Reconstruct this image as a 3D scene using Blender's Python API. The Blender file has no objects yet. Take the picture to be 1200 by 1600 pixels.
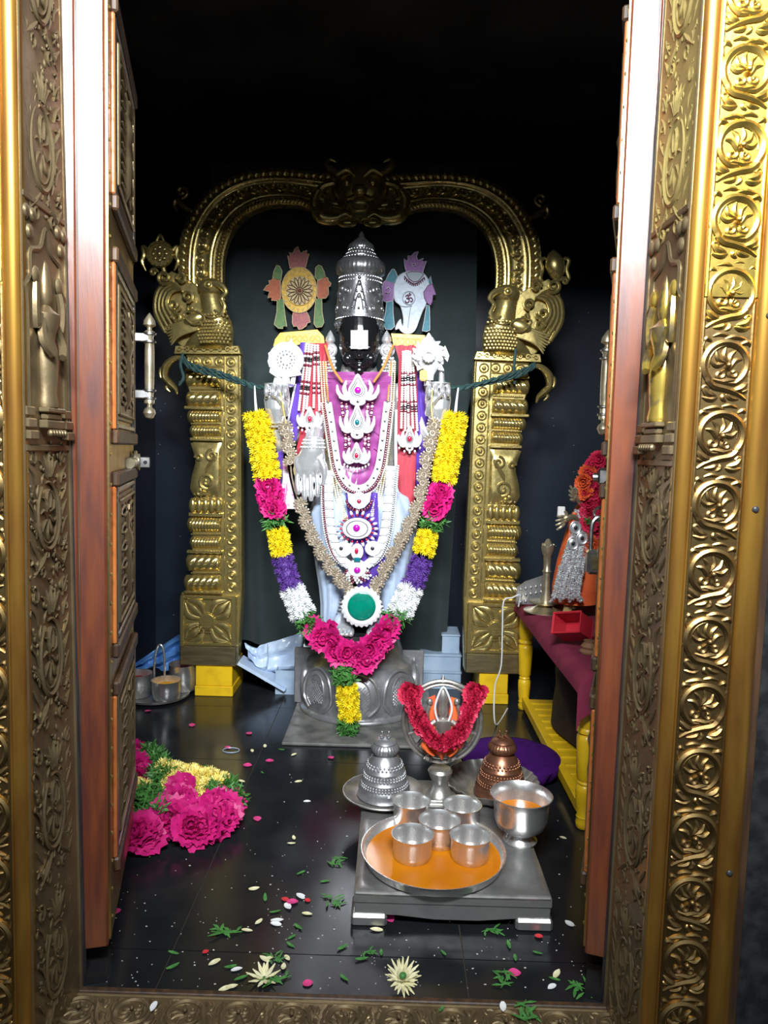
import bpy, math, random
import numpy as np
from mathutils import Vector, Matrix
random.seed(7)
rng = np.random.RandomState(11)
PI = math.pi
scene = bpy.context.scene
C = scene.collection

# ------------------------------------------------------------------ camera
FPX = 1150.0                       # focal length in pixels of the 1200x1600 frame
CAM = np.array([0.0, 0.0, 1.1])
PITCH, YAW, ROLL = math.atan(95 / FPX), math.radians(0.6), math.radians(1.4)
cam_d = bpy.data.cameras.new('camera')
cam = bpy.data.objects.new('camera', cam_d)
C.objects.link(cam)
cam_d.sensor_fit = 'VERTICAL'
cam_d.sensor_height = 36.0
cam_d.lens = FPX / 1600 * 36.0
cam_d.clip_start = 0.05
ROT = Matrix.Rotation(YAW, 3, 'Z') @ Matrix.Rotation(PI / 2 - PITCH, 3, 'X') @ Matrix.Rotation(ROLL, 3, 'Z')
cam.matrix_world = Matrix.Translation(Vector(CAM)) @ ROT.to_4x4()
scene.camera = cam

# ------------------------------------------------------------------ world, lamps, exposure
w = bpy.data.worlds.new('world'); scene.world = w; w.use_nodes = True
bg = w.node_tree.nodes['Background']
bg.inputs[0].default_value = (0.80, 0.90, 1.0, 1)
bg.inputs[1].default_value = 0.17
def area(name, loc, target, sx, sy, power, col, spread=180):
    l = bpy.data.lights.new(name, 'AREA'); l.shape = 'RECTANGLE'
    l.size = sx; l.size_y = sy; l.energy = power; l.color = col
    l.spread = math.radians(spread)
    o = bpy.data.objects.new(name, l); C.objects.link(o)
    o.location = loc
    o.rotation_euler = (Vector(target) - Vector(loc)).to_track_quat('-Z', 'Y').to_euler()
    return o
# tube lamps of the hall in front of the doorway, above and behind the photographer
area('hall_tube_lamp', (0.05, -0.25, 2.42), (-0.02, 2.8, 1.25), 1.2, 0.36, 56, (0.90, 0.96, 1.0), 88)
vs = scene.view_settings
scene.display_settings.display_device = 'sRGB'
vs.view_transform = 'Standard'; vs.look = 'None'; vs.gamma = 1.0; vs.use_curve_mapping = False
vs.exposure = 0.45

# ------------------------------------------------------------------ helpers: unprojection
Rm = np.array(ROT)
def P(px, py, Y):
    """point of the vertical plane y=Y seen at a pixel"""
    d = Rm @ np.array([(px - 600) / FPX, (800 - py) / FPX, -1.0])
    return CAM + d * ((Y - CAM[1]) / d[1])
def Fz(px, py, z=0.0):
    """point of the horizontal plane z seen at a pixel"""
    d = Rm @ np.array([(px - 600) / FPX, (800 - py) / FPX, -1.0])
    return CAM + d * ((z - CAM[2]) / d[2])
def S(Y): return Y / FPX
def PX(lst, Y): return [P(a, b, Y) for a, b in lst]
def cr(pts, n=8, closed=False):
    """Catmull-Rom through points"""
    p = [np.asarray(q, float) for q in pts]; out = []
    N = len(p)
    rngk = range(N if closed else N - 1)
    for i in rngk:
        if closed: a, b, c, d = p[(i - 1) % N], p[i], p[(i + 1) % N], p[(i + 2) % N]
        else: a, b, c, d = p[max(i - 1, 0)], p[i], p[i + 1], p[min(i + 2, N - 1)]
        for k in range(n):
            t = k / n
            out.append(0.5 * (2 * b + (c - a) * t + (2 * a - 5 * b + 4 * c - d) * t * t + (3 * b - a - 3 * c + d) * t ** 3))
    if not closed: out.append(p[-1])
    return np.array(out)
def resample(pts, step):
    p = np.asarray(pts, float); seg = np.linalg.norm(np.diff(p, axis=0), axis=1)
    s = np.concatenate([[0], np.cumsum(seg)]); n = max(2, int(round(s[-1] / step)) + 1)
    t = np.linspace(0, s[-1], n)
    return np.stack([np.interp(t, s, p[:, k]) for k in range(p.shape[1])], 1)

# ------------------------------------------------------------------ helpers: meshes
class MB:
    def __init__(s, fn=None):
        s.V = []; s.F = []; s.n = 0; s.fn = fn; s.M = None
    def add(s, V, Fs):
        V = np.asarray(V, float)
        if s.M is not None:
            V = V @ np.array(s.M)[:3, :3].T + np.array(s.M)[:3, 3]
        if s.fn is not None: V = s.fn(V)
        s.V.append(V); n = s.n
        s.F.extend([tuple(i + n for i in f) for f in Fs]); s.n += len(V)
        return s
    def box(s, x0, x1, y0, y1, z0, z1, b=0.0):
        c = ((x0 + x1) / 2, (y0 + y1) / 2, (z0 + z1) / 2); h = ((x1 - x0) / 2, (y1 - y0) / 2, (z1 - z0) / 2)
        if b <= 0:
            V = [(c[0] + a * h[0], c[1] + d * h[1], c[2] + e * h[2]) for a in (-1, 1) for d in (-1, 1) for e in (-1, 1)]
            return s.add(V, [(0, 1, 3, 2), (4, 6, 7, 5), (0, 4, 5, 1), (2, 3, 7, 6), (0, 2, 6, 4), (1, 5, 7, 3)])
        b = min(b, .99 * min(h)); V = []; idx = {}
        for a in (-1, 1):
            for d in (-1, 1):
                for e in (-1, 1):
                    for k in range(3):
                        q = [a * (h[0] - b), d * (h[1] - b), e * (h[2] - b)]; q[k] += (a, d, e)[k] * b
                        idx[(a, d, e, k)] = len(V); V.append((c[0] + q[0], c[1] + q[1], c[2] + q[2]))
        Fs = []
        cyc = [(-1, -1), (1, -1), (1, 1), (-1, 1)]
        for k in range(3):
            for sg in (-1, 1):
                f = []
                for (i, j) in cyc:
                    t = [0, 0, 0]; t[k] = sg; t[(k + 1) % 3] = i; t[(k + 2) % 3] = j
                    f.append(idx[(*t, k)])
                Fs.append(tuple(f if sg > 0 else f[::-1]))
            for i in (-1, 1):
                for j in (-1, 1):
                    k1, k2 = (k + 1) % 3, (k + 2) % 3
                    t0 = [0, 0, 0]; t1 = [0, 0, 0]
                    t0[k] = -1; t1[k] = 1
                    for t in (t0, t1): t[k1] = i; t[k2] = j
                    f = (idx[(*t0, k1)], idx[(*t1, k1)], idx[(*t1, k2)], idx[(*t0, k2)])
                    Fs.append(f if i * j > 0 else f[::-1])
        for a in (-1, 1):
            for d in (-1, 1):
                for e in (-1, 1):
                    f = tuple(idx[(a, d, e, k)] for k in range(3))
                    Fs.append(f if a * d * e > 0 else f[::-1])
        return s.add(V, Fs)
    def tube(s, pts, r, n=8, closed=False, sq=None, up=None):
        """tube along points; r scalar or per point; sq=(a,b) scales the two cross axes"""
        p = np.asarray(pts, float); m = len(p)
        r = np.full(m, r, float) if np.isscalar(r) else np.interp(np.linspace(0, 1, m), np.linspace(0, 1, len(r)), r)
        if closed: t = np.roll(p, -1, 0) - np.roll(p, 1, 0)
        else: t = np.gradient(p, axis=0)
        t /= (np.linalg.norm(t, axis=1)[:, None] + 1e-12)
        u = np.asarray(up, float) if up is not None else np.array([0.0, 1.0, 0.0])
        if up is None and abs(t[0] @ u) > .9: u = np.array([1.0, 0.0, 0.0])
        V = []; nn = None
        ang = np.arange(n) / n * 2 * PI
        for i in range(m):
            if up is not None or nn is None: a = u - t[i] * (u @ t[i])
            else: a = nn - t[i] * (nn @ t[i])
            l = np.linalg.norm(a)
            if l < 1e-6: a = np.cross(t[i], [0.3, 0.5, 0.8]); l = np.linalg.norm(a)
            a /= l; nn = a; b = np.cross(t[i], a)
            sa, sb = sq if sq else (1, 1)
            V.append(p[i] + r[i] * (np.cos(ang)[:, None] * a * sa + np.sin(ang)[:, None] * b * sb))
        V = np.concatenate(V); Fs = []
        for i in range(m if closed else m - 1):
            j = (i + 1) % m
            for k in range(n):
                k2 = (k + 1) % n
                Fs.append((i * n + k, i * n + k2, j * n + k2, j * n + k))
        if not closed:
            Fs.append(tuple(range(n))[::-1]); Fs.append(tuple((m - 1) * n + k for k in range(n)))
        return s.add(V, Fs)
    def lathe(s, prof, n=24, c=(0, 0, 0), sx=1.0, sy=1.0, rf=None, caps=True, a0=0.0, a1=2 * PI):
        full = abs(a1 - a0 - 2 * PI) < 1e-6
        m = n if full else n + 1
        ang = a0 + (a1 - a0) * np.arange(m) / n
        V = []
        for i, (r, z) in enumerate(prof):
            k = rf(ang, i, z) if rf else 1.0
            V.append(np.stack([c[0] + sx * r * k * np.cos(ang), c[1] + sy * r * k * np.sin(ang), np.full(m, c[2] + z)], 1))
        Fs = []
        for i in range(len(prof) - 1):
            for k in range(n):
                k2 = (k + 1) % m
                Fs.append((i * m + k, i * m + k2, (i + 1) * m + k2, (i + 1) * m + k))
        if caps and full:
            if prof[0][0] > 1e-5: Fs.append(tuple(range(m))[::-1])
            if prof[-1][0] > 1e-5: Fs.append(tuple((len(prof) - 1) * m + k for k in range(m)))
        return s.add(np.concatenate(V), Fs)
    def ell(s, c, r, nu=12, nv=8, R=None):
        if np.isscalar(r): r = (r, r, r)
        V = []; Fs = []
        for i in range(1, nv):
            th = PI * i / nv
            for k in range(nu):
                ph = 2 * PI * k / nu
                V.append((r[0] * math.sin(th) * math.cos(ph), r[1] * math.sin(th) * math.sin(ph), r[2] * math.cos(th)))
        V.append((0, 0, r[2])); V.append((0, 0, -r[2])); T, B = len(V) - 2, len(V) - 1
        V = np.array(V)
        if R is not None: V = V @ np.array(R).T
        for i in range(nv - 2):
            for k in range(nu):
                k2 = (k + 1) % nu
                Fs.append((i * nu + k, (i + 1) * nu + k, (i + 1) * nu + k2, i * nu + k2))
        for k in range(nu):
            k2 = (k + 1) % nu
            Fs.append((T, k, k2)); Fs.append((B, (nv - 2) * nu + k2, (nv - 2) * nu + k))
        return s.add(V + np.asarray(c, float), Fs)
    def prism(s, poly, y0, y1, b=0.0):
        """poly: list of (x,z); front at y0 (towards camera), back at y1; b = front chamfer"""
        q = np.asarray(poly, float); n = len(q)
        ar = 0.5 * np.sum(q[:, 0] * np.roll(q[:, 1], -1) - np.roll(q[:, 0], -1) * q[:, 1])
        if ar < 0: q = q[::-1]
        rings = []
        if b > 0:
            e = np.roll(q, -1, 0) - q; e /= (np.linalg.norm(e, axis=1)[:, None] + 1e-12)
            nrm = np.stack([-e[:, 1], e[:, 0]], 1); v = nrm + np.roll(nrm, 1, 0)
            v /= (np.linalg.norm(v, axis=1)[:, None] + 1e-9)
            rings = [(q + v * b, y0), (q, y0 + (b if y1 > y0 else -b)), (q, y1)]
        else: rings = [(q, y0), (q, y1)]
        V = np.concatenate([np.stack([r[:, 0], np.full(n, y), r[:, 1]], 1) for r, y in rings]); Fs = [tuple(range(n))]
        for i in range(len(rings) - 1):
            for k in range(n):
                k2 = (k + 1) % n
                Fs.append((i * n + k, (i + 1) * n + k, (i + 1) * n + k2, i * n + k2))
        Fs.append(tuple((len(rings) - 1) * n + k for k in range(n))[::-1])
        return s.add(V, Fs)
    def grid(s, fn, nu, nv, thick=None, closed_u=False):
        """fn(u,v) -> 3 vector, u,v in 0..1; thick = vector for a back side"""
        U = np.linspace(0, 1, nu); Vv = np.linspace(0, 1, nv)
        V = np.array([fn(u, v) for v in Vv for u in U]); Fs = []
        for j in range(nv - 1):
            for i in range(nu - 1):
                Fs.append((j * nu + i, j * nu + i + 1, (j + 1) * nu + i + 1, (j + 1) * nu + i))
        if thick is not None:
            off = len(V); V = np.concatenate([V, V + np.asarray(thick, float)])
            Fs += [tuple(i + off for i in f[::-1]) for f in Fs]
            rim = [i for i in range(nu)] + [j * nu + nu - 1 for j in range(1, nv)] + [(nv - 1) * nu + i for i in range(nu - 2, -1, -1)] + [j * nu for j in range(nv - 2, 0, -1)]
            for a, b in zip(rim, rim[1:] + rim[:1]): Fs.append((b, a, a + off, b + off))
        return s.add(V, Fs)
    def loft(s, rings, cap=True, closed=True):
        n = len(rings[0]); V = np.concatenate([np.asarray(r, float) for r in rings]); Fs = []
        for i in range(len(rings) - 1):
            for k in range(n if closed else n - 1):
                k2 = (k + 1) % n
                Fs.append((i * n + k, i * n + k2, (i + 1) * n + k2, (i + 1) * n + k))
        if cap:
            Fs.append(tuple(range(n))[::-1]); Fs.append(tuple((len(rings) - 1) * n + k for k in range(n)))
        return s.add(V, Fs)
    def mesh(s, name, off=(0, 0, 0), mat=None, smooth=True, angle=40):
        me = bpy.data.meshes.new(name)
        V = (np.concatenate(s.V) - np.asarray(off, float))
        me.from_pydata(V.tolist(), [], s.F)
        if mat is not None: me.materials.append(mat)
        if smooth:
            me.shade_smooth()
            me.set_sharp_from_angle(angle=math.radians(angle))
        me.update()
        return me
    def obj(s, name, mat, parent=None, smooth=True, angle=40, loc=None):
        """one mesh object in world coordinates; the origin sits at the parent's place or at loc"""
        off = np.zeros(3)
        if parent is not None: off = WL[parent.name]
        elif loc is not None: off = np.asarray(loc, float)
        o = bpy.data.objects.new(name, s.mesh(name, off, mat, smooth, angle)); C.objects.link(o)
        if parent is not None: o.parent = parent; WL[o.name] = off
        else: o.location = off; WL[o.name] = off
        return o
WL = {}
def thing(name, label, cat, loc, group=None):
    o = bpy.data.objects.new(name, None); C.objects.link(o); o.empty_display_size = .05
    o.location = loc; WL[o.name] = np.asarray(loc, float)
    o['label'] = label; o['category'] = cat
    if group: o['group'] = group
    return o
def tag(o, label=None, cat=None, group=None, kind=None):
    if label: o['label'] = label
    if cat: o['category'] = cat
    if group: o['group'] = group
    if kind: o['kind'] = kind
    return o
def inst(name, me, parent, loc, rot=None, scale=1.0):
    """object sharing mesh data, placed in world coordinates under an unrotated parent"""
    o = bpy.data.objects.new(name, me); C.objects.link(o)
    off = WL[parent.name] if parent is not None else np.zeros(3)
    if parent is not None: o.parent = parent
    o.location = np.asarray(loc, float) - off
    if rot is not None: o.rotation_euler = rot if not isinstance(rot, Matrix) else rot.to_euler()
    o.scale = (scale,) * 3 if np.isscalar(scale) else scale
    WL[o.name] = np.asarray(loc, float)
    return o

# ------------------------------------------------------------------ materials
M = {}
def srgb(h):
    if isinstance(h, str):
        h = h.lstrip('#'); c = [int(h[i:i + 2], 16) / 255 for i in (0, 2, 4)]
        return tuple(((x + .055) / 1.055) ** 2.4 if x > .04045 else x / 12.92 for x in c)
    return h
def mat(key, col, col2=None, metal=0.0, rough=0.5, scale=20.0, mix=(0.4, 0.65), bump=0.0, bscale=None, stretch=(1, 1, 1),
        coat=0.0, rough2=None, trans=0.0, spec=0.5, sheen=0.0, emit=0.0, alpha=1.0, detail=4.0, ior=1.45, crough=.12):
    m = bpy.data.materials.new(key); m.use_nodes = True; nt = m.node_tree; N = nt.nodes; L = nt.links
    b = N['Principled BSDF']
    col = srgb(col)
    b.inputs['Base Color'].default_value = (*col, 1)
    b.inputs['Metallic'].default_value = metal; b.inputs['Roughness'].default_value = rough
    b.inputs['Coat Weight'].default_value = coat; b.inputs['Coat Roughness'].default_value = crough
    b.inputs['Transmission Weight'].default_value = trans; b.inputs['Specular IOR Level'].default_value = spec
    b.inputs['Sheen Weight'].default_value = sheen; b.inputs['IOR'].default_value = ior
    b.inputs['Alpha'].default_value = alpha
    tc = N.new('ShaderNodeTexCoord'); mp = N.new('ShaderNodeMapping'); L.new(tc.outputs['Object'], mp.inputs[0])
    mp.inputs['Scale'].default_value = stretch
    if col2 is not None:
        nz = N.new('ShaderNodeTexNoise'); nz.inputs['Scale'].default_value = scale; nz.inputs['Detail'].default_value = detail
        L.new(mp.outputs[0], nz.inputs['Vector'])
        rp = N.new('ShaderNodeMapRange'); rp.inputs['From Min'].default_value = mix[0]; rp.inputs['From Max'].default_value = mix[1]
        L.new(nz.outputs['Fac'], rp.inputs['Value'])
        mx = N.new('ShaderNodeMix'); mx.data_type = 'RGBA'
        mx.inputs[6].default_value = (*col, 1); mx.inputs[7].default_value = (*srgb(col2), 1)
        L.new(rp.outputs[0], mx.inputs[0]); L.new(mx.outputs[2], b.inputs['Base Color'])
        if rough2 is not None:
            rr = N.new('ShaderNodeMapRange'); rr.inputs['To Min'].default_value = rough; rr.inputs['To Max'].default_value = rough2
            L.new(rp.outputs[0], rr.inputs['Value']); L.new(rr.outputs[0], b.inputs['Roughness'])
    if bump > 0:
        n2 = N.new('ShaderNodeTexNoise'); n2.inputs['Scale'].default_value = bscale or scale * 3; n2.inputs['Detail'].default_value = 5
        L.new(mp.outputs[0], n2.inputs['Vector'])
        bp = N.new('ShaderNodeBump'); bp.inputs['Strength'].default_value = bump; bp.inputs['Distance'].default_value = .004
        L.new(n2.outputs['Fac'], bp.inputs['Height']); L.new(bp.outputs[0], b.inputs['Normal'])
    if emit: b.inputs['Emission Color'].default_value = (*col, 1); b.inputs['Emission Strength'].default_value = emit
    M[key] = m
    return m
def add_specks(m, scale, size, col):
    """small pale specks (splashes, grit) of their own shape over the base colour"""
    nt = m.node_tree; N = nt.nodes; L = nt.links; b = N['Principled BSDF']
    tc = N.new('ShaderNodeTexCoord'); vo = N.new('ShaderNodeTexVoronoi'); vo.inputs['Scale'].default_value = scale
    L.new(tc.outputs['Object'], vo.inputs['Vector'])
    cmpn = N.new('ShaderNodeMath'); cmpn.operation = 'LESS_THAN'; cmpn.inputs[1].default_value = size
    L.new(vo.outputs['Distance'], cmpn.inputs[0])
    sep = N.new('ShaderNodeSeparateColor'); L.new(vo.outputs['Color'], sep.inputs[0])
    c2 = N.new('ShaderNodeMath'); c2.operation = 'GREATER_THAN'; c2.inputs[1].default_value = .55
    L.new(sep.outputs[0], c2.inputs[0])
    ml = N.new('ShaderNodeMath'); ml.operation = 'MULTIPLY'; L.new(cmpn.outputs[0], ml.inputs[0]); L.new(c2.outputs[0], ml.inputs[1])
    mx = N.new('ShaderNodeMix'); mx.data_type = 'RGBA'
    src = b.inputs['Base Color'].links[0].from_socket if b.inputs['Base Color'].links else None
    if src: L.new(src, mx.inputs[6])
    else: mx.inputs[6].default_value = b.inputs['Base Color'].default_value
    mx.inputs[7].default_value = (*srgb(col), 1)
    L.new(ml.outputs[0], mx.inputs[0]); L.new(mx.outputs[2], b.inputs['Base Color'])

mat('granite', (.010, .011, .013), (.015, .016, .018), rough=.17, rough2=.24, scale=9, mix=(.35, .7), spec=.4)
mat('granite_wall', (.016, .017, .018), (.035, .036, .035), rough=.35, rough2=.5, scale=30, bump=.08, bscale=140)
mat('blue_wall', (.012, .018, .030), (.018, .026, .042), rough=.36, scale=4, mix=(.3, .7))
add_specks(M['blue_wall'], 26, .055, (.5, .5, .5))
mat('soot_ceiling', (.11, .11, .112), (.035, .035, .038), rough=.9, scale=2.5, mix=(.35, .65))
mat('mortar', (.045, .036, .028), rough=.9)
mat('plinth_stone', (.16, .155, .14), (.07, .07, .068), rough=.35, rough2=.6, scale=14, bump=.1)
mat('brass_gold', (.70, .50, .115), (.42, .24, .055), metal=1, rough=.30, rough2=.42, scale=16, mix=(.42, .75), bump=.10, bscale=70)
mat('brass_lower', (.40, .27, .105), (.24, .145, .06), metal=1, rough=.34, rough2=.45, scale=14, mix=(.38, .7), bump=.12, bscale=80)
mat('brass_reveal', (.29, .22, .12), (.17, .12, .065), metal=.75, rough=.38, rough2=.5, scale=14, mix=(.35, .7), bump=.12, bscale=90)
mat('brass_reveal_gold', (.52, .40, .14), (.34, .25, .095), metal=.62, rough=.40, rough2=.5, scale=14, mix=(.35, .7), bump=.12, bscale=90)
mat('brass_rub', (.80, .58, .12), (.36, .27, .14), metal=.85, rough=.28, scale=22, mix=(.45, .55))
mat('amber_moulding', (.50, .265, .045), (.25, .105, .025), metal=.75, rough=.28, rough2=.4, scale=5, stretch=(6, 6, 1), mix=(.35, .7))
mat('brass_arch', (.62, .49, .185), (.32, .235, .09), metal=.85, rough=.24, rough2=.42, scale=22, mix=(.45, .75), bump=.10, bscale=90)
mat('brass_plain', (.42, .34, .18), (.30, .24, .13), metal=1, rough=.42, scale=12, stretch=(1, 1, 6), bump=.05)
mat('brass_handle', (.66, .58, .40), (.42, .36, .25), metal=.8, rough=.32, scale=25)
mat('steel_fitting', (.55, .55, .54), (.35, .34, .33), metal=1, rough=.34, scale=40)
mat('black_metal', (.012, .012, .013), rough=.4)
mat('wood_varnish', (.17, .045, .016), (.075, .018, .011), rough=.30, rough2=.45, scale=9, stretch=(5, 5, .7), mix=(.3, .7), coat=1.0, crough=.24, bump=.12, bscale=30)
mat('wood_dark', (.040, .022, .014), (.09, .045, .02), rough=.5, scale=12, stretch=(5, 5, .6), bump=.08)
mat('wood_edge', (.024, .025, .030), (.05, .05, .055), rough=.45, scale=20, stretch=(4, 4, .5), coat=.2)
mat('wood_orange', (.50, .16, .04), (.34, .09, .025), rough=.35, scale=10, stretch=(5, 5, .6), coat=.4)
# ================================================================== the room
YF, YB, YW = 1.215, 1.41, 3.90          # front of the door frame, back of it, back wall
XL, XR, ZC, ZL = -1.26, 1.15, 2.78, 2.15
def struct(o, label=None): return tag(o, label, None, None, 'structure')

# floor: black granite slabs with thin open joints on a dark bed
fl = thing('floor', 'polished black granite floor slabs inside the shrine', 'floor', (0, 0, 0)); del fl['category']; struct(fl)
MB().box(XL - .05, XR + .05, YB - .02, YW + .1, -.06, -.0035).obj('mortar_bed', M['mortar'], fl, smooth=False)
jx1a, jx1b = Fz(240, 1545), Fz(450, 1080)
jx = [XL - .02, float((jx1a[0] + jx1b[0]) / 2), float(Fz(722, 1480)[0]), .78, XR + .02]
jy = [YB - .02, float(Fz(500, 1492)[1]), float(Fz(500, 1191)[1]), 3.05, YW + .05]
for i in range(len(jx) - 1):
    for j in range(len(jy) - 1):
        g = .0014
        MB().box(jx[i] + g, jx[i + 1] - g, jy[j] + g, jy[j + 1] - g, -.05, 0).obj('floor_slab', M['granite'], fl, smooth=False)
struct(MB().box(XL - .1, XR + .1, YW, YW + .1, 0, ZC).obj('wall_back', M['blue_wall'], smooth=False), 'dark blue tiled back wall of the shrine')
struct(MB().box(XL - .1, XL, YB, YW, 0, ZC).obj('wall_left', M['blue_wall'], smooth=False), 'dark blue left side wall of the shrine')
struct(MB().box(XR, XR + .1, YB, YW, 0, ZC).obj('wall_right', M['blue_wall'], smooth=False), 'dark blue right side wall of the shrine')
struct(MB().box(XL - .1, XR + .1, YB - .1, YW + .1, ZC, ZC + .1).obj('ceiling', M['soot_ceiling'], smooth=False), 'soot-darkened black ceiling above the shrine')
struct(MB().box(-2.2, 2.2, -3.0, 1.20, -.16, -.10).obj('floor_hall', M['granite_wall'], smooth=False), 'dark stone hall floor in front of the threshold')

# ------------------------------------------------------------------ door frame
def edge(a, b, Y):
    A, B = P(*a, Y), P(*b, Y)
    return lambda z: A[0] + (np.asarray(z, float) - A[2]) * (B[0] - A[0]) / (B[2] - A[2])
eLf, eLb = edge((22, 0), (46, 1560), YF), edge((96, 0), (131, 1550), YB)
eRf, eRb = edge((1104, 0), (1004, 1590), YF), edge((1038, 0), (941, 1590), YB)
pxm = S(YF)
W_STRIP, W_BAND, W_OUT = 24 * pxm, 80 * pxm, 40 * pxm
W_ALL = W_STRIP + W_BAND + W_OUT + .012

# carved scroll units (face of the frame): local x across, z up, -y towards the viewer
def scroll_mesh(name, sgn, hw, m):
    mb = MB()
    def tb(pts, r, n=6):
        p = np.array(pts, float); p[:, 0] *= sgn
        q = np.stack([p[:, 0] * hw, np.zeros(len(p)), p[:, 1] * hw], 1)
        mb.tube(q, [x * hw * 1.18 for x in r], n=n, sq=(1.0, 1.0), up=(0, 1, 0))
    def arc(cx, cz, r0, r1, a0, a1, n=16):
        a = np.radians(np.linspace(a0, a1, n)); r = np.linspace(r0, r1, n)
        return np.stack([cx + r * np.cos(a), cz + r * np.sin(a)], 1)
    stem = [(.92, -1.42), (.55, -1.18), (.05, -1.0), (-.45, -.88), (-.72, -.62)]
    ring = np.concatenate([cr(stem, 5)[:-1], arc(0, 0, .92, .86, 222, -62, 30), arc(.0, .0, .86, .55, -62, -120, 8)])
    tb(ring, [.05, .11, .13, .13, .13, .12, .12, .10, .04])
    tb(arc(.05, .05, .74, .70, 195, 20, 18), [.03, .06, .06, .06, .03])
    for k, (a, l) in enumerate([(165, .5), (128, .55), (92, .55), (55, .5), (18, .42)]):
        t = math.radians(a); r0 = .70
        p0 = np.array([r0 * math.cos(t), r0 * math.sin(t)])
        p2 = np.array([.18 * math.cos(t - 1.0), .18 * math.sin(t - 1.0) - .12]); p1 = (p0 + p2) / 2 + .16 * np.array([-math.sin(t), math.cos(t)])
        tb(cr([p0, p1, p2], 4), [.03, .09, .11, .05])
    tb(arc(-.22, -.42, .20, .05, 60, -330, 14), [.10, .09, .05])
    tb(arc(.34, -.36, .20, .05, 160, 520, 14), [.10, .09, .05])
    tb([(-.5, -.62), (-.1, -.72), (.3, -.64), (.62, -.72)], [.04, .12, .10, .03])
    mb.ell((.02 * sgn * hw, -.01, -.05 * hw), (.13 * hw, .13 * hw, .13 * hw), 8, 6)
    # leaves that fill the corner between two rings
    for (a, b, c, r) in [((-.30, -1.30), (-.66, -1.22), (-.92, -.92), .13), ((-.25, -1.36), (-.55, -1.44), (-.90, -1.36), .11),
                         ((.35, -1.08), (.70, -.95), (.94, -.70), .14), ((.62, -1.12), (.86, -1.06), (.96, -.98), .09),
                         ((-.1, 1.02), (.3, 1.12), (.8, 1.02), .10), ((-.62, .9), (-.85, 1.04), (-.95, .86), .09),
                         ((.10, -1.22), (.28, -1.36), (.62, -1.42), .10), ((-.02, -1.20), (-.05, -1.38), (.12, -1.52), .09), ((.55, .82), (.86, .92), (.97, .70), .10), ((-.9, .5), (-.99, .7), (-.93, .95), .07),
                         ((.92, -.45), (1.0, -.2), (.95, .1), .06), ((-.95, -.5), (-1.02, -.25), (-.97, .05), .06), ((.05, 1.16), (-.3, 1.22), (-.6, 1.12), .08)]:
        tb(cr([a, b, c], 4), [.03, r, r * .9, .03])
    tb(arc(-.80, -1.02, .14, .04, 0, 330, 10), [.07, .06, .04])
    return mb.mesh(name, mat=m)
HW = W_BAND / 2 * .93
SC = {}
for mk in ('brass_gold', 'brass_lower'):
    for sg in (1, -1): SC[(mk, sg)] = scroll_mesh('scroll_relief', sg, HW, M[mk])

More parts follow.
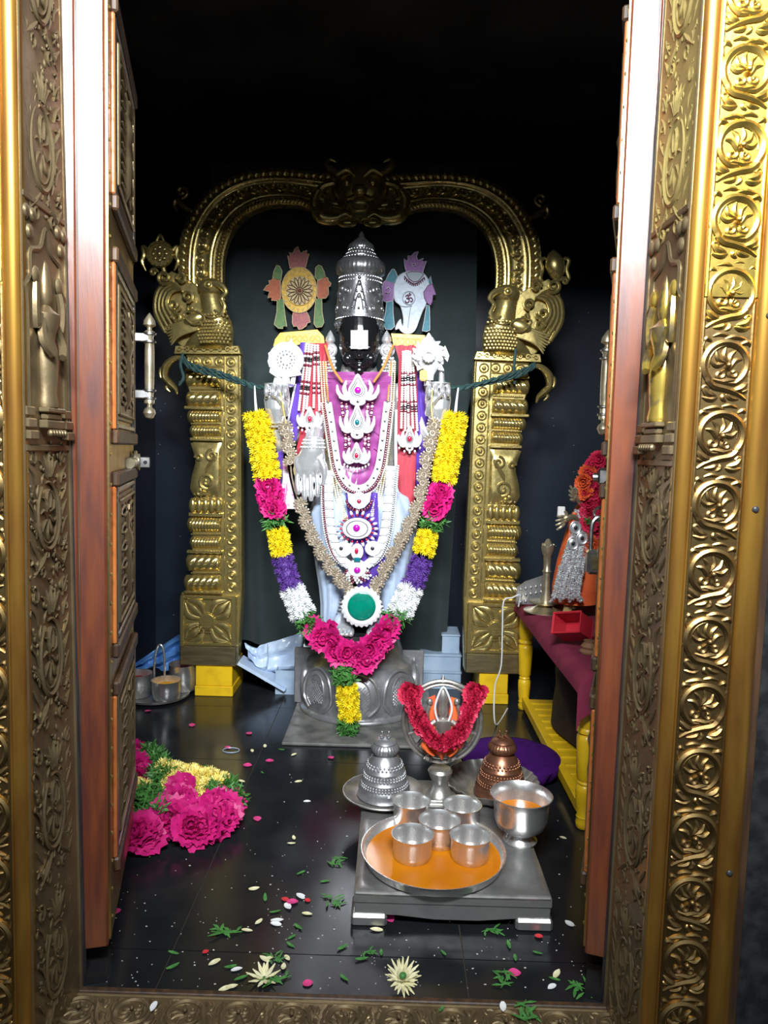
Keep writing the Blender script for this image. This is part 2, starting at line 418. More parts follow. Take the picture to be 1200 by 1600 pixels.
# carved medallion units for the reveals: local x along the reveal, z up, -y towards the opening
def medallion_mesh(name, hw, hh, m, sgn=1):
    mb = MB()
    def tb(pts, r, n=5):
        p = np.array(pts, float)
        mb.tube(np.stack([p[:, 0] * hw * sgn, np.zeros(len(p)), p[:, 1] * hh], 1), [x * hw for x in r], n=n, sq=(1.0, 1.0), up=(0, 1, 0))
    def arc(cx, cz, rx, rz, a0, a1, n=16, e=1.0):
        a = np.radians(np.linspace(a0, a1, n)); k = np.linspace(1, e, n)
        return np.stack([cx + rx * k * np.cos(a), cz + rz * k * np.sin(a)], 1)
    tb(arc(.05, -.12, .52, .50, 80, 420, 30), [.035, .06, .06, .06, .035])
    tb(arc(.05, -.12, .42, .41, 120, 330, 20), [.015, .03, .03, .015])
    for a in range(0, 360, 45):
        t = math.radians(a)
        tb(cr([(.05 + .08 * math.cos(t), -.12 + .08 * math.sin(t)), (.05 + .25 * math.cos(t + .35), -.12 + .25 * math.sin(t + .35)), (.05 + .38 * math.cos(t + .1), -.12 + .36 * math.sin(t + .1))], 3), [.02, .055, .015])
    tb(arc(.05, .12, .10, .14, -60, 240, 10), [.05, .06, .05])
    # plume above the ring and feathery strokes on both sides
    for k in range(5):
        x = -.42 + .2 * k
        tb(cr([(x * .25, .45), (x * .6, .62), (x * 1.1, .82 - abs(x) * .3)], 3), [.03, .06, .015])
    for s2 in (-1, 1):
        for k in range(7):
            z = -.85 + .26 * k
            tb(cr([(s2 * .62, z - .1), (s2 * (.72 + .06 * math.sin(k * 2)), z + .04), (s2 * .92, z + .16)], 3), [.015, .045, .012])
        tb(arc(s2 * .72, .74, .16, .12, 90, 90 + 400 * s2, 14, .3), [.03, .045, .02])
        tb(cr([(s2 * .15, -.66), (s2 * .42, -.80), (s2 * .80, -.98)], 4), [.02, .06, .015])
        tb(arc(s2 * .40, -.93, .14, .09, -90, -90 - 360 * s2, 12, .3), [.03, .045, .02])
    g = np.random.RandomState(4)
    for k in range(70):                                  # fine engraved tendrils that fill the ground
        x, z = g.uniform(-.95, .95), g.uniform(-1.0, 1.0)
        if ((x - .05) / .60) ** 2 + ((z + .12) / .57) ** 2 < 1: continue
        a_ = g.rand() * 6.28; tn = g.choice([-1, 1]) * g.uniform(1.5, 4.0); L_ = g.uniform(.10, .22); p = np.array([x, z]); pts = [p.copy()]
        for i in range(6):
            p = p + np.array([math.cos(a_), math.sin(a_) * .6]) * L_ / 5; a_ += tn / 5; pts.append(p.copy())
        if max(abs(q[0]) for q in pts) < 1.02: tb(pts, [.014, .034, .030, .012], 4)
    for a in range(0, 360, 30):
        t = math.radians(a); tb(cr([(.05 + .57 * math.cos(t), -.12 + .55 * math.sin(t)), (.05 + .64 * math.cos(t + .1), -.12 + .62 * math.sin(t + .1)), (.05 + .66 * math.cos(t + .3), -.12 + .64 * math.sin(t + .3))], 3), [.012, .035, .012], 4)
    return mb.mesh(name, mat=m)

def niche_parts(parent, place, sgn, rub):
    """standing figure in a cusped niche; place(v,d,z) maps into the world (v along the reveal, d proud of it)"""
    z0, h, hw = 1.135, .335, .075
    f = lambda V: place(V[:, 0], -V[:, 1], V[:, 2])
    mb = MB(f)
    arch = [(-.072, z0), (-.072, z0 + .19), (-.080, z0 + .225), (-.060, z0 + .245), (-.058, z0 + .285), (-.020, z0 + .300), (0, z0 + .335),
            (.020, z0 + .300), (.058, z0 + .285), (.060, z0 + .245), (.080, z0 + .225), (.072, z0 + .19), (.072, z0)]
    q = cr(arch, 4); mb.tube(np.stack([q[:, 0], np.zeros(len(q)), q[:, 1]], 1), .0055, 6, sq=(.9, 1), up=(0, 1, 0))
    for s2 in (-1, 1):
        for k in range(3): mb.box(s2 * .072 - .016, s2 * .072 + .016, -.012 + .003 * k, .002, z0 - .03 + .02 * k, z0 - .014 + .02 * k, .002)
        for cx, cz in ((.062, .315), (.05, .345), (.074, .345)): mb.ell((s2 * cx, -.002, z0 + cz), (.011, .006, .013), 8, 6)
    mb.obj('niche_arch', M['brass_reveal'], parent)
    mb = MB(f)                                           # the figure: one continuous relief
    prof = [(.0, .285), (.006, .275), (.009, .262), (.012, .250), (.013, .240), (.0145, .228), (.0145, .215), (.010, .205), (.017, .198), (.030, .190), (.030, .178),
            (.022, .160), (.018, .145), (.024, .130), (.026, .110), (.024, .080), (.021, .050), (.025, .035), (.024, .028), (.0, .026)]
    mb.lathe([(r, z) for r, z in prof][::-1], 14, (0, 0, z0), 1, .75)
    for s2 in (-1, 1):
        mb.tube(cr([(s2 * .028, 0, z0 + .186), (s2 * .046, -.004, z0 + .165), (s2 * .052, -.006, z0 + .205), (s2 * .046, -.004, z0 + .235)], 4), [.009, .008, .007, .006], 6)
        mb.tube(cr([(s2 * .026, -.004, z0 + .178), (s2 * .038, -.012, z0 + .140), (s2 * .020, -.020, z0 + .118)], 4), [.008, .008, .007], 6)
        mb.ell((s2 * .046, -.004, z0 + .248), (.012, .006, .016), 8, 6)
    mb.obj('relief_figure', M['brass_rub'] if rub else M['brass_reveal'], parent)
    mb = MB(f)
    mb.box(-.036, .036, -.016, 0, z0 - .01, z0 + .005, .002); mb.box(-.030, .030, -.014, 0, z0 + .005, z0 + .018, .003); mb.box(-.036, .036, -.018, 0, z0 + .018, z0 + .027, .002)
    for k in range(6): mb.ell((-.028 + .011 * k, -.018, z0 - .018), (.0055, .006, .007), 8, 6)
    mb.obj('figure_pedestal', M['brass_reveal'], parent)

def jamb(name, label, ef, eb, sg):
    """sg=-1 left, +1 right; builds the timber core, the clad mouldings and every relief of one side"""
    t = thing(name, label, 'door frame', (float(ef(0)), YF, 0)); del t['category']; struct(t)
    zz = np.linspace(0, ZL + .05, 2)
    def ring(z):
        a, b = float(ef(z)), float(eb(z))
        return [(a + sg * .006, YF + .006, z), (b + sg * .006, YB - .002, z), (b + sg * .28, YB - .002, z), (a + sg * W_ALL, YF + .006, z)]
    MB().loft([ring(zz[0]), ring(zz[1])]).obj('timber_core', M['wood_dark'], t, smooth=False)
    fface = lambda V: np.stack([ef(V[:, 2]) + sg * V[:, 0], YF + V[:, 1], V[:, 2]], 1)
    # corner moulding: a rounded strip with a bead
    zs = np.linspace(0, ZL, 16); prof = [(-.002, .02), (-.002, .004), (.001, -.003), (.006, -.006), (W_STRIP * .5, -.008), (W_STRIP * .72, -.006), (W_STRIP * .76, -.002), (W_STRIP * .84, -.006), (W_STRIP * .92, -.006), (W_STRIP, 0), (W_STRIP, .02)]
    for part, za, zb, mk in (('corner_moulding', 0, 1.36, 'amber_moulding'), ('corner_moulding', 1.36, ZL, 'amber_moulding')):
        zs = np.linspace(za, zb, 10)
        MB(fface).loft([[(a, b, z) for a, b in prof] for z in zs], closed=True).obj(part, M[mk], t)
    # backing plates, the upper one lapping over the lower one
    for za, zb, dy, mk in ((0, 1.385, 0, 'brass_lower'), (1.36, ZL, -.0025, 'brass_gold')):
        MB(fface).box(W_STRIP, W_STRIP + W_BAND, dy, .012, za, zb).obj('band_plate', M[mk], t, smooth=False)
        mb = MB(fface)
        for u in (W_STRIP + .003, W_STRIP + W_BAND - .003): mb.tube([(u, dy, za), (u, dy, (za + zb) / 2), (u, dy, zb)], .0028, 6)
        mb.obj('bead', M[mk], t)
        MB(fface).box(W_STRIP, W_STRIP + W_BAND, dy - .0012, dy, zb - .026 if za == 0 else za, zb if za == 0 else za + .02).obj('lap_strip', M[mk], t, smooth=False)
    prof = [(0, .02), (0, -.002), (.004, -.009), (W_OUT * .35, -.013), (W_OUT * .7, -.010), (W_OUT * .9, -.003), (W_OUT, .004), (W_OUT, .02)]
    for za, zb, mk in ((0, 1.2, 'amber_moulding'), (1.2, ZL, 'amber_moulding')):
        zs = np.linspace(za, zb, 10)
        MB(fface).loft([[(W_STRIP + W_BAND + a, b, z) for a, b in prof] for z in zs]).obj('outer_moulding', M[mk], t)
    for z in (1.33, 1.02, .40):
        MB(fface).ell((W_STRIP + W_BAND + W_OUT * .4, -.012, z), (.006, .004, .006), 10, 6).obj('nail', M['wood_edge'], t)
    sl = (float(ef(2)) - float(ef(0))) / 2
    pitch = .1135; k = 0; z = .005
    while z < ZL - .03:
        if abs(z + .03 - 1.372) > .05 or True:
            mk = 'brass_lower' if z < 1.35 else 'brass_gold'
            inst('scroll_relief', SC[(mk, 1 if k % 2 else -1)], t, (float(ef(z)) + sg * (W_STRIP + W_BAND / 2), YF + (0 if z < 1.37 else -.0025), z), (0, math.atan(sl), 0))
        z += pitch; k += 1
    # reveal: a sheet from the front corner to the back corner, with raised carving
    def place(v, d, z):
        a, b = ef(z), eb(z); k = .5 + v / .195
        x = a + (b - a) * k; y = YF + (YB - YF) * k
        return np.stack([x - sg * d, y, z], 1)
    fr = lambda V: place(V[:, 0], -V[:, 1], V[:, 2])
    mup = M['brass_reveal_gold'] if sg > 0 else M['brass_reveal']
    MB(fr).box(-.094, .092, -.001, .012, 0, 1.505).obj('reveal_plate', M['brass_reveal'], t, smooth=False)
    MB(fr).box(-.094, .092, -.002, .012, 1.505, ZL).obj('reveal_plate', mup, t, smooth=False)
    mb = MB(fr)
    for u in (-.090, .084): mb.tube([(u, -.001, 0), (u, -.001, 1), (u, -.001, ZL)], .0035, 6)
    mb.obj('reveal_bead', M['brass_reveal'], t)
    ang = math.atan2(YB - YF, float(eb(1)) - float(ef(1)))       # direction of the reveal seen from above
    hh = .140
    me = medallion_mesh('medallion_relief', .078, hh, M['brass_reveal'], -sg)
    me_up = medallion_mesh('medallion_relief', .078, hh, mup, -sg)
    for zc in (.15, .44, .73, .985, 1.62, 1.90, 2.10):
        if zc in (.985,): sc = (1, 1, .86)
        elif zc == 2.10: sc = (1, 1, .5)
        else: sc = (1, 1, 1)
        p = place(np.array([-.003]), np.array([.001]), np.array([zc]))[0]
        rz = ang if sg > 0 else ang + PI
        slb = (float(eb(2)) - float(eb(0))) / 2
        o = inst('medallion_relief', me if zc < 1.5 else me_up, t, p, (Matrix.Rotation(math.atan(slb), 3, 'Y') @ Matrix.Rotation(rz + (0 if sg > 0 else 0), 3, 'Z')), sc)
    niche_parts(t, place, sg, sg > 0)
    for z in (1.085, 1.50): MB(fr).box(-.086, .080, -.004, 0, z, z + .012, .002).obj('seam_strip', M['brass_reveal'], t)
    # dark rebate strip behind the reveal
    fb = lambda V: np.stack([eb(V[:, 2]) + sg * V[:, 0], YB + V[:, 1], V[:, 2]], 1)
    MB(fb).box(-.004, .10, -.008, .006, 0, ZL).obj('rebate_strip', M['wood_edge'], t, smooth=False)
    return t
jamb('trim_1', 'brass-clad left door jamb with carved scrolls and a niche figure', eLf, eLb, -1)
jamb('trim_2', 'brass-clad right door jamb with a broad band of raised leaf scrolls', eRf, eRb, 1)
MB().box(float(eLf(ZL)) - W_ALL, float(eRf(ZL)) + W_ALL, YF, YB, ZL, ZL + .2, .004)
t = thing('trim_3', 'brass-clad lintel above the doorway', 'lintel', (0, YF, ZL)); del t['category']; struct(t)
MB().box(float(eLf(ZL)) - W_ALL, float(eRf(ZL)) + W_ALL, YF, YB + .004, ZL + .001, ZL + .2, .004).obj('lintel_beam', M['brass_reveal'], t, smooth=False)
# walls around the frame (block the hall light above and beside the door)
struct(MB().box(float(eRf(1)) + W_ALL - .035, 2.2, YF + .014, YB, -.1, 3.2).obj('wall_front_right', M['granite_wall'], smooth=False), 'dark granite wall on the right of the door frame')
struct(MB().box(-2.2, float(eLf(1)) - W_ALL + .02, YF + .014, YB, -.1, 3.2).obj('wall_front_left', M['granite_wall'], smooth=False), 'dark granite wall on the left of the door frame')
struct(MB().box(float(eLf(1)) - W_ALL + .02, float(eRf(1)) + W_ALL - .035, YF + .02, YB, ZL + .2, 3.2).obj('wall_front_top', M['granite_wall'], smooth=False), 'dark granite wall above the lintel')
# threshold: carved sill
t = thing('trim_4', 'carved brass door sill worn brown at the foot of the doorway', 'sill', (0, YB, 0)); del t['category']; struct(t)
ysill = float(Fz(540, 1556)[1])
MB().box(float(eLf(0)) - .02, float(eRf(0)) + .02, YF - .1, ysill - .012, -.1, 0).obj('sill_beam', M['brass_reveal'], t, smooth=False)
MB().box(float(eLb(0)) - .01, float(eRb(0)) + .01, ysill - .014, ysill, -.1, .004, .002).obj('sill_edge', M['wood_dark'], t, smooth=False)
mb = MB()
mb.tube([(float(eLb(0)) - .05, ysill - .018, .0), (0, ysill - .018, 0), (float(eRb(0)) + .05, ysill - .018, 0)], .003, 6); mb.obj('sill_bead', M['brass_reveal'], t)
me = scroll_mesh('sill_scroll', 1, .036, M['brass_reveal']); me2 = scroll_mesh('sill_scroll', -1, .036, M['brass_reveal'])
x = float(eLf(0)) + .03; k = 0
while x < float(eRf(0)):
    inst('sill_scroll', me if k % 2 else me2, t, (x, ysill - .062, .0), (Matrix.Rotation(PI / 2, 3, 'Z') @ Matrix.Rotation(-PI / 2, 3, 'X')))
    x += .104; k += 1
me = MB()
for k in range(9):
    a = math.radians(20 * k + 10)
    me.tube(cr([(.012 * math.cos(a), .012 * math.sin(a), 0), (.034 * math.cos(a), .034 * math.sin(a), .004), (.052 * math.cos(a), .052 * math.sin(a), 0)], 3), [.003, .006, .003], 6, up=(0, 0, 1))
me = me.mesh('sill_palmette', mat=M['brass_reveal'])
for px in (540, 900): inst('sill_palmette', me, t, (Fz(px, 1600)[0], ysill - .105, .002))

# ------------------------------------------------------------------ door leaves
def leaf(name, label, ee, xend, sg, zb, ztop):
    """sg=-1 left leaf, +1 right leaf; ee(z) = x of the visible front edge nearest the opening"""
    Y0, Y1 = 1.425, 1.93
    x0 = float(ee(1.1)); d = np.array([xend - x0, Y1 - Y0]); LN = np.linalg.norm(d); d /= LN
    n = np.array([d[1], -d[0]]) * (-sg)                         # towards the opening
    if n[0] * sg > 0: n = -n
    t = thing(name, label, 'door', (x0, Y0, 0)); del t['category']; struct(t)
    def f(V):
        lean = ee(V[:, 2]) - x0
        return np.stack([x0 + V[:, 0] * d[0] + V[:, 1] * n[0] + lean, Y0 + V[:, 0] * d[1] + V[:, 1] * n[1], V[:, 2]], 1)
    TH = .062
    MB(f).box(0, LN, -TH, 0, zb, ztop, .004).obj('leaf_core', M['wood_varnish'], t, smooth=False)
    MB(f).box(-.006, .0, -TH - .02, -TH + .010, zb, ztop, .003).obj('edge_bead', M['wood_varnish'], t, smooth=False)
    MB(f).box(-.002, .0, -TH + .011, -TH + .0135, zb, ztop).obj('edge_groove', M['wood_dark'], t, smooth=False)
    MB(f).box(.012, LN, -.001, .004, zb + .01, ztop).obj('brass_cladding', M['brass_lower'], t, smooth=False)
    mb = MB(f)
    for z in np.arange(zb + .05, ztop, .06):
        for s_ in (.028, LN - .02): mb.ell((s_, .005, z), (.004, .003, .004), 6, 4)
    tag(mb.obj('stud_row', M['brass_arch'], t), None, None, None, 'stuff')
    for za, zc in ((.23, .58), (.69, 1.015), (1.13, 1.46), (1.59, 1.93)):
        p = MB(f)
        sa, sb = .055, LN - .035
        # frame members of one panel, mitred look: stiles bright, rails dark
        p.box(sa, sa + .012, .003, .012, za, zc, .003); p.box(sb - .012, sb, .003, .012, za, zc, .003)
        po = p.obj('door_panel', M['wood_orange'], t, smooth=False)
        q = MB(f); q.box(sa, sb, .003, .018, za - .03, za, .004); q.box(sa, sb, .003, .018, zc, zc + .03, .004); q.obj('panel_rail', M['wood_dark'], po, smooth=False)
        q = MB(f)
        for (a, b, c, e) in ((sa + .016, sa + .030, za, zc), (sb - .030, sb - .016, za, zc), (sa + .036, sb - .036, za + .004, za + .014), (sa + .036, sb - .036, zc - .014, zc - .004)):
            q.box(a, b, .003, .013, c, e, .002)
        q.obj('panel_fillet', M['steel_fitting'], po, smooth=False)
        q = MB(f); q.box(sa + .045, sb - .045, .003, .009, za + .022, zc - .022, .002)
        for (a, b, c, e) in ((sa + .05, sa + .058, za + .03, zc - .03), (sb - .058, sb - .05, za + .03, zc - .03), (sa + .05, sb - .05, za + .03, za + .038), (sa + .05, sb - .05, zc - .038, zc - .03)):
            q.box(a, b, .008, .016, c, e, .003)
        q.obj('panel_plate', M['brass_reveal'], po, smooth=False)
        q = MB(f); cs = (sa + sb) / 2; hw = (sb - sa) / 2 - .065; hz = (zc - za) / 2 - .045; zm = (za + zc) / 2
        for k in range(6):
            for s2 in (-1, 1):
                zk = zm - hz + (k + .5) * hz / 3
                a = np.linspace(0, 1.8 * PI, 12); r = np.linspace(1, .25, 12)
                q.tube(np.stack([cs + s2 * (hw * .5 + hw * .42 * r * np.cos(a)), np.full(12, .012), zk + hz / 6 * .9 * r * np.sin(a)], 1), [.004, .006, .003], 6)
        q.lathe([(0, -hz), (.02, -hz * .8), (.026, -hz * .3), (.018, 0), (.03, hz * .25), (.014, hz * .5), (.016, hz * .7), (.0, hz)], 10, (cs, .010, zm), 1, .6)
        q.obj('panel_carving', M['brass_reveal'], po)
    return t, f, LN
eLl, eRl = edge((163, 0), (169, 1480), 1.425), edge((987, 0), (913, 1500), 1.425)
xe1 = float(P(206, 700, 1.93)[0]); xe2 = float(P(951, 700, 1.93)[0]) + .022
D1, f1, LN1 = leaf('door_1', 'left door leaf opened inward, varnished wood edge and carved brass panels', eLl, xe1, -1, float(P(150, 1480, 1.425)[2]), 2.01)
D2, f2, LN2 = leaf('door_2', 'right door leaf opened inward, seen along its varnished wooden edge', eRl, xe2, 1, float(P(925, 1492, 1.425)[2]), 2.01)

def handle(door, f, s_, zt, zbm, off):
    """turned pull handle on two arms; f maps (along leaf, off the leaf, z)"""
    h = zt - zbm
    prof = [(.0, 0), (.010, .004), (.016, .016), (.013, .026), (.006, .032), (.006, .037), (.013, .041), (.013, .049), (.010, .055), (.012, h * .35), (.0125, h * .5), (.012, h * .65),
            (.010, h - .062), (.013, h - .056), (.013, h - .048), (.006, h - .044), (.006, h - .038), (.016, h - .032), (.014, h - .020), (.005, h - .006), (0, h)]
    o = MB(f).lathe(prof, 16, (s_, off, zbm)).obj('handle', M['brass_handle'], door)
    for z in (zbm + h * .235, zbm + h * .765):
        q = MB(f); q.box(s_ - .010, s_ + .010, .004, off, z - .011, z + .011, .002)
        q.box(s_ - .020, s_ + .020, .003, .010, z - .026, z + .026, .002)
        for dz in (-.010, .010):
            a = np.linspace(0, 2 * PI, 13)[:-1]
            q.tube(np.stack([s_ + .014 * np.cos(a), off + .014 * np.sin(a), np.full(12, z + dz)], 1), .0035, 6, closed=True, up=(0, 0, 1))
        q.obj('handle_bracket', M['steel_fitting'], o)
def zpx(px, py, Y): return float(P(px, py, Y)[2])
handle(D1, f1, LN1 - .03, zpx(232, 487, 1.90), zpx(232, 655, 1.90), .046)
handle(D2, f2, LN2 - .06, zpx(938, 513, 1.87), zpx(931, 680, 1.87), .034)
# latch bolt with an eye on the left leaf
zq = zpx(215, 722, 1.90)
q = MB(f1)
a = np.linspace(0, 2 * PI, 17)[:-1]
for r0, t0, t1 in ((.020, .004, .012), (.030, .012, .017), (.022, .017, .024)):
    q.loft([[(LN1 - .055 + r0 * math.cos(x), tt, zq + r0 * math.sin(x)) for x in a] for tt in (t0, t1)])
q.tube([(LN1 - .19, .012, zq), (LN1 - .12, .012, zq), (LN1 - .05, .012, zq)], .013, 10)
lo = q.obj('latch', M['brass_handle'], D1)
q = MB(f1); q.box(LN1 - .058, LN1 - .052, .024, .050, zq - .014, zq + .014, .002); q.obj('latch_tongue', M['steel_fitting'], lo)
q = MB(f1); q.loft([[(LN1 - .0585 + .0005 * k, .038 + .005 * math.cos(x), zq + .005 * math.sin(x)) for x in a] for k in (0, 14)]); q.obj('latch_eye', M['black_metal'], lo)
# bolt housing on the right leaf
zq = zpx(935, 745, 1.85); s_ = LN2 - .085
q = MB(f2); q.box(s_ - .03, s_ + .03, .004, .040, zq - .020, zq + .022, .006); q.box(s_ - .018, s_ + .018, .004, .022, zq + .022, zq + .075, .006)
lo = q.obj('bolt_housing', M['steel_fitting'], D2)
q = MB(f2)
q.loft([[(s_ + .0 + .011 * math.cos(x), tt, zq - .002 + .011 * math.sin(x)) for x in a] for tt in (.036, .052)]); q.obj('bolt_knob', M['steel_fitting'], lo)
q = MB(f2); q.box(s_ - .006, s_ + .006, .012, .024, zq - .135, zq - .02, .003); q.obj('hasp_strap', M['black_metal'], lo)
zs = zpx(930, 815, 1.85)
q = MB(f2); q.box(s_ - .012, s_ + .012, .006, .018, zs - .03, zs + .03, .004)
q.tube([(s_ + .012 * math.cos(x), .030 + .016 * math.cos(x), zs + .018 + .018 * math.sin(x)) for x in a], .004, 6, closed=True); q.obj('staple', M['steel_fitting'], lo)
# black blocks stand in for shade under left leaf, square hole under right
MB(f1).box(-.004, .075, -.058, -.004, .001, .022).obj('socket_shade_block', M['black_metal'], D1, smooth=False)
MB(f2).box(-.004, .075, -.058, -.004, .001, .022).obj('socket_shade_block', M['black_metal'], D2, smooth=False)
# padlock hanging open from the staple
pc = f2(np.array([[s_, .036, zs]]))[0]
pl = thing('padlock', 'grey steel padlock hanging on the right door leaf', 'padlock', pc + [0, 0, -.10])
q = MB(); X, Yp = pc[0], pc[1]
q.tube(cr([(X - .014, Yp, zs - .075), (X - .014, Yp, zs - .015), (X - .008, Yp, zs + .004), (X + .002, Yp, zs + .010), (X + .011, Yp, zs + .004), (X + .014, Yp, zs - .015), (X + .014, Yp, zs - .04)], 5), .0055, 8)
q.obj('shackle', M['steel_fitting'], pl)
q = MB(); q.box(X - .024, X + .024, Yp - .014, Yp + .014, zs - .135, zs - .072, .007); q.obj('lock_body', M['steel_fitting'], pl)
q = MB(); q.box(X - .013, X + .013, Yp - .0155, Yp - .0135, zs - .122, zs - .086, .0008); q.obj('lock_plate', M['brass_plain'], pl)
# ================================================================== brass arch behind the idol
mat('yellow_paint', (.80, .50, .012), (.62, .36, .01), rough=.38, scale=18, mix=(.5, .8), bump=.04, coat=.2)
mat('curtain_cloth', (.020, .031, .031), (.014, .022, .023), rough=.85, scale=6, sheen=.15, bump=.05, bscale=300)
YA = 3.20
XC = float((P(348, 440, YA)[0] + P(775, 440, YA)[0]) / 2)
def side(sg):
    """vertex map that keeps (sg=-1) or mirrors (sg=+1) what was laid out on the left half"""
    if sg < 0: return lambda V: V
    return lambda V: np.stack([2 * XC - V[:, 0], V[:, 1], V[:, 2]], 1)
def A(px, py, d=0.0): return P(px, py, YA) - np.array([0, d, 0])
def AL(lst, d=0.0): return [A(a, b, d) for a, b in lst]
pk = S(YA)
arch = thing('brass_arch', 'tall brass temple arch with peacocks framing the standing idol', 'arch', (XC, YA + .03, float(A(320, 1036)[2])))
def cir_spiral(cx, cy, r, a0, turns, n=18, e=.2):
    a = np.radians(a0 + np.linspace(0, 360 * turns, n)); k = np.linspace(1, e, n)
    return [(cx + r * q * math.cos(t), cy + r * q * math.sin(t)) for t, q in zip(a, k)]
# shared bead medallion: ring and dome, facing the viewer
mb = MB(); rr = 8.2 * pk
a = np.linspace(0, 2 * PI, 19)[:-1]
mb.tube(np.stack([rr * .80 * np.cos(a), np.zeros(18), rr * .80 * np.sin(a)], 1), rr * .2, 6, closed=True)
mb.ell((0, 0, 0), (rr * .46, rr * .5, rr * .46), 10, 6)
MED = mb.mesh('rosette', mat=M['brass_arch'])
def bulge(mb, x0, x1, y0, y1, d, nr, slant, amp, out=4, nu=44, nv=9):
    def f(u, v):
        sv = math.sin(PI * v) ** .7
        px = x0 + (x1 - x0) * u - out * sv * (1 - u) ** 2
        e = min(1.0, ((u * 8) ** .5)) * min(1.0, (((1 - u) * 14) ** .5))
        dd = d * sv * e + amp * sv * abs(math.sin(PI * (nr * u + slant * v))) * e
        return A(px, y0 + (y1 - y0) * v, dd)
    mb.grid(f, nu, nv)
for sg in (-1, 1):
    fn = side(sg)
    mxp = lambda px, py, d=0: fn(np.array([A(px, py, d)]))[0]
    # ---- pillar
    mb = MB(fn)
    pol = [(q[0], q[2]) for q in AL([(349, 553), (376, 553), (378, 926), (372, 1036), (281, 1036), (283, 926), (300, 922), (300, 800), (306, 770), (306, 720), (300, 690), (303, 640), (292, 600), (292, 553)])]
    mb.prism(pol, YA, YA + .06, .004)
    pil = mb.obj('pillar', M['brass_arch'], arch, angle=30)
    mb = MB(fn)                                             # frame of the rosette column
    for xa in (350.5, 373.5):
        mb.tube(AL([(xa, 556), (xa + .8, 740), (xa + 1.6, 922)]), 1.5 * pk, 6)
    mb.tube(AL([(292, 574), (349, 573)]), 1.6 * pk, 6); mb.tube(AL([(292, 556), (374, 555)]), 1.8 * pk, 6)
    mb.obj('pillar_fillet', M['brass_arch'], pil)
    for k in range(20):
        y = 566 + 18.5 * k
        inst('rosette', MED, pil, mxp(361 + 1.6 * k / 20, y, .001))
    for k in range(3): inst('rosette', MED, pil, mxp(305 + 19 * k, 565, .001))
    # mouldings, from the top down (rope, bead row, rope ...)
    for (x0, y0, y1, d, nr, sl, amp) in [(293, 580, 604, .020, 6, 1.6, .010), (294, 612, 635, .022, 5, 1.6, .010), (296, 641, 660, .018, 11, .9, .007), (300, 664, 682, .018, 11, .9, .007),
                                         (296, 808, 831, .020, 11, .9, .008), (300, 838, 857, .018, 11, .9, .007), (294, 866, 892, .022, 5, 1.6, .010), (291, 898, 922, .020, 6, 1.6, .010)]:
        m2 = MB(fn); bulge(m2, x0, 346, y0, y1, d, nr, sl, amp); m2.obj('rope_moulding', M['brass_arch'], pil, angle=60)
    for (x0, y, w_) in [(291, 578, 4), (289, 637, 5), (298, 686, 5), (296, 803, 6), (293, 861, 5), (289, 924, 4)]:
        c0, c1 = A(x0, y), A(348, y); m2 = MB(fn)
        m2.box(c0[0], c1[0], YA - .020, YA + .01, c0[2] - w_ / 2 * pk, c0[2] + w_ / 2 * pk, .003)
        m2.obj('ledge', M['brass_arch'], pil, smooth=False)
    for y in (608, 662, 834.5, 895):
        m2 = MB(fn)
        for k in range(15): m2.ell(A(300 + 3.1 * k, y, .006), 1.7 * pk, 6, 4)
        tag(m2.obj('bead_row', M['brass_arch'], pil), kind='stuff')
    # vase with foliage between the rope mouldings
    m2 = MB(fn)
    def vase(u, v):
        y = 692 + (776 - 692) * v
        xl = np.interp(v, [0, .15, .35, .6, .85, 1], [298, 302, 306, 300, 297, 304])
        e = min(1.0, (u * 6) ** .5) * min(1.0, ((1 - u) * 10) ** .5)
        return A(xl + (346 - xl) * u, y, .014 * e * min(1, 6 * v, 6 * (1 - v)) + .002)
    m2.grid(vase, 14, 14); vs_ = m2.obj('vase', M['brass_arch'], pil)
    m2 = MB(fn)
    for (cx, cy, r, a0, tn) in [(325, 752, 13, 90, 1.4), (333, 712, 10, -90, -1.3), (314, 768, 6, 0, 1.2), (312, 715, 6, 180, 1.2)]:
        m2.tube(AL(cir_spiral(cx, cy, r, a0, tn), .018), [2.2 * pk, 2.8 * pk, 1.5 * pk], 6)
    for k in range(6):
        m2.tube(cr(AL([(322, 742 - 2 * k), (330 + 2 * k, 728 - 4 * k), (342 - k, 706 + 3 * k)], .017), 4), [.6 * pk, 2.2 * pk, .6 * pk], 6)
    for k in range(10): m2.ell(A(306 + (k % 5) * 5, 778 - (k // 5) * 6, .018), 2 * pk, 6, 4)
    m2.obj('foliage', M['brass_arch'], vs_)
    m2 = MB(fn)
    for k in range(5):
        x = 302 + 10 * k
        m2.ell(A(x, 789, .010), (6.4 * pk, .016, 12 * pk), 10, 8)
        m2.tube(AL([(x, 778), (x, 789), (x, 800)], .026), [.4 * pk, 1.2 * pk, .4 * pk], 5)
    m2.obj('leaf_cushion', M['brass_arch'], pil)
    # foot block: raised frame, four petals and a centre boss, plain base below
    c0, c1, c2 = A(284, 928), A(371, 1008), A(284, 1036)
    m2 = MB(fn); m2.box(c0[0], c1[0], YA - .030, YA + .07, c1[2], c0[2], .004); fb_ = m2.obj('foot_block', M['brass_arch'], arch, smooth=False)
    m2 = MB(fn)
    for (xa, xb, ya, yb) in ((285, 291, 929, 1007), (364, 371, 929, 1007), (291, 364, 929, 935), (291, 364, 1000, 1007)):
        p0, p1 = A(xa, ya), A(xb, yb); m2.box(p0[0], p1[0], YA - .040, YA - .028, p1[2], p0[2], .003)
    m2.obj('block_frame', M['brass_arch'], fb_, smooth=False)
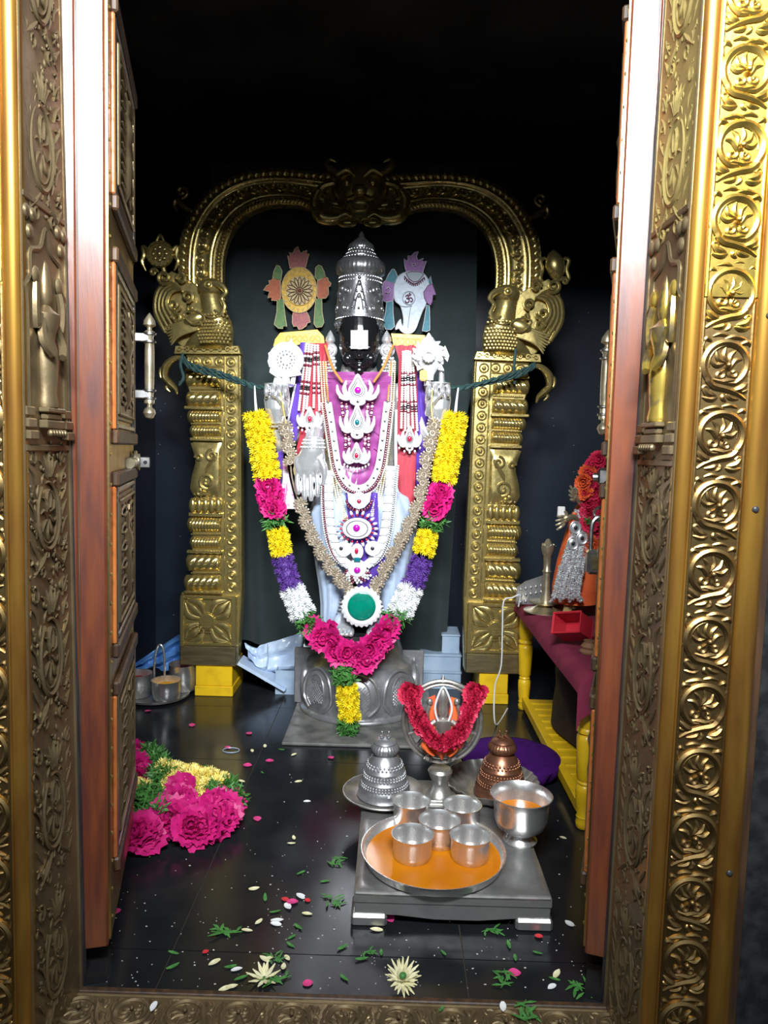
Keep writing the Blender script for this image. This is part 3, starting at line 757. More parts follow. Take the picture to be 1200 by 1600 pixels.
    for (dx, dy) in ((-1, -1), (1, -1), (1, 1), (-1, 1)):
        m2 = MB(fn); cx, cy = 327.5, 967.5
        tip = np.array([cx + dx * 33, cy + dy * 30]); b = np.array([cx + dx * 8, cy + dy * 7]); per = np.array([-dy * 1.0, dx * 1.0])
        for k, w_ in ((-1, 1), (0, 1), (1, 1)):
            pts = [b + per * 3 * k, (b + tip) / 2 + per * 9 * k, tip + per * 2 * k]
            m2.tube(cr([A(p[0], p[1], .034) for p in pts], 4), [2 * pk, 6.5 * pk, 1 * pk], 8, sq=(.7, 1), up=(0, 1, 0))
        m2.obj('petal', M['brass_arch'], fb_)
    m2 = MB(fn)
    for r0, d0 in ((13, .040), (11, .046)):
        m2.loft([[A(327.5 + r0 * math.cos(t), 967.5 + r0 * math.sin(t), dd) for t in a] for dd in (.028, d0)])
    for k in range(5):
        for j in range(5): m2.box(A(319 + 4.2 * k, 0)[0], A(321 + 4.2 * k, 0)[0], YA - .048, YA - .044, A(0, 976 - 4 * j)[2], A(0, 974 - 4 * j)[2])
    m2.obj('boss', M['brass_arch'], fb_, smooth=False)
    m2 = MB(fn); m2.box(c2[0], c1[0] + .002, YA - .034, YA + .075, c2[2], c1[2], .004); m2.obj('plain_base', M['brass_plain'], arch, smooth=False)
    # ---- arch limb
    O = cr([A(*q) for q in [(281, 470), (279, 422), (282, 374), (293, 341), (318, 305), (350, 282), (388, 269), (434, 265), (485, 268), (566, 276)]], 10)
    I = cr([A(*q) for q in [(352, 470), (348, 438), (350, 398), (361, 365), (380, 341), (408, 325), (438, 320), (470, 322), (494, 330), (566, 345)]], 10)
    O, I = resample(O, .01), resample(I, .01)
    n = 90
    O = O[np.linspace(0, len(O) - 1, n).astype(int)]; I = I[np.linspace(0, len(I) - 1, n).astype(int)]
    up_, pd = [0, .20, .24, .29, .34, .66, .70, .75, .79, 1.0], [.004, .004, .016, .016, .004, .004, .014, .014, .003, .003]
    def limb(u, v):
        k = v * (n - 1); i = min(int(k), n - 2); fr_ = k - i
        o = O[i] * (1 - fr_) + O[i + 1] * fr_; q = I[i] * (1 - fr_) + I[i + 1] * fr_
        p = o + (q - o) * u; p[1] = YA - np.interp(u, up_, pd); return p
    m2 = MB(fn); m2.grid(limb, 34, 70, thick=(0, .05, 0)); lb = m2.obj('arch_limb', M['brass_arch'], arch, angle=35)
    for nm, u, step, rad, tilt in (('outer_rope', .10, 11, 7.2, .75), ('inner_rope', .90, 5.6, 6.6, .8)):
        path = resample(np.array([limb(u, v) for v in np.linspace(0.02, .93, 80)]), step * pk)
        m2 = MB(fn)
        for i in range(1, len(path) - 1):
            t_ = path[i + 1] - path[i - 1]; ang = math.atan2(t_[2], t_[0])
            R = np.array(Matrix.Rotation(-(ang + tilt), 3, 'Y'))
            m2.ell(path[i] - [0, .004, 0], (rad * pk, .013, step * .52 * pk), 8, 6, R)
        m2.obj(nm, M['brass_arch'], lb)
    m2 = MB(fn)
    for i in range(15):
        v = .06 + .055 * i; c = limb(.5, v); e1 = limb(.5, v + .02) - c; e1 /= np.linalg.norm(e1); e2 = limb(.7, v) - c; e2 /= np.linalg.norm(e2)
        s2 = 1 if i % 2 else -1; q = np.radians(np.linspace(0, 470, 16)); r_ = np.linspace(1, .2, 16) * 8 * pk
        m2.tube([c + e1 * x * math.cos(t) + e2 * s2 * x * math.sin(t) - np.array([0, .006, 0]) for t, x in zip(q, r_)], [2.2 * pk, 1.8 * pk, 1.6 * pk], 6)
        for k in (-1, 1):
            m2.tube(cr([c + e1 * 6 * pk, c + e1 * 12 * pk + e2 * 5 * k * pk - np.array([0, .006, 0]), c + e1 * 15 * pk + e2 * 10 * k * pk], 3), [1 * pk, 2.4 * pk, .6 * pk], 6)
        m2.ell(c - [0, .008, 0], 2.6 * pk, 8, 6)
    m2.obj('limb_scroll', M['brass_arch'], lb)
    # ---- peacock on top of the pillar, facing inward
    m2 = MB(fn)
    rings = []
    for (cx, cy, rx, ry, dd, dz) in [(324, 548, 40, .02, .010, 0), (330, 535, 36, .045, .02, 0), (338, 520, 30, .055, .03, 0), (341, 505, 24, .050, .035, 0), (338, 490, 19, .044, .035, 0), (334, 474, 17, .040, .035, 0), (332, 460, 17, .038, .035, 0), (332, 450, 13, .03, .035, 0), (332, 443, 5, .012, .035, 0)]:
        rings.append([A(cx + rx * math.cos(t), cy, dd + ry * math.sin(t)) for t in np.linspace(0, 2 * PI, 17)[:-1]])
    m2.loft(rings); pcx = m2.obj('peacock', M['brass_arch'], arch, angle=60)
    m2 = MB(fn)
    m2.ell(A(333, 453, .045), (20 * pk, .046, 14 * pk), 16, 10)
    m2.tube(cr(AL([(340, 450), (352, 453), (360, 463), (354, 473), (358, 486), (352, 496), (342, 490)], .086), 5), [4.5 * pk, 5 * pk, 4 * pk, 3 * pk, 3.6 * pk, 3.2 * pk, 1.5 * pk], 8)
    m2.ell(A(334, 452, .090), (4.5 * pk, .008, 4.5 * pk), 10, 6); m2.tube([A(334 + 7 * math.cos(q), 452 + 6 * math.sin(q), .088) for q in np.linspace(0, 2 * PI, 15)[:-1]], 1.3 * pk, 6, closed=True)
    m2.tube(cr(AL([(322, 452), (330, 445), (340, 446)], .074), 4), 1.6 * pk, 6); m2.obj('beak', M['brass_arch'], pcx)
    m2 = MB(fn)
    for k in range(9): m2.ell(A(318 + 5.4 * k, 499 - 2.0 * math.sin(k * .4), .090 - .0011 * (k - 4) ** 2), 2.5 * pk, 6, 4)
    m2.tube(cr(AL([(316, 492), (340, 503), (362, 492)], .088), 5), 1.4 * pk, 6); m2.obj('collar', M['brass_arch'], pcx)
    m2 = MB(fn)
    for j in range(7):
        for k in range(10):
            x = 316 + 5.0 * k + 2.5 * (j % 2); y = 508 + 5.0 * j
            if abs(x - 340) < 27 - .25 * abs(y - 520):
                m2.ell(A(x, y, .092 - .00005 * (x - 338) ** 2 - .0012 * j), (2.7 * pk, .006, 2.6 * pk), 6, 4)
    tag(m2.obj('breast_scales', M['brass_arch'], pcx), kind='stuff')
    m2 = MB(fn)
    for k in range(7):
        m2.tube(cr(AL([(322 - k, 500 + 3 * k), (300 - 2 * k, 506 + 3.5 * k), (266 + 1.5 * k, 516 + 4.5 * k)], .072), 4), [3 * pk, 3.6 * pk, 1 * pk], 6, sq=(.6, 1), up=(0, 1, 0))
    wg = m2.obj('wing', M['brass_arch'], pcx)
    m2 = MB(fn); m2.ell(A(311, 503, .078), (17 * pk, .014, 9 * pk), 14, 8, np.array(Matrix.Rotation(-.35, 3, 'Y')))
    m2.tube(cr(AL([(296, 498), (304, 492), (318, 494), (328, 503), (322, 511), (308, 512)], .090), 4, True), 1.5 * pk, 6, closed=True); m2.obj('wing_covert', M['brass_arch'], wg)
    m2 = MB(fn)
    for k in range(4):
        m2.tube(cr(AL([(262 + 6 * k, 522 - 5 * k), (247 + 6 * k, 490 - 3 * k), (250 + 7 * k, 458 + 1 * k), (268 + 6 * k, 444 + 4 * k), (284 + 2 * k, 452 + 3 * k)], .03 + .006 * k), 6), [2.5 * pk, 4 * pk, 3.6 * pk, 2.6 * pk, 1.2 * pk], 6)
    for (cx, cy, r, a0, tn) in [(262, 438, 11, 60, 1.5), (277, 481, 10, 0, 1.4), (297, 467, 9, 90, -1.4), (288, 440, 8, 180, 1.3), (280, 500, 8, 180, 1.3), (302, 486, 6, 0, 1.2), (246, 430, 6, 0, -1.2)]:
        m2.tube(AL(cir_spiral(cx, cy, r, a0, tn), .05), [2.6 * pk, 2.6 * pk, 1.6 * pk], 6)
    m2.prism([(q[0], q[2]) for q in AL([(262, 525), (246, 490), (250, 440), (270, 425), (300, 440), (318, 455), (318, 520), (290, 545)])], YA - .022, YA + .03, .004)
    m2.obj('tail_scroll', M['brass_arch'], pcx)
    m2 = MB(fn)
    for k in range(8): m2.tube(AL(cir_spiral(283 + 12.5 * k, 547, 4.5, 180 if k % 2 else 0, 1.1 * (1 if k % 2 else -1), 10), .03), 1.4 * pk, 5)
    m2.prism([(q[0], q[2]) for q in AL([(276, 541), (374, 541), (378, 554), (274, 554)])], YA - .022, YA + .04, .003)
    m2.obj('perch', M['brass_arch'], pcx, angle=30)
    # ---- hooked leaf bracket for the cords
    m2 = MB(fn); m2.tube(cr(AL([(290, 560), (274, 562), (262, 574), (260, 590), (268, 600), (276, 608), (279, 617)], .02), 6), [3 * pk, 5 * pk, 6.5 * pk, 5.5 * pk, 6 * pk, 4 * pk, 1 * pk], 10, sq=(1.6, 1), up=(0, 1, 0))
    m2.tube(cr(AL([(262, 574), (254, 578), (254, 590), (262, 596)], .02), 5), [2 * pk, 3.4 * pk, 3 * pk, 1.5 * pk], 8)
    m2.tube(cr(AL([(268, 598), (262, 606), (268, 613)], .02), 5), [2 * pk, 3 * pk, 1 * pk], 8); m2.obj('hook_bracket', M['brass_arch'], arch)
    # ---- curled finials high on the limb
    m2 = MB(fn); m2.tube(cr(AL([(300, 330), (286, 322), (276, 312), (272, 322), (278, 330)], .0), 5), [3 * pk, 4.5 * pk, 4 * pk, 3 * pk, 2 * pk], 8); m2.tube(AL(cir_spiral(284, 300, 10, 90, -1.2)), 2.5 * pk, 6); m2.obj('curl_finial', M['brass_arch'], arch)
# wheel ornament (left) and conch ornament (right) on stalks beside the limb
m2 = MB(); cx, cy = 251, 398
m2.loft([[A(cx + r * math.cos(t), cy + r * math.sin(t), d) for t in np.linspace(0, 2 * PI, 25)[:-1]] for r, d in ((20, 0), (22, .01), (20, .02), (17, .02), (16, .014))])
for k in range(8):
    t = k * PI / 4; m2.ell(A(cx + 10 * math.cos(t), cy + 10 * math.sin(t), .018), (3.5 * pk, .006, 3.5 * pk), 8, 6)
for k in range(16):
    t = k * PI / 8; m2.ell(A(cx + 18.5 * math.cos(t), cy + 18.5 * math.sin(t), .022), 1.8 * pk, 6, 4)
m2.ell(A(cx, cy, .02), (5 * pk, .01, 5 * pk), 10, 6)
for s2 in (-1, 1):
    m2.tube(cr(AL([(cx + s2 * 20, cy - 6), (cx + s2 * 27, cy - 12), (cx + s2 * 25, cy + 2), (cx + s2 * 28, cy + 12), (cx + s2 * 22, cy + 26)], .008), 5), [4 * pk, 3 * pk, 4 * pk, 3.5 * pk, 1 * pk], 8)
m2.tube(cr(AL([(cx - 6, cy - 20), (cx, cy - 30), (cx + 6, cy - 20)], .006), 4), [2 * pk, 3 * pk, 2 * pk], 8)
m2.tube(cr(AL([(cx + 4, cy + 20), (cx + 8, cy + 34), (cx + 16, cy + 42)], 0), 4), 4 * pk, 8)
m2.obj('wheel_ornament', M['brass_arch'], arch)
m2 = MB(); cx, cy = 866, 418
m2.loft([[A(cx + dx + r * math.cos(t), cy + y, .01 + .8 * r * pk * math.sin(t)) for t in np.linspace(0, 2 * PI, 17)[:-1]] for y, r, dx in ((-26, 2, -2), (-20, 9, -2), (-10, 15, 0), (0, 16, 0), (10, 13, 2), (20, 7, 4), (28, 2, 6))])
m2.tube(AL(cir_spiral(cx - 2, cy - 8, 9, 0, 1.6), .022), [2.5 * pk, 2 * pk], 6)
for k in range(4): m2.tube(cr(AL([(cx - 10 + 5 * k, cy - 2), (cx - 6 + 4 * k, cy + 10), (cx + 2 + 2 * k, cy + 22)], .02), 4), 1.6 * pk, 6)
for s2 in (-1, 1):
    m2.tube(cr(AL([(cx + s2 * 14, cy - 14), (cx + s2 * 22, cy - 10), (cx + s2 * 19, cy + 4), (cx + s2 * 22, cy + 18), (cx + s2 * 14, cy + 26)], .006), 5), [3 * pk, 3.5 * pk, 3 * pk, 3.5 * pk, 1 * pk], 8)
m2.tube(cr(AL([(cx - 8, cy + 20), (cx - 14, cy + 30), (cx - 24, cy + 36)], 0), 4), 4 * pk, 8)
m2.obj('conch_ornament', M['brass_arch'], arch)
# lion mask at the crown of the arch
def mk_mask():
    cx = 563; m2 = MB()
    for (x, y, rx, ry, d) in [(0, 296, 44, 38, .055), (0, 322, 28, 20, .065)]: m2.ell(A(cx + x, y, .01), (rx * pk, d, ry * pk), 20, 12)
    m2.ell(A(cx, 306, .068), (12 * pk, .022, 9 * pk), 12, 8)
    for s2 in (-1, 1):
        m2.tube(cr(AL([(cx + s2 * 6, 284), (cx + s2 * 20, 274), (cx + s2 * 36, 282)], .058), 5), [3 * pk, 4.5 * pk, 2 * pk], 8)
        m2.tube(cr(AL([(cx + s2 * 34, 276), (cx + s2 * 50, 262), (cx + s2 * 46, 254), (cx + s2 * 36, 258)], .03), 5), [6 * pk, 5 * pk, 3.5 * pk, 1.5 * pk], 8)
        m2.tube(cr(AL([(cx + s2 * 6, 314), (cx + s2 * 18, 320), (cx + s2 * 26, 310)], .07), 5), 2.2 * pk, 6)
        m2.tube(cr(AL([(cx + s2 * 40, 290), (cx + s2 * 58, 296), (cx + s2 * 64, 312), (cx + s2 * 50, 316)], .03), 5), [4 * pk, 6 * pk, 5 * pk, 2 * pk], 8)
    k_ = m2.obj('lion_mask', M['brass_arch'], arch)
    m2 = MB()
    for s2 in (-1, 1): m2.ell(A(cx + s2 * 20, 292, .056), (7 * pk, .014, 7 * pk), 12, 8)
    m2.obj('mask_eye', M['brass_arch'], k_)
    m2 = MB()
    for k in range(6): m2.box(A(cx - 13 + 4.6 * k, 0)[0], A(cx - 9.4 + 4.6 * k, 0)[0], YA - .080, YA - .06, A(0, 324)[2], A(0, 316)[2], .002)
    m2.obj('teeth', M['brass_arch'], k_)
    m2 = MB(); m2.prism([(q[0], q[2]) for q in AL([(cx - 16, 328), (cx + 16, 328), (cx + 12, 342), (cx - 12, 342)])], YA - .082, YA - .03, .004); m2.tube(cr(AL([(cx - 10, 331), (cx - 7, 338), (cx + 7, 338), (cx + 10, 331)], .084), 4), 1.5 * pk, 6); m2.obj('chin', M['brass_arch'], k_, angle=30)
    for s2 in (-1, 1):
        m2 = MB(); pth = cr(AL([(cx + s2 * 62, 300), (cx + s2 * 70, 322), (cx + s2 * 60, 342), (cx + s2 * 38, 346), (cx + s2 * 22, 340), (cx + s2 * 12, 346)], .035), 8)
        m2.tube(pth, [5 * pk, 9 * pk, 11 * pk, 9 * pk, 7 * pk, 4 * pk], 10)
        for i in range(2, len(pth) - 2, 1): m2.ell(pth[i] - [0, .022, 0], (3.0 * pk, .006, 3.0 * pk), 6, 4)
        m2.ell(A(cx + s2 * 20, 353, .04), (15 * pk, .02, 7 * pk), 14, 8)
        m2.tube(cr(AL([(cx + s2 * 9, 353), (cx + s2 * 20, 347), (cx + s2 * 31, 353), (cx + s2 * 20, 359)], .058), 5, True), 1.4 * pk, 6, closed=True)
        for k in range(3): m2.tube(cr(AL([(cx + s2 * (44 + 4 * k), 318), (cx + s2 * (45 + 5 * k), 328 + k), (cx + s2 * (40 + 5 * k), 334)], .055), 4), 2.2 * pk, 6)
        m2.obj('serpent_scroll', M['brass_arch'], k_)
mk_mask()

# yellow blocks that carry the two pillars
zb0 = float(A(320, 1037)[2])
for (x0, x1, lab) in ((305, 362, 'yellow painted wooden block under the left brass pillar'), (748, 793, 'yellow painted wooden block under the right brass pillar')):
    c0, c1 = P(x0, 1090, YA - .03), P(x1, 1090, YA - .03)
    t = thing('yellow_block', lab, 'block', ((c0[0] + c1[0]) / 2, YA + .05, 0), 'yellow blocks under the pillars')
    MB().box(c0[0], c1[0], YA - .025, YA + .20, .045, zb0 - .001, .003).obj('upper_block', M['yellow_paint'], t, smooth=False)
    MB().box(c0[0] - .003, c1[0] + .004, YA - .029, YA + .20, 0, .045, .003).obj('lower_block', M['yellow_paint'], t, smooth=False)

# dark green curtain hanging behind the idol
YC = 3.42
def curtain(u, v):
    yt, yb = 255, np.interp(u, [0, .25, .7, 1], [1000, 1010, 1034, 1030])
    py = yt + (yb - yt) * v
    xl = np.interp(py, [255, 560, 1030], [330, 352, 366]); xr = np.interp(py, [255, 560, 760, 1030], [747, 744, 714, 696])
    f = .018 * math.sin(u * 31 + 1.2 * math.sin(3 * v)) + .012 * math.sin(u * 13 + 2 * v) + .006 * math.sin(u * 60 + 4 * v) * v
    f *= .35 + .65 * min(1, v * 1.5)
    return P(xl + (xr - xl) * u, py, YC) + np.array([0, f, 0])
cu = tag(MB().grid(curtain, 120, 40, thick=(0, .004, 0)).obj('curtain', M['curtain_cloth'], loc=P(540, 1020, YC)), 'dark green cloth curtain hanging behind the idol', 'curtain')
pt = [P(300, 258, YC + .045), P(540, 258, YC + .045), P(800, 258, YC + .045)]
tag(MB().tube(pt, .009, 10).obj('curtain_rod', M['black_metal'], loc=pt[1]), 'thin dark rod carrying the green curtain behind the arch', 'rod')
# ================================================================== idol, dress and jewellery
mat('silver', (.86, .86, .87), (.70, .70, .71), metal=.74, rough=.25, rough2=.34, scale=30, mix=(.5, .8), bump=.08, bscale=60)
mat('silver_dark', (.44, .44, .45), (.25, .25, .26), metal=.75, rough=.30, rough2=.42, scale=24, mix=(.42, .72), bump=.12, bscale=70)
mat('crown_silver_shaded', (.33, .33, .335), (.17, .17, .175), metal=.8, rough=.28, rough2=.4, scale=40, mix=(.42, .7), bump=.2, bscale=110)  # silver darkened, the half-shadow over the crown put into the colour
mat('silver_white', (.90, .90, .90), (.80, .80, .81), metal=.35, rough=.30, scale=60, mix=(.5, .7))  # whitened silver: overexposure of the ornaments put into the base colour
mat('black_stone', (.008, .008, .009), rough=.16, spec=.6)
mat('black_slab', (.015, .015, .017), (.03, .03, .03), rough=.3, scale=20)
mat('magenta_silk', (.30, .048, .235), (.24, .038, .19), rough=.5, scale=30, sheen=.4, bump=.05, bscale=200)
mat('red_cloth', (.42, .030, .050), (.36, .025, .045), rough=.6, scale=20, sheen=.3)
mat('red_dark_cloth', (.32, .022, .045), rough=.6, sheen=.3)
mat('purple_cloth', (.10, .035, .36), (.085, .03, .30), rough=.6, scale=20, sheen=.3)
mat('white_cloth', (.82, .84, .86), rough=.6)
mat('teal_edge', (.45, .68, .70), rough=.6)
mat('pink_print', (.80, .70, .78), (.62, .25, .48), rough=.6, scale=45, mix=(.50, .58))
mat('pale_satin', (.44, .53, .68), (.36, .45, .60), rough=.32, scale=10, sheen=.2, spec=.6)
mat('gold_brocade', (.70, .42, .05), (.58, .27, .02), rough=.42, scale=60, mix=(.45, .6), metal=.25)
mat('gold_thread', (.50, .22, .02), rough=.5)
mat('pearl', (.86, .86, .82), rough=.2, coat=.5)
mat('gold_bead', (.78, .70, .42), rough=.25, metal=.3, coat=.3)
mat('maroon_bead', (.16, .012, .03), rough=.15, coat=.6)
mat('black_bead', (.010, .010, .012), rough=.15, coat=.6)
mat('magenta_gem', (.42, .01, .36), rough=.06, coat=1)
mat('red_gem', (.42, .01, .05), rough=.08, coat=1)
mat('teal_gem', (.005, .14, .17), rough=.06, coat=1)
mat('green_gem', (.0, .20, .135), (.0, .15, .10), rough=.10, coat=1, scale=30)
mat('dark_gem', (.02, .02, .025), rough=.1, coat=.8)
mat('orange_cord', (.52, .22, .05), rough=.6)
mat('lace_gold', (.46, .39, .30), (.28, .22, .155), rough=.38, metal=.45, scale=120, mix=(.4, .6), bump=.2, bscale=300)
mat('sandal_paste', (.72, .55, .20), (.60, .45, .12), rough=.8, scale=50)

YI = 3.05
ps = S(2.92)
def I2(px, py, Y=2.90): return P(px, py, Y)
def IL(lst, Y=2.90): return [P(a, b, Y) for a, b in lst]
idol = thing('deity_statue', 'standing four-armed temple idol with black stone face, silver crown and silver hands', 'statue', P(562, 994, YI))
# ---- body with arms, hands and feet: one continuous skin
mb = MB()
def ring(cx, y, hw, d, Yc=YI, n=20):
    c = P(cx, y, Yc); h = hw * S(Yc)
    return [c + np.array([h * math.cos(t), d * math.sin(t), 0]) for t in np.linspace(0, 2 * PI, n + 1)[:-1]]
mb.loft([ring(561, y, h, d) for y, h, d in [(570, 26, .07), (584, 30, .075), (592, 50, .09), (603, 64, .10), (640, 66, .115), (690, 58, .11), (740, 56, .115), (790, 62, .125), (830, 58, .12), (870, 50, .11)]])
for s2, cx in ((-1, 532), (1, 597)):
    mb.loft([ring(cx + s2 * o, y, h, d) for y, h, d, o in [(850, 30, .09, -2), (900, 24, .075, 0), (935, 19, .055, 1), (960, 17, .05, 2), (985, 17, .05, 2)]])
def arm(pts, rad): mb.tube(cr([P(a, b, c) for a, b, c in pts], 6), [r * ps for r in rad], 12)
arm([(508, 606, 3.05), (480, 640, 3.04), (450, 685, 3.02), (440, 696, 3.0), (436, 680, 2.97), (434, 655, 2.95)], [17, 18, 16, 14, 12, 11])
arm([(614, 606, 3.05), (640, 640, 3.04), (672, 685, 3.02), (682, 692, 3.0), (684, 676, 2.97), (684, 650, 2.95)], [17, 18, 16, 14, 12, 11])
arm([(510, 612, 3.04), (498, 650, 3.02), (492, 678, 2.96), (489, 700, 2.91)], [17, 17, 15, 15])
arm([(612, 612, 3.06), (630, 660, 3.08), (640, 710, 3.08), (622, 765, 3.06)], [17, 16, 14, 12])
def upper_hand(cx, s2):
    Yh = 2.93
    mb.loft([[P(cx + ox + h * math.cos(t), y, Yh + dz) + np.array([0, d * math.sin(t), 0]) for t in np.linspace(0, 2 * PI, 17)[:-1]] for y, h, d, ox, dz in
             [(662, 11, .028, 0, .01), (652, 14, .032, 0, .005), (640, 19, .036, 0, 0), (626, 21, .036, 0, 0), (614, 20, .032, 0, 0), (606, 15, .026, 0, 0)]])
    for k in range(4):                                      # four fingers fold over at the top
        x = cx - 15 + 10 * k
        mb.tube(cr([P(x, 622, Yh - .022), P(x, 609 - 2 * (k in (1, 2)), Yh - .030), P(x + s2 * 1, 603, Yh - .048), P(x + s2 * 2, 611, Yh - .064), P(x + s2 * 2, 619, Yh - .058)], 4), [3.9 * ps, 4.0 * ps, 3.9 * ps, 3.7 * ps, 3.2 * ps], 8)
    mb.tube(cr([P(cx - s2 * 14, 648, Yh - .022), P(cx - s2 * 12, 634, Yh - .045), P(cx - s2 * 3, 622, Yh - .054), P(cx + s2 * 4, 617, Yh - .052)], 4), [7 * ps, 6 * ps, 5 * ps, 4 * ps], 8)
upper_hand(433, -1); upper_hand(684, 1)
# lowered giving hand, palm to the viewer
Yh = 2.885
mb.loft([[P(cx + h * math.cos(t), y, Yh) + np.array([0, d * math.sin(t), 0]) for t in np.linspace(0, 2 * PI, 21)[:-1]] for y, cx, h, d in
         [(683, 490, 15, .036), (694, 490, 17, .038), (706, 488, 20, .036), (720, 484, 24, .030), (734, 482, 24.5, .024), (742, 481, 22, .018), (746, 481, 18, .012)]])
for x0, x1, y1, r in ((463, 466, 773, 4.1), (474, 476, 782, 4.3), (485, 486, 783, 4.3), (496, 496, 777, 4.1)):
    mb.tube(cr([P(x0 + (481 - x0) * .15, 732, Yh - .004), P((x0 + x1) / 2, 754, Yh - .012), P(x1, y1 - 6, Yh - .016), P(x1, y1, Yh - .014)], 4), [r * 1.05 * ps, r * 1.05 * ps, r * ps, r * .7 * ps], 8)
mb.tube(cr([P(499, 716, Yh - .012), P(506, 730, Yh - .016), P(507, 746, Yh - .014), P(504, 758, Yh - .010)], 4), [7 * ps, 6.5 * ps, 5.5 * ps, 3.6 * ps], 8)
mb.ell(P(497, 722, Yh - .014), (11 * ps, .014, 19 * ps), 12, 8, np.array(Matrix.Rotation(.25, 3, 'Y'))); mb.ell(P(468, 728, Yh - .010), (9 * ps, .012, 17 * ps), 12, 8, np.array(Matrix.Rotation(-.2, 3, 'Y')))
# feet with toes
zf = float(P(535, 992, 2.86)[2])
for cx, s2 in ((536, -1), (592, 1)):
    c = P(cx, 985, 2.93)
    mb.loft([[np.array([c[0] + h * ps * math.cos(t) + sh * ps, c[1] + dy, zf + hz * (.5 + .5 * math.sin(t))]) for t in np.linspace(0, 2 * PI, 15)[:-1]] for dy, h, hz, sh in
             [(.07, 13, .07, 0), (.02, 15, .07, 0), (-.03, 17, .05, s2 * 0), (-.06, 18, .04, s2), (-.08, 17, .028, s2)]])
    for k in range(5):
        x = c[0] + (-14 + 7.2 * k) * ps * (1 if s2 > 0 else 1); big = (k == 4) if s2 < 0 else (k == 0)
        r = .0125 if big else .0095
        dy = -.085 - (.012 if big else .004 + .002 * (k if s2 < 0 else 4 - k))
        mb.tube([(x, c[1] - .06, zf + .016), (x, c[1] + dy + .006, zf + r + .003), (x, c[1] + dy - .008, zf + r)], [r, r * 1.1, r * .9], 8)
        mb.ell((x, c[1] + dy - .008, zf + r), r, 8, 6)
bd = mb.obj('body', M['silver'], idol)
rm = bd.modifiers.new('skin', 'REMESH'); rm.mode = 'VOXEL'; rm.voxel_size = .0034; rm.use_smooth_shade = True
sm = bd.modifiers.new('smooth', 'SMOOTH'); sm.factor = .5; sm.iterations = 2
# ---- head
mb = MB(); hc = P(562, 546, 3.01)
k_ = S(3.01)
rings = []
for y, hw, d in [(500, 30, .095), (515, 33, .100), (530, 33.5, .102), (545, 33, .100), (558, 31, .096), (568, 27, .090), (576, 22, .080), (582, 16, .066), (586, 8, .045)]:
    c = P(562, y, 3.01); rings.append([c + np.array([hw * k_ * math.cos(t), d * math.sin(t), 0]) for t in np.linspace(0, 2 * PI, 29)[:-1]])
mb.loft(rings)
Yf = 2.912
mb.tube(cr([P(561, 533, Yf), P(561, 546, Yf - .008), P(561, 556, Yf - .016), P(561, 560, Yf - .010)], 4), [2.5 * ps, 3.2 * ps, 4.8 * ps, 3 * ps], 10)
for s2 in (-1, 1):
    mb.ell(P(561 + s2 * 4.5, 558.5, Yf - .004), (3 * ps, .008, 2.4 * ps), 8, 6)
    mb.ell(P(561 + s2 * 14, 543, Yf + .010), (8.5 * ps, .010, 4.2 * ps), 12, 8)
    mb.tube(cr([P(561 + s2 * 5, 536, Yf), P(561 + s2 * 14, 532.5, Yf + .004), P(561 + s2 * 25, 537, Yf + .026)], 4), 1.6 * ps, 6)
    mb.ell(P(561 + s2 * 18, 560, Yf + .022), (8 * ps, .014, 8 * ps), 10, 8)
mb.ell(P(561, 567, Yf), (8.5 * ps, .008, 2.2 * ps), 12, 6); mb.ell(P(561, 571.5, Yf + .002), (7 * ps, .009, 2.6 * ps), 12, 6)
mb.ell(P(561, 579, Yf + .010), (8 * ps, .010, 5 * ps), 10, 8)
hd = mb.obj('head', M['black_stone'], idol, angle=60)
rm = hd.modifiers.new('skin', 'REMESH'); rm.mode = 'VOXEL'; rm.voxel_size = .003; rm.use_smooth_shade = True
sm = hd.modifiers.new('smooth', 'SMOOTH'); sm.factor = .5; sm.iterations = 3
MB().grid(lambda u, v: P(548 + 27 * u, 516 + 29 * v, 2.893 + .010 * (2 * u - 1) ** 2), 7, 5, thick=(0, .008, 0)).obj('forehead_plate', M['silver_white'], hd)
# ---- crown
ax = P(563, 450, 3.03); kc = S(3.03)
prof = [(362, 1.5), (367, 4), (371, 5), (374, 8), (378, 12), (383, 18), (388, 20), (392, 19), (396, 17), (398, 22), (401, 25), (404, 24), (406, 30), (412, 35), (420, 37), (428, 36), (433, 31), (436, 33), (440, 33), (444, 33), (470, 35), (495, 37), (500, 35.5), (503, 37.5), (515, 37.5), (521, 36)]
PR = [(r * kc, float(P(563, y, 3.03)[2] - ax[2])) for y, r in prof][::-1]
def rf(ang, i, z):
    y = prof[len(prof) - 1 - i][0]
    if 406 < y < 430: return 1 + .03 * np.abs(np.sin(18 * ang))
    if 380 < y < 392: return 1 + .03 * np.abs(np.sin(12 * ang))
    return 1.0
crn = MB().lathe(PR, 108, ax, 1, .95, rf).obj('crown', M['crown_silver_shaded'], idol, angle=70)
def crown_pt(a, y, off=0.0):
    r = np.interp(y, [q[0] for q in prof], [q[1] for q in prof]) * kc + off
    return np.array([ax[0] + r * math.cos(a), ax[1] + .95 * r * math.sin(a), float(P(563, y, 3.03)[2])])
mb = MB()
for y, nb, rb in ((398, 30, 1.5), (405, 34, 1.6), (437, 48, 1.6), (443, 48, 1.3), (501, 50, 1.6), (392, 24, 1.4)):
    for k in range(nb): mb.ell(crown_pt(2 * PI * k / nb, y), rb * kc, 6, 4)
mb.obj('crown_beading', M['silver_dark'], crn)
mb = MB()
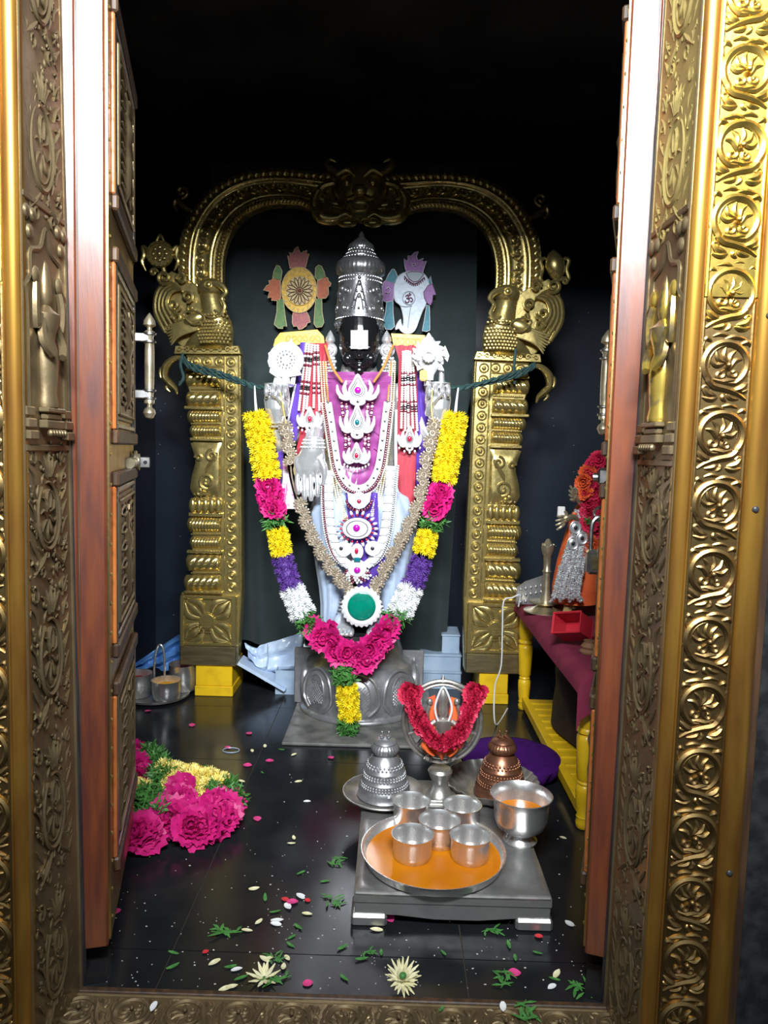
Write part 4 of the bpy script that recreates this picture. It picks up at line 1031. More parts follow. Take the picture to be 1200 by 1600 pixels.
for s2 in (-1, 1):
    for (a0, y0, r, tn, st) in ((.55, 460, 7, 1.4, 90), (.85, 474, 7, -1.4, 0), (.55, 487, 6, 1.3, -90), (.95, 455, 5, 1.3, 0), (1.25, 485, 6, -1.3, 90), (1.2, 462, 7, 1.4, 0)):
        q = np.radians(st + np.linspace(0, 360 * tn, 14)); rr_ = np.linspace(1, .2, 14) * r
        mb.tube([crown_pt(-PI / 2 + s2 * (a0 + x * math.cos(t) / 36), y0 + x * math.sin(t), .001) for t, x in zip(q, rr_)], [1.4 * kc, 1.6 * kc, 1 * kc], 6)
    mb.tube(cr([crown_pt(-PI / 2 + s2 * a_, y, .002) for a_, y in ((.02, 445), (.16, 462), (.30, 484), (.36, 494))], 5), 1.5 * kc, 6)
    mb.tube(cr([crown_pt(-PI / 2 + s2 * a_, y, .002) for a_, y in ((.02, 465), (.12, 476), (.18, 490))], 5), 1.3 * kc, 6)
    for k in range(6):
        t = -PI / 2 + s2 * (.12 + .22 * k); mb.tube(cr([crown_pt(t, 505, .001), crown_pt(t + s2 * .08, 509, .003), crown_pt(t, 514, .001)], 4), 1.2 * kc, 6)
for y in (503, 516): mb.tube([crown_pt(t, y, .0005) for t in np.linspace(0, 2 * PI, 41)[:-1]], 1.3 * kc, 6, closed=True)
mb.obj('crown_relief', M['crown_silver_shaded'], crn)
for a_, y, r in ((0, 441, 2.6), (0, 452, 2), (-.1, 462, 2), (.1, 462, 2), (-.2, 475, 2), (.2, 475, 2), (-.28, 486, 2), (.28, 486, 2), (0, 471, 2), (0, 488, 2.2)):
    MB().ell(crown_pt(-PI / 2 + a_, y, .002), (r * kc, r * kc * .7, r * kc), 8, 6).obj('crown_gem', M['dark_gem'], crn)
# ---- ear ornaments
for cx, lab in ((516, 'a'), (604, 'b')):
    mb = MB(); Ye = 2.99; ke = S(Ye); s2 = -1 if cx < 560 else 1
    mb.lathe([(0, 14 * ke), (3 * ke, 10 * ke), (7 * ke, 2 * ke), (8 * ke, -3 * ke), (5 * ke, -8 * ke), (0, -9 * ke)], 14, P(cx - s2 * 0, 530, Ye))
    for r, rt, d in ((10, 2.4, 0), (5.5, 1.8, .006)):
        mb.tube([P(cx + s2 * 1 + r * math.cos(t), 547 + r * math.sin(t), Ye - d) for t in np.linspace(0, 2 * PI, 17)[:-1]], rt * ke, 6, closed=True)
    mb.ell(P(cx + s2, 547, Ye), (9 * ke, .012, 9 * ke), 12, 8); mb.ell(P(cx + s2, 547, Ye - .010), (2.5 * ke, .008, 2.5 * ke), 8, 6)
    for j in range(5):
        for k in range(-2, 3): mb.ell(P(cx + s2 * 2 + 4 * k + (j % 2) * 2, 560 + 5 * j, Ye - .004 + .002 * abs(k)), (2.3 * ke, .008, 2.8 * ke), 6, 5)
    mb.obj('ear_ornament', M['silver'], hd)
# ---- discs and dish caps in the raised hands
def dish(cx, cy, hw):
    c = P(cx, cy, 2.93); k = S(2.93)
    return MB().lathe([(0, -3 * k), (hw * .5 * k, -3 * k), (hw * k, 2 * k), (hw * k, 4 * k), (hw * .4 * k, 5 * k), (0, 6 * k)], 28, c, 1, .8)
dish(437, 604, 24).obj('hand_dish', M['silver'], idol); dish(685, 602, 18).obj('hand_dish', M['silver'], idol)
cx, cy, Yk = 447, 562, 2.91; k = S(Yk)
mb = MB(); an = np.linspace(0, 2 * PI, 33)[:-1]
mb.loft([[P(cx + r * math.cos(t), cy + r * math.sin(t), Yk - d) for t in an] for r, d in ((25, -.02), (28, -.008), (28, .004), (25, .010), (22, .006), (16, .006), (15, .012), (12, .012), (11, .007), (6, .007), (5, .014), (1, .018))])
wh = mb.obj('wheel_emblem', M['silver_white'], idol)
mb = MB()
for q in ([(cx + 2, cy - 22), (cx + 8, cy - 34), (cx + 13, cy - 20)], [(cx - 24, cy - 8), (cx - 29, cy + 2), (cx - 26, cy + 12), (cx - 22, cy + 8)], [(cx - 24, cy + 10), (cx - 26, cy + 20), (cx - 14, cy + 28), (cx - 12, cy + 20)],
          [(cx + 20, cy + 14), (cx + 24, cy + 24), (cx + 10, cy + 26)], [(cx - 20, cy - 16), (cx - 28, cy - 10), (cx - 26, cy - 2)]):
    mb.prism([(p[0], p[2]) for p in [P(a, b, Yk) for a, b in q]], Yk - .004, Yk + .012, .001)
mb.obj('wheel_flame', M['silver_white'], wh)
mb = MB()
for r, n_ in ((8.5, 9), (13.5, 16)):
    for i in range(n_):
        t = 2 * PI * i / n_; mb.ell(P(cx + r * math.cos(t), cy + r * math.sin(t), Yk - .010), (1.9 * k, .005, 1.9 * k), 6, 4)
mb.obj('wheel_stud', M['silver_dark'], wh)
mb = MB(); mb.tube([P(432, 604, 2.93), P(436, 585, 2.93)], [7 * k, 6 * k], 12); mb.tube([P(446, 604, 2.92), P(447, 586, 2.92)], [6.5 * k, 6 * k], 12); mb.tube([P(457, 600, 2.93), P(459, 586, 2.93)], [4 * k, 4 * k], 10)
mb.obj('wheel_stem', M['silver_white'], idol)
cx, cy = 670, 556
mb = MB()
mb.loft([[P(cx + ox + h * math.cos(t), cy + y, Yk) + np.array([0, .8 * h * k * math.sin(t), 0]) for t in np.linspace(0, 2 * PI, 21)[:-1]] for y, h, ox in ((-36, 1, 0), (-30, 5, 0), (-22, 11, 0), (-12, 18, 0), (0, 22, 0), (10, 19, 1), (20, 12, 2), (30, 6, 2), (38, 5, 2))])
cn = mb.obj('conch_emblem', M['silver_white'], idol)
mb = MB()
for i in range(9):
    t = math.radians(-200 + 27.5 * i); c2 = (cx + 18 * math.cos(t), cy + 16 * math.sin(t) - 2); r = 7.5
    mb.tube(cr(IL([(cx + 10 * math.cos(t), cy + 9 * math.sin(t)), c2, (cx + 27 * math.cos(t + .25), cy + 27 * math.sin(t + .25) - 2)], Yk - .02), 4), [3 * k, r * k * .8, 1 * k], 8)
    mb.tube(IL(cir_spiral(c2[0], c2[1], 5, math.degrees(t), 1.3, 10), Yk - .036), 1.3 * k, 5)
for i in range(12):
    t = 2 * PI * i / 12; mb.ell(P(cx + 8 * math.cos(t), cy + 8 * math.sin(t), Yk - .052), (3 * k, .008, 3 * k), 6, 5)
for q in ([(695, 540), (702, 556), (699, 566), (690, 556)], [(646, 548), (643, 560), (650, 572), (656, 562)], [(650, 568), (652, 580), (660, 576)], [(688, 566), (694, 580), (684, 578)]):
    mb.prism([(p[0], p[2]) for p in [P(a, b, Yk) for a, b in q]], Yk - .012, Yk + .012, .002)
mb.obj('conch_flame', M['silver_white'], cn, angle=50)
mb = MB(); mb.tube([P(668, 603, 2.93), P(668, 580, 2.93)], [6 * k, 5 * k], 12); mb.tube([P(690, 600, 2.93), P(690, 576, 2.93)], [5 * k, 4 * k], 12); mb.obj('conch_stem', M['silver'], idol)
mb = MB(); mb.box(P(672, 0, 2.9)[0], P(684, 0, 2.9)[0], 2.885, 2.91, P(678, 596, 2.9)[2], P(678, 579, 2.9)[2], .006); mb.obj('paste_patch', M['sandal_paste'], idol, smooth=False)
# bangles
for cx, Yb_ in ((434, 2.95), (684, 2.95)):
    for y in (656, 661, 667):
        mb = MB(); c = P(cx, y, Yb_); mb.tube([c + np.array([14 * ps * math.cos(t), .036 * math.sin(t), 0]) for t in np.linspace(0, 2 * PI, 21)[:-1]], 1.9 * ps, 6, closed=True); mb.obj('bangle', M['silver'], idol)
for y in (688, 693, 699):
    mb = MB(); c = P(490 - (y - 688) * .1, y, Yh)
    for k in range(22):
        t = 2 * PI * k / 22; mb.ell(c + np.array([(15.5 + (y - 688) * .25) * ps * math.cos(t), .037 * math.sin(t), 0]), 1.9 * ps, 6, 5)
    mb.obj('bracelet', M['silver'], idol)
for cx in (538, 599):
    for j in range(5):
        y = 932 + 5.5 * j; c = P(cx, y, 3.03)
        MB().tube([c + np.array([(16 + .5 * j) * ps * math.cos(t), .060 * math.sin(t), 0]) for t in np.linspace(0, 2 * PI, 25)[:-1]], 2.3 * ps, 6, closed=True).obj('anklet', M['silver_dark'], idol)

# ---- pedestal
pz = float(P(562, 1012, 2.86)[2])
ped = thing('silver_pedestal', 'silver bell-shaped lotus pedestal under the idol', 'pedestal', (P(562, 1100, 3.08)[0], 3.08, .012))
pcx = float(P(562, 1100, 3.08)[0]); PC = (pcx, 3.08, .012)
hp = pz - .012
pprof = [(.252, 0), (.256, .006), (.252, .014), (.240, .020), (.236, .030), (.240, .045), (.244, .075), (.244, .120), (.236, .165), (.218, .205), (.185, .225), (.165, hp - .02), (.165, hp - .012), (.165, hp)]
pprof = [(r, z) for r, z in pprof if z <= hp]
zz_ = [z for r, z in pprof]; rr_ = [r for r, z in pprof]
def ped_pt(t, z, off=0.0):
    r = np.interp(z, zz_, rr_) + off
    return np.array([PC[0] + r * math.cos(t), PC[1] + r * .98 * math.sin(t), PC[2] + z])
NP_ = 8
MB().lathe(pprof, 100, PC, 1, .98, lambda ang, i, z: 1 + (.035 * np.abs(np.cos(NP_ / 2 * (ang + PI / 2))) ** .6 if .028 < z < .2 else 0.0)).obj('pedestal_bell', M['silver_dark'], ped, angle=60)
for kk in range(NP_):
    t0 = -PI / 2 + (kk + .5 - NP_ / 2) * 2 * PI / NP_ + PI / NP_
    if math.sin(t0) > .35: continue
    mb = MB(); hwid = PI / NP_ * .86
    pts = [(-hwid * .55, .036), (-hwid, .075), (-hwid, .13), (-hwid * .7, .180), (0, .203), (hwid * .7, .180), (hwid, .13), (hwid, .075), (hwid * .55, .036)]
    mb.tube([ped_pt(t0 + a_, z, .007) for a_, z in cr(pts, 5)], .0078, 8)
    pe = mb.obj('lotus_petal', M['silver_dark'], ped)
    mb = MB()
    pts2 = [(x * .60, .05 + (z - .036) * .78) for x, z in pts]
    mb.tube([ped_pt(t0 + a_, z, .009) for a_, z in cr(pts2, 5)], .0032, 6)
    for s2 in (-1, 1):
        for q in range(-7, 12):
            seg = []
            for w_ in np.linspace(0, 1, 7):
                a_ = (-.55 + 1.1 * w_) * hwid; z = .055 + q * .013 + s2 * w_ * .09 + (0 if s2 > 0 else .0)
                if .060 < z < .175 - .05 * abs(a_ / hwid): seg.append(ped_pt(t0 + a_, z, .0085))
            if len(seg) > 2: mb.tube(seg, .0023, 5)
    mb.obj('petal_scales', M['silver_dark'], pe)
mb = MB(); c0, c1 = P(461, 1010, 3.10), P(660, 1104, 3.10); mb.box(c0[0], c1[0], 3.085, 3.10, .012, c0[2], .004); mb.obj('back_plate', M['silver_dark'], ped, smooth=False)
MB().box(P(497, 0, 3)[0], P(632, 0, 3)[0], 2.845, 3.2, pz, pz + .012, .002).obj('top_plate', M['silver_white'], ped, smooth=False)
MB().box(P(500, 0, 3)[0], P(630, 0, 3)[0], 2.83, 3.2, pz + .012, zf - .001, .003).obj('stone_slab', M['black_slab'], ped, smooth=False)
c0, c1 = Fz(440, 1165), Fz(640, 1165)
tag(MB().box(c0[0], c1[0] + .10, c0[1], 3.34, 0.0005, .012, .003).obj('stone_plinth', M['plinth_stone'], loc=(pcx, 3.0, 0), smooth=False), 'low worn grey stone slab under the silver pedestal', 'plinth')

# ---- dress
def sheet(rows, Yfn, nu=16, n=24, fold=0.0, fk=9, th=.003):
    """cloth between a left and a right edge given row by row (py, xl, xr)"""
    r = np.array(rows, float)
    def f(u, v):
        py = r[0, 0] + (r[-1, 0] - r[0, 0]) * v
        xl, xr = np.interp(py, r[:, 0], r[:, 1]), np.interp(py, r[:, 0], r[:, 2])
        px = xl + (xr - xl) * u
        return P(px, py, Yfn(px, py)) + np.array([0, fold * math.sin(fk * u * PI + 3 * v + math.sin(6 * v)), 0])
    return MB().grid(f, nu, n, thick=(0, th, 0))
chestY = lambda px, py: 2.922 + .10 * ((px - 561) / 62.0) ** 2 * .6 + (.012 if py < 590 else 0)
drs = thing('chest_drape', 'magenta silk drape over the chest of the idol', 'drape', P(561, 760, 2.93))
sheet([(581, 510, 612), (620, 511, 611), (660, 514, 608), (700, 519, 604), (750, 526, 598), (770, 540, 585)], lambda px, py: chestY(px, py) + .004 * math.sin(py * .21 + px * .02) , 26, 40, .003, 5).obj('silk_panel', M['magenta_silk'], drs)
for y, sl in ((591, 4), (597, 2), (690, -8), (676, 10), (702, 8), (731, 5)):
    a_, b_ = (512, 609) if y < 600 else ((520, 540) if sl < 0 else (585, 604))
    MB().tube(cr([P(a_, y - sl * .3, chestY(a_, y) - .003), P((a_ + b_) / 2, y + sl * .4, chestY((a_ + b_) / 2, y) - .004), P(b_, y - sl * .5, chestY(b_, y) - .003)], 6), 1.5 * ps, 6, sq=(.5, 1)).obj('fold', M['magenta_silk'], drs)
# pleated satin dhoti on both legs and purple panel between
dh = thing('satin_dhoti', 'pale blue satin dhoti wrapped around the legs of the idol', 'dhoti', P(561, 960, 3.0))
for s2, rows in ((-1, [(752, 545, 26, .09), (775, 533, 39, .13), (800, 526, 40, .145), (840, 524, 36, .135), (880, 524, 30, .12), (915, 523, 24, .105), (940, 520, 19, .09), (960, 516, 15, .075), (972, 515, 13, .06)]),
                 (1, [(752, 580, 28, .09), (775, 598, 42, .13), (800, 608, 44, .145), (840, 610, 38, .135), (880, 609, 32, .12), (915, 610, 27, .105), (940, 612, 23, .09), (960, 614, 20, .08), (972, 616, 16, .06)])):
    rg = []
    for i, (y, cx, hw, d) in enumerate(rows):
        ringp = []
        for t in np.linspace(0, 2 * PI, 61)[:-1]:
            m_ = 1 + .05 * math.sin(11 * t + .9 * i * s2) + .02 * math.sin(23 * t - i)
            c = P(cx, y, YI - .01); ringp.append(c + np.array([hw * S(YI) * m_ * math.cos(t), d * m_ * math.sin(t), 0]))
        rg.append(ringp)
    MB().loft(rg, cap=False).obj('leg_wrap', M['pale_satin'], dh, angle=70)
sheet([(770, 540, 590), (830, 545, 592), (870, 552, 602), (900, 556, 598), (935, 560, 590)], lambda px, py: 2.895, 14, 16, .010, 5).obj('centre_pleat', M['purple_cloth'], dh)
mb = sheet([(728, 525, 560), (770, 530, 556), (800, 530, 548), (830, 526, 542), (870, 528, 546)], lambda px, py: 2.925, 10, 14, .006, 5); mb.obj('printed_pleat', M['pink_print'], dh)
# sash on the viewer's left
ls = thing('left_sash', 'purple and red sash with gold brocade top beside the wheel emblem', 'sash', P(470, 700, 2.98))
brY = 2.99
g = MB(); g.prism([(p[0], p[2]) for p in IL([(438, 520), (496, 515), (506, 526), (508, 541), (470, 538), (440, 545), (427, 541), (430, 530)], brY)], brY - .004, brY + .006, .001); g = g.obj('brocade_band', M['gold_brocade'], ls, smooth=False)
def leafline(cx, cy, r, Y, tilt=0.0):
    return [P(cx + (r * .5 * math.sin(t)) * math.cos(tilt) - r * math.cos(t) * math.sin(tilt) * .8, cy + r * .8 * math.cos(t) * math.cos(tilt) + r * .5 * math.sin(t) * math.sin(tilt), Y) for t in np.linspace(0, 2 * PI, 15)[:-1]]
for cx, tl in ((468, .2), (477, -.6), (488, .5), (497, -.4), (450, .3), (459, .9)): MB().tube(leafline(cx, 529, 6, brY - .005, tl), .8 * ps, 5, closed=True).obj('leaf_stitch', M['gold_thread'], g)
sheet([(535, 469, 479), (580, 464, 474), (620, 458, 472), (660, 452, 470), (690, 446, 462), (705, 440, 452)], lambda px, py: 2.985, 6, 20, .004).obj('purple_panel', M['purple_cloth'], ls)
sheet([(600, 460, 463), (640, 452, 455), (672, 446, 449)], lambda px, py: 2.98, 3, 12).obj('white_border', M['white_cloth'], ls)
sheet([(536, 477, 512), (600, 470, 513), (650, 467, 514), (680, 468, 512), (712, 460, 480)], lambda px, py: 2.978, 12, 24, .005, 6).obj('red_panel', M['red_cloth'], ls)
sheet([(690, 435, 446), (720, 431, 442), (755, 434, 442), (790, 436, 441)], lambda px, py: 2.975, 5, 12, .004).obj('purple_end', M['purple_cloth'], ls)
sheet([(720, 441, 448), (750, 441, 453), (770, 438, 458), (795, 440, 464)], lambda px, py: 2.965, 8, 12, .004).obj('printed_end', M['pink_print'], ls)
# sash on the viewer's right
rs = thing('right_sash', 'red and purple sash with yellow brocade top beside the conch emblem', 'sash', P(640, 790, 2.98))
g = MB(); g.prism([(p[0], p[2]) for p in IL([(611, 521), (664, 524), (664, 530), (656, 541), (615, 540)], brY)], brY - .004, brY + .006, .001); g = g.obj('brocade_band', M['gold_brocade'], rs, smooth=False)
for cx, tl in ((620, .4), (629, .3), (637, 0), (646, -.5), (653, -.3)): MB().tube(leafline(cx, 534, 6, brY - .005, tl), .8 * ps, 5, closed=True).obj('leaf_stitch', M['gold_thread'], g)
MB().tube(IL([(612, 528), (640, 529), (662, 530)], brY - .005), .7 * ps, 5).obj('stitch_line', M['gold_thread'], g)
sheet([(539, 616, 654), (560, 623, 650), (640, 621, 653), (700, 620, 651), (712, 620, 650)], lambda px, py: 2.985, 10, 24, .003, 5).obj('red_panel', M['red_dark_cloth'], rs)
sheet([(711, 620, 650), (760, 620, 649), (780, 624, 648), (795, 630, 647)], lambda px, py: 2.978, 8, 14, .003, 4).obj('red_panel', M['red_cloth'], rs)
sheet([(582, 648, 661), (620, 649, 665), (655, 650, 671), (700, 650, 670), (750, 650, 671), (785, 652, 668)], lambda px, py: 2.992, 8, 22, .005, 4).obj('purple_panel', M['purple_cloth'], rs)
sheet([(640, 617, 621), (700, 616, 620.5), (760, 617, 621), (795, 622, 631)], lambda px, py: 2.974, 3, 20).obj('pale_border', M['teal_edge'], rs)
sheet([(585, 661, 664), (620, 665, 668), (655, 671, 675)], lambda px, py: 2.99, 3, 10).obj('white_border', M['white_cloth'], rs)

# ---- jewellery
def beads(pts, r, step, n=6):
    mb = MB()
    for p in resample(pts, step): mb.ell(p, r, n, 4)
    return mb
def gem(px, py, r, Y, mk, parent, sq=(1, 1)): return MB().ell(P(px, py, Y), (r * ps * sq[0], r * ps * .6, r * ps * sq[1]), 12, 8).obj('gem', M[mk], parent)
def strands(name, label, tops, bots, yb, bands, pend):
    t = thing(name, label, 'necklace', P(pend[0], pend[1], 2.95))
    wht = MB(); dk = MB(); rd = MB()
    for a_, b_ in zip(tops, bots):
        pth = resample(cr([P(a_[0], a_[1], 2.968), P((a_[0] * .5 + b_[0] * .5), (a_[1] + b_[1]) / 2, 2.958), P(b_[0], b_[1], 2.958)], 12), 3.7 * ps)
        ys = np.linspace(a_[1], b_[1], len(pth))
        s_ = MB()
        for p, y in zip(pth, ys):
            kind = 0
            for (b0, b1) in bands:
                if b0 <= y <= b1: kind = 2 if (y - b0 < 3.6 or b1 - y < 3.6) else (1 if abs(y - (b0 + b1) / 2) < 3.4 else 0)
            (s_ if kind == 0 else dk if kind == 1 else rd).ell(p - [0, .002 if kind else 0, 0], (2.25 if kind == 0 else 2.6) * ps, 6, 4)
        tag(s_.obj('bead_strand', M['pearl'], t), kind='stuff')
    tag(dk.obj('black_beads', M['black_bead'], t), kind='stuff'); tag(rd.obj('maroon_beads', M['maroon_bead'], t), kind='stuff')
    return t
def lotus(parent, cx, cy, w_, h_, Y, gm, gsh=(1, 1), fringe=0, low=True):
    """lotus pendant: teardrop heart, curling side petals, oval foot; w_ half width, h_ half height in px"""
    q = MB()
    tear = [(cx, cy - h_), (cx + w_ * .20, cy - h_ * .55), (cx + w_ * .40, cy - h_ * .05), (cx + w_ * .30, cy + h_ * .35), (cx, cy + h_ * .5), (cx - w_ * .30, cy + h_ * .35), (cx - w_ * .40, cy - h_ * .05), (cx - w_ * .20, cy - h_ * .55)]
    q.prism([(p[0], p[2]) for p in cr([P(a, b, Y) for a, b in tear], 4, True)], Y - .008, Y + .004, .002)
    q.tube(cr([P(a, b, Y - .008) for a, b in tear], 4, True), 1.5 * ps, 6, closed=True)
    po = q.obj('pendant', M['silver_white'], parent, angle=50)
    for f_, r0 in ((.80, .7), (.58, .8)): MB().tube(cr([P(cx + (a - cx) * f_, cy + (b - cy) * f_, Y - .0085) for a, b in tear], 4, True), r0 * ps, 6, closed=True).obj('engraved_line', M['silver_dark'], po)
    for s2 in (-1, 1):
        for (a0, x1, y1, x2, y2, x3, y3, r) in ((.30, .50, .30, .62, -.10, .52, -.62, 3.0), (.25, .66, .45, .90, .10, .95, -.35, 2.6), (.2, .55, .55, .80, .42, .82, .30, 2.0)):
            MB().tube(cr(IL([(cx + s2 * w_ * a0, cy + h_ * .45), (cx + s2 * w_ * x1, cy + h_ * y1), (cx + s2 * w_ * x2, cy + h_ * y2), (cx + s2 * w_ * x3, cy + h_ * y3)], Y - .004), 5), [r * ps, r * 1.3 * ps, r * 1.2 * ps, r * .4 * ps], 8, sq=(.8, 1)).obj('pendant_petal', M['silver_white'], po)
            MB().tube(cr(IL([(cx + s2 * w_ * (a0 + .05), cy + h_ * .40), (cx + s2 * w_ * x1, cy + h_ * y1), (cx + s2 * w_ * x2, cy + h_ * y2), (cx + s2 * w_ * (x3 - .02), cy + h_ * (y3 + .2))], Y - .004 - r * ps * 1.0), 5), .7 * ps, 5).obj('engraved_line', M['silver_dark'], po)
    if low:
        q = MB(); q.ell(P(cx, cy + h_ * .70, Y), (w_ * .36 * ps, .010, h_ * .28 * ps), 16, 8); q.obj('pendant_foot', M['silver_white'], po)
        MB().ell(P(cx, cy + h_ * .70, Y - .010), (2.3 * ps, .004, 2.0 * ps), 8, 6).obj('foot_gem', M['dark_gem'], po)
    MB().ell(P(cx, cy - h_ * .02, Y - .012), (5 * ps * gsh[0], .007, 5 * ps * gsh[1]), 14, 8).obj('heart_gem', M[gm], po)
    if fringe:
        q = MB()
        for i in range(fringe):
            t = (i / (fringe - 1) - .5) * 2
            q.ell(P(cx + t * w_ * .9, cy + h_ * (1.05 - .35 * t * t), Y), (1.7 * ps, .005, 2.4 * ps), 6, 5)
        tag(q.obj('drop_fringe', M['silver_white'], po), kind='stuff')
    return po
tops = [(478.5, 538), (483, 538), (487.5, 539), (492, 540), (496.5, 540)]
bots = [(467, 640), (474, 641), (479, 638), (490, 636), (499, 640)]
t = strands('bead_necklace', 'five strings of white beads with lotus pendant below the wheel emblem', tops, bots, 640, [(551, 572), (596, 617)], (484, 670))
lotus(t, 484, 655, 20, 19, 2.945, 'red_gem', (.7, 1), 7)
tops = [(630, 550), (634, 549), (637.5, 549), (641, 550), (645, 556)]
bots = [(627, 668), (633, 672), (638, 666), (645, 668), (652, 672)]
t = strands('bead_necklace', 'five strings of white beads with lotus pendant over the red sash', tops, bots, 670, [(582, 602), (627, 645)], (640, 700))
lotus(t, 640, 686, 18, 20, 2.945, 'red_gem', (.7, 1), 5)
# gold bead strings from both shoulders down to the big pendant
t = thing('gold_bead_chain', 'long chain of small golden bead strings hanging from both shoulders', 'necklace', P(560, 815, 2.9))
for s2, base in ((-1, [(505, 566), (508, 620), (514, 680), (524, 745), (532, 790), (540, 812)]), (1, [(613, 566), (611, 620), (606, 680), (597, 745), (589, 785), (580, 806)])):
    for k in (-1, 0, 1):
        pth = cr([P(a + k * 4.2 * (1 if i < 5 else .6), b, 2.905 + (.07 if b < 570 else .045 if b < 630 else 0)) for i, (a, b) in enumerate(base)], 10)
        tag(beads(pth, 1.75 * ps, 3.4 * ps).obj('bead_string', M['gold_bead'], t), kind='stuff')
# three lotus pendants one below the other on orange cords
t = thing('lotus_pendant_chain', 'three white silver lotus pendants one above the other on the magenta silk', 'necklace', P(560, 735, 2.89))
YP = 2.885
lotus(t, 559, 610, 34, 25, YP, 'magenta_gem', (1.05, 1.05)); lotus(t, 558, 660, 28, 27, YP, 'teal_gem', (.72, .9)); lotus(t, 557, 712, 21, 20, YP, 'red_gem', (.62, .9), 9, False)
for q in ([(508, 540), (520, 575), (535, 597)], [(614, 540), (600, 572), (584, 597)]): MB().tube(cr([P(a, b, 2.97 if b < 545 else 2.90) for a, b in q], 6), 2.0 * ps, 8).obj('cord', M['orange_cord'], t)
mb = MB(); mr = MB()
for s2 in (-1, 1):
    for (x0, y0, x1, y1) in ((24, 630, 22, 650), (17, 632, 15, 646), (18, 680, 18, 700), (13, 683, 12, 696)):
        for i in range(5):
            f_ = i / 4; (mb if i % 2 else mr).ell(P(558 + s2 * (x0 + (x1 - x0) * f_), y0 + (y1 - y0) * f_, YP), 2.2 * ps, 6, 5)
tag(mb.obj('link_beads', M['pearl'], t), kind='stuff'); tag(mr.obj('link_dark_beads', M['maroon_bead'], t), kind='stuff')
# studded U-shaped necklace
t = thing('studded_necklace', 'flat white U-shaped necklace dotted with dark stones', 'necklace', P(560, 770, 2.885))
up = [(513, 629), (518, 660), (524, 700), (530, 732), (543, 755), (560, 763), (578, 755), (590, 732), (596, 700), (601, 660), (605, 628)]
YU = 2.878
pth = cr(IL(up, YU), 10)
MB().tube(pth, 5.2 * ps, 10, sq=(.35, 1), up=(0, 1, 0)).obj('band', M['silver_white'], t)
for i, p in enumerate(resample(pth, 14.6 * ps)): MB().ell(p - [0, .005, 0], (1.9 * ps, .003, 1.9 * ps), 8, 6).obj('stone', M['dark_gem'], t)
off = []
for i in range(len(up)):
    a_ = np.array(up[max(i - 1, 0)], float); b_ = np.array(up[min(i + 1, len(up) - 1)], float); d_ = (b_ - a_) / np.linalg.norm(b_ - a_); off.append((up[i][0] - d_[1] * 7.5, up[i][1] + d_[0] * 7.5))
tag(beads(cr(IL(off, YU + .004), 10), 1.9 * ps, 3.6 * ps).obj('maroon_fringe', M['maroon_bead'], t), kind='stuff')
off2 = [(x + (x - 560) * .0 - (3.4 if i < 5 else -3.4 if i > 5 else 0), y + (3.4 if 3 < i < 7 else 0)) for i, (x, y) in enumerate(off)]
tag(beads(cr(IL(off2, YU + .008), 10), 1.4 * ps, 3.2 * ps).obj('white_fringe', M['pearl'], t), kind='stuff')
for q in ([(513, 629), (510, 600), (507, 565)], [(605, 628), (608, 600), (612, 562)]): MB().tube(cr([P(a, b, YU if b > 620 else 2.96) for a, b in q], 5), 1.1 * ps, 6).obj('cord', M['orange_cord'], t)
# broad long haram with crescent, sunburst and drop pendants
t = thing('long_haram', 'broad white silver V-shaped necklace with sunburst pendant and pink stones', 'necklace', P(558, 912, 2.86))
YH = 2.872
for base in ([(514, 735), (514, 790), (519, 835), (530, 868), (546, 884)], [(611, 728), (606, 790), (600, 835), (588, 868), (572, 884)]):
    pth = cr(IL(base, YH), 8); s2 = -1 if base[0][0] < 560 else 1
    MB().tube(pth, 7.2 * ps, 10, sq=(.4, 1), up=(0, 1, 0)).obj('band', M['silver_white'], t)
    for p in resample(pth, 13 * ps)[1:-1]: (MB().box(p[0] - 5.5 * ps, p[0] + 5.5 * ps, p[1] - .010, p[1] - .005, p[2] - 4.6 * ps, p[2] + 4.6 * ps, .002).obj('band_plate', M['silver_white'], t, smooth=False), MB().box(p[0] - 6.4 * ps, p[0] + 6.4 * ps, p[1] - .0082, p[1] - .004, p[2] + 5.2 * ps, p[2] + 6.4 * ps).obj('plate_gap', M['silver_dark'], t, smooth=False))
    tag(beads(cr(IL([(a + s2 * 8.5, b) for a, b in base], YH), 8), 1.7 * ps, 3.4 * ps).obj('edge_beads', M['silver_dark'] if s2 > 0 else M['maroon_bead'], t), kind='stuff')
    tag(beads(cr(IL([(a + s2 * 11.5, b) for a, b in base], YH + .004), 8), 1.5 * ps, 3.6 * ps).obj('outer_beads', M['pearl'], t), kind='stuff')
YQ = 2.862
def disc(cx, cy, rx, ry, Y, th, mk, name, parent, n=28): return MB().loft([[P(cx + rx * s_ * math.cos(q), cy + ry * s_ * math.sin(q), Y - d) for q in np.linspace(0, 2 * PI, n + 1)[:-1]] for s_, d in ((1, -.006), (1, th * .6), (.92, th), (.3, th * 1.1), (.02, th * 1.1))]).obj(name, M[mk], parent)
cr_ = MB(); cr_.prism([(p[0], p[2]) for p in IL([(543, 770), (552, 772), (561, 768), (570, 772), (580, 770), (578, 784), (570, 793), (561, 796), (552, 793), (544, 784)], YQ)], YQ - .006, YQ + .004, .002); cr_ = cr_.obj('crescent_pendant', M['silver_white'], t, angle=50)
MB().ell(P(561, 783, YQ - .008), (3.4 * ps, .006, 3.4 * ps), 10, 8).obj('gem', M['red_gem'], cr_)
for i in range(13):
    q = math.radians(10 + 160 * i / 12); MB().ell(P(561 + 20 * math.cos(q), 780 + 18 * math.sin(q), YQ + .002), (1.7 * ps, .005, 2.8 * ps), 6, 5).obj('drop', M['maroon_bead'], cr_)
sb_ = disc(558, 826, 23, 17, YQ, .010, 'silver_white', 'sunburst_pendant', t)
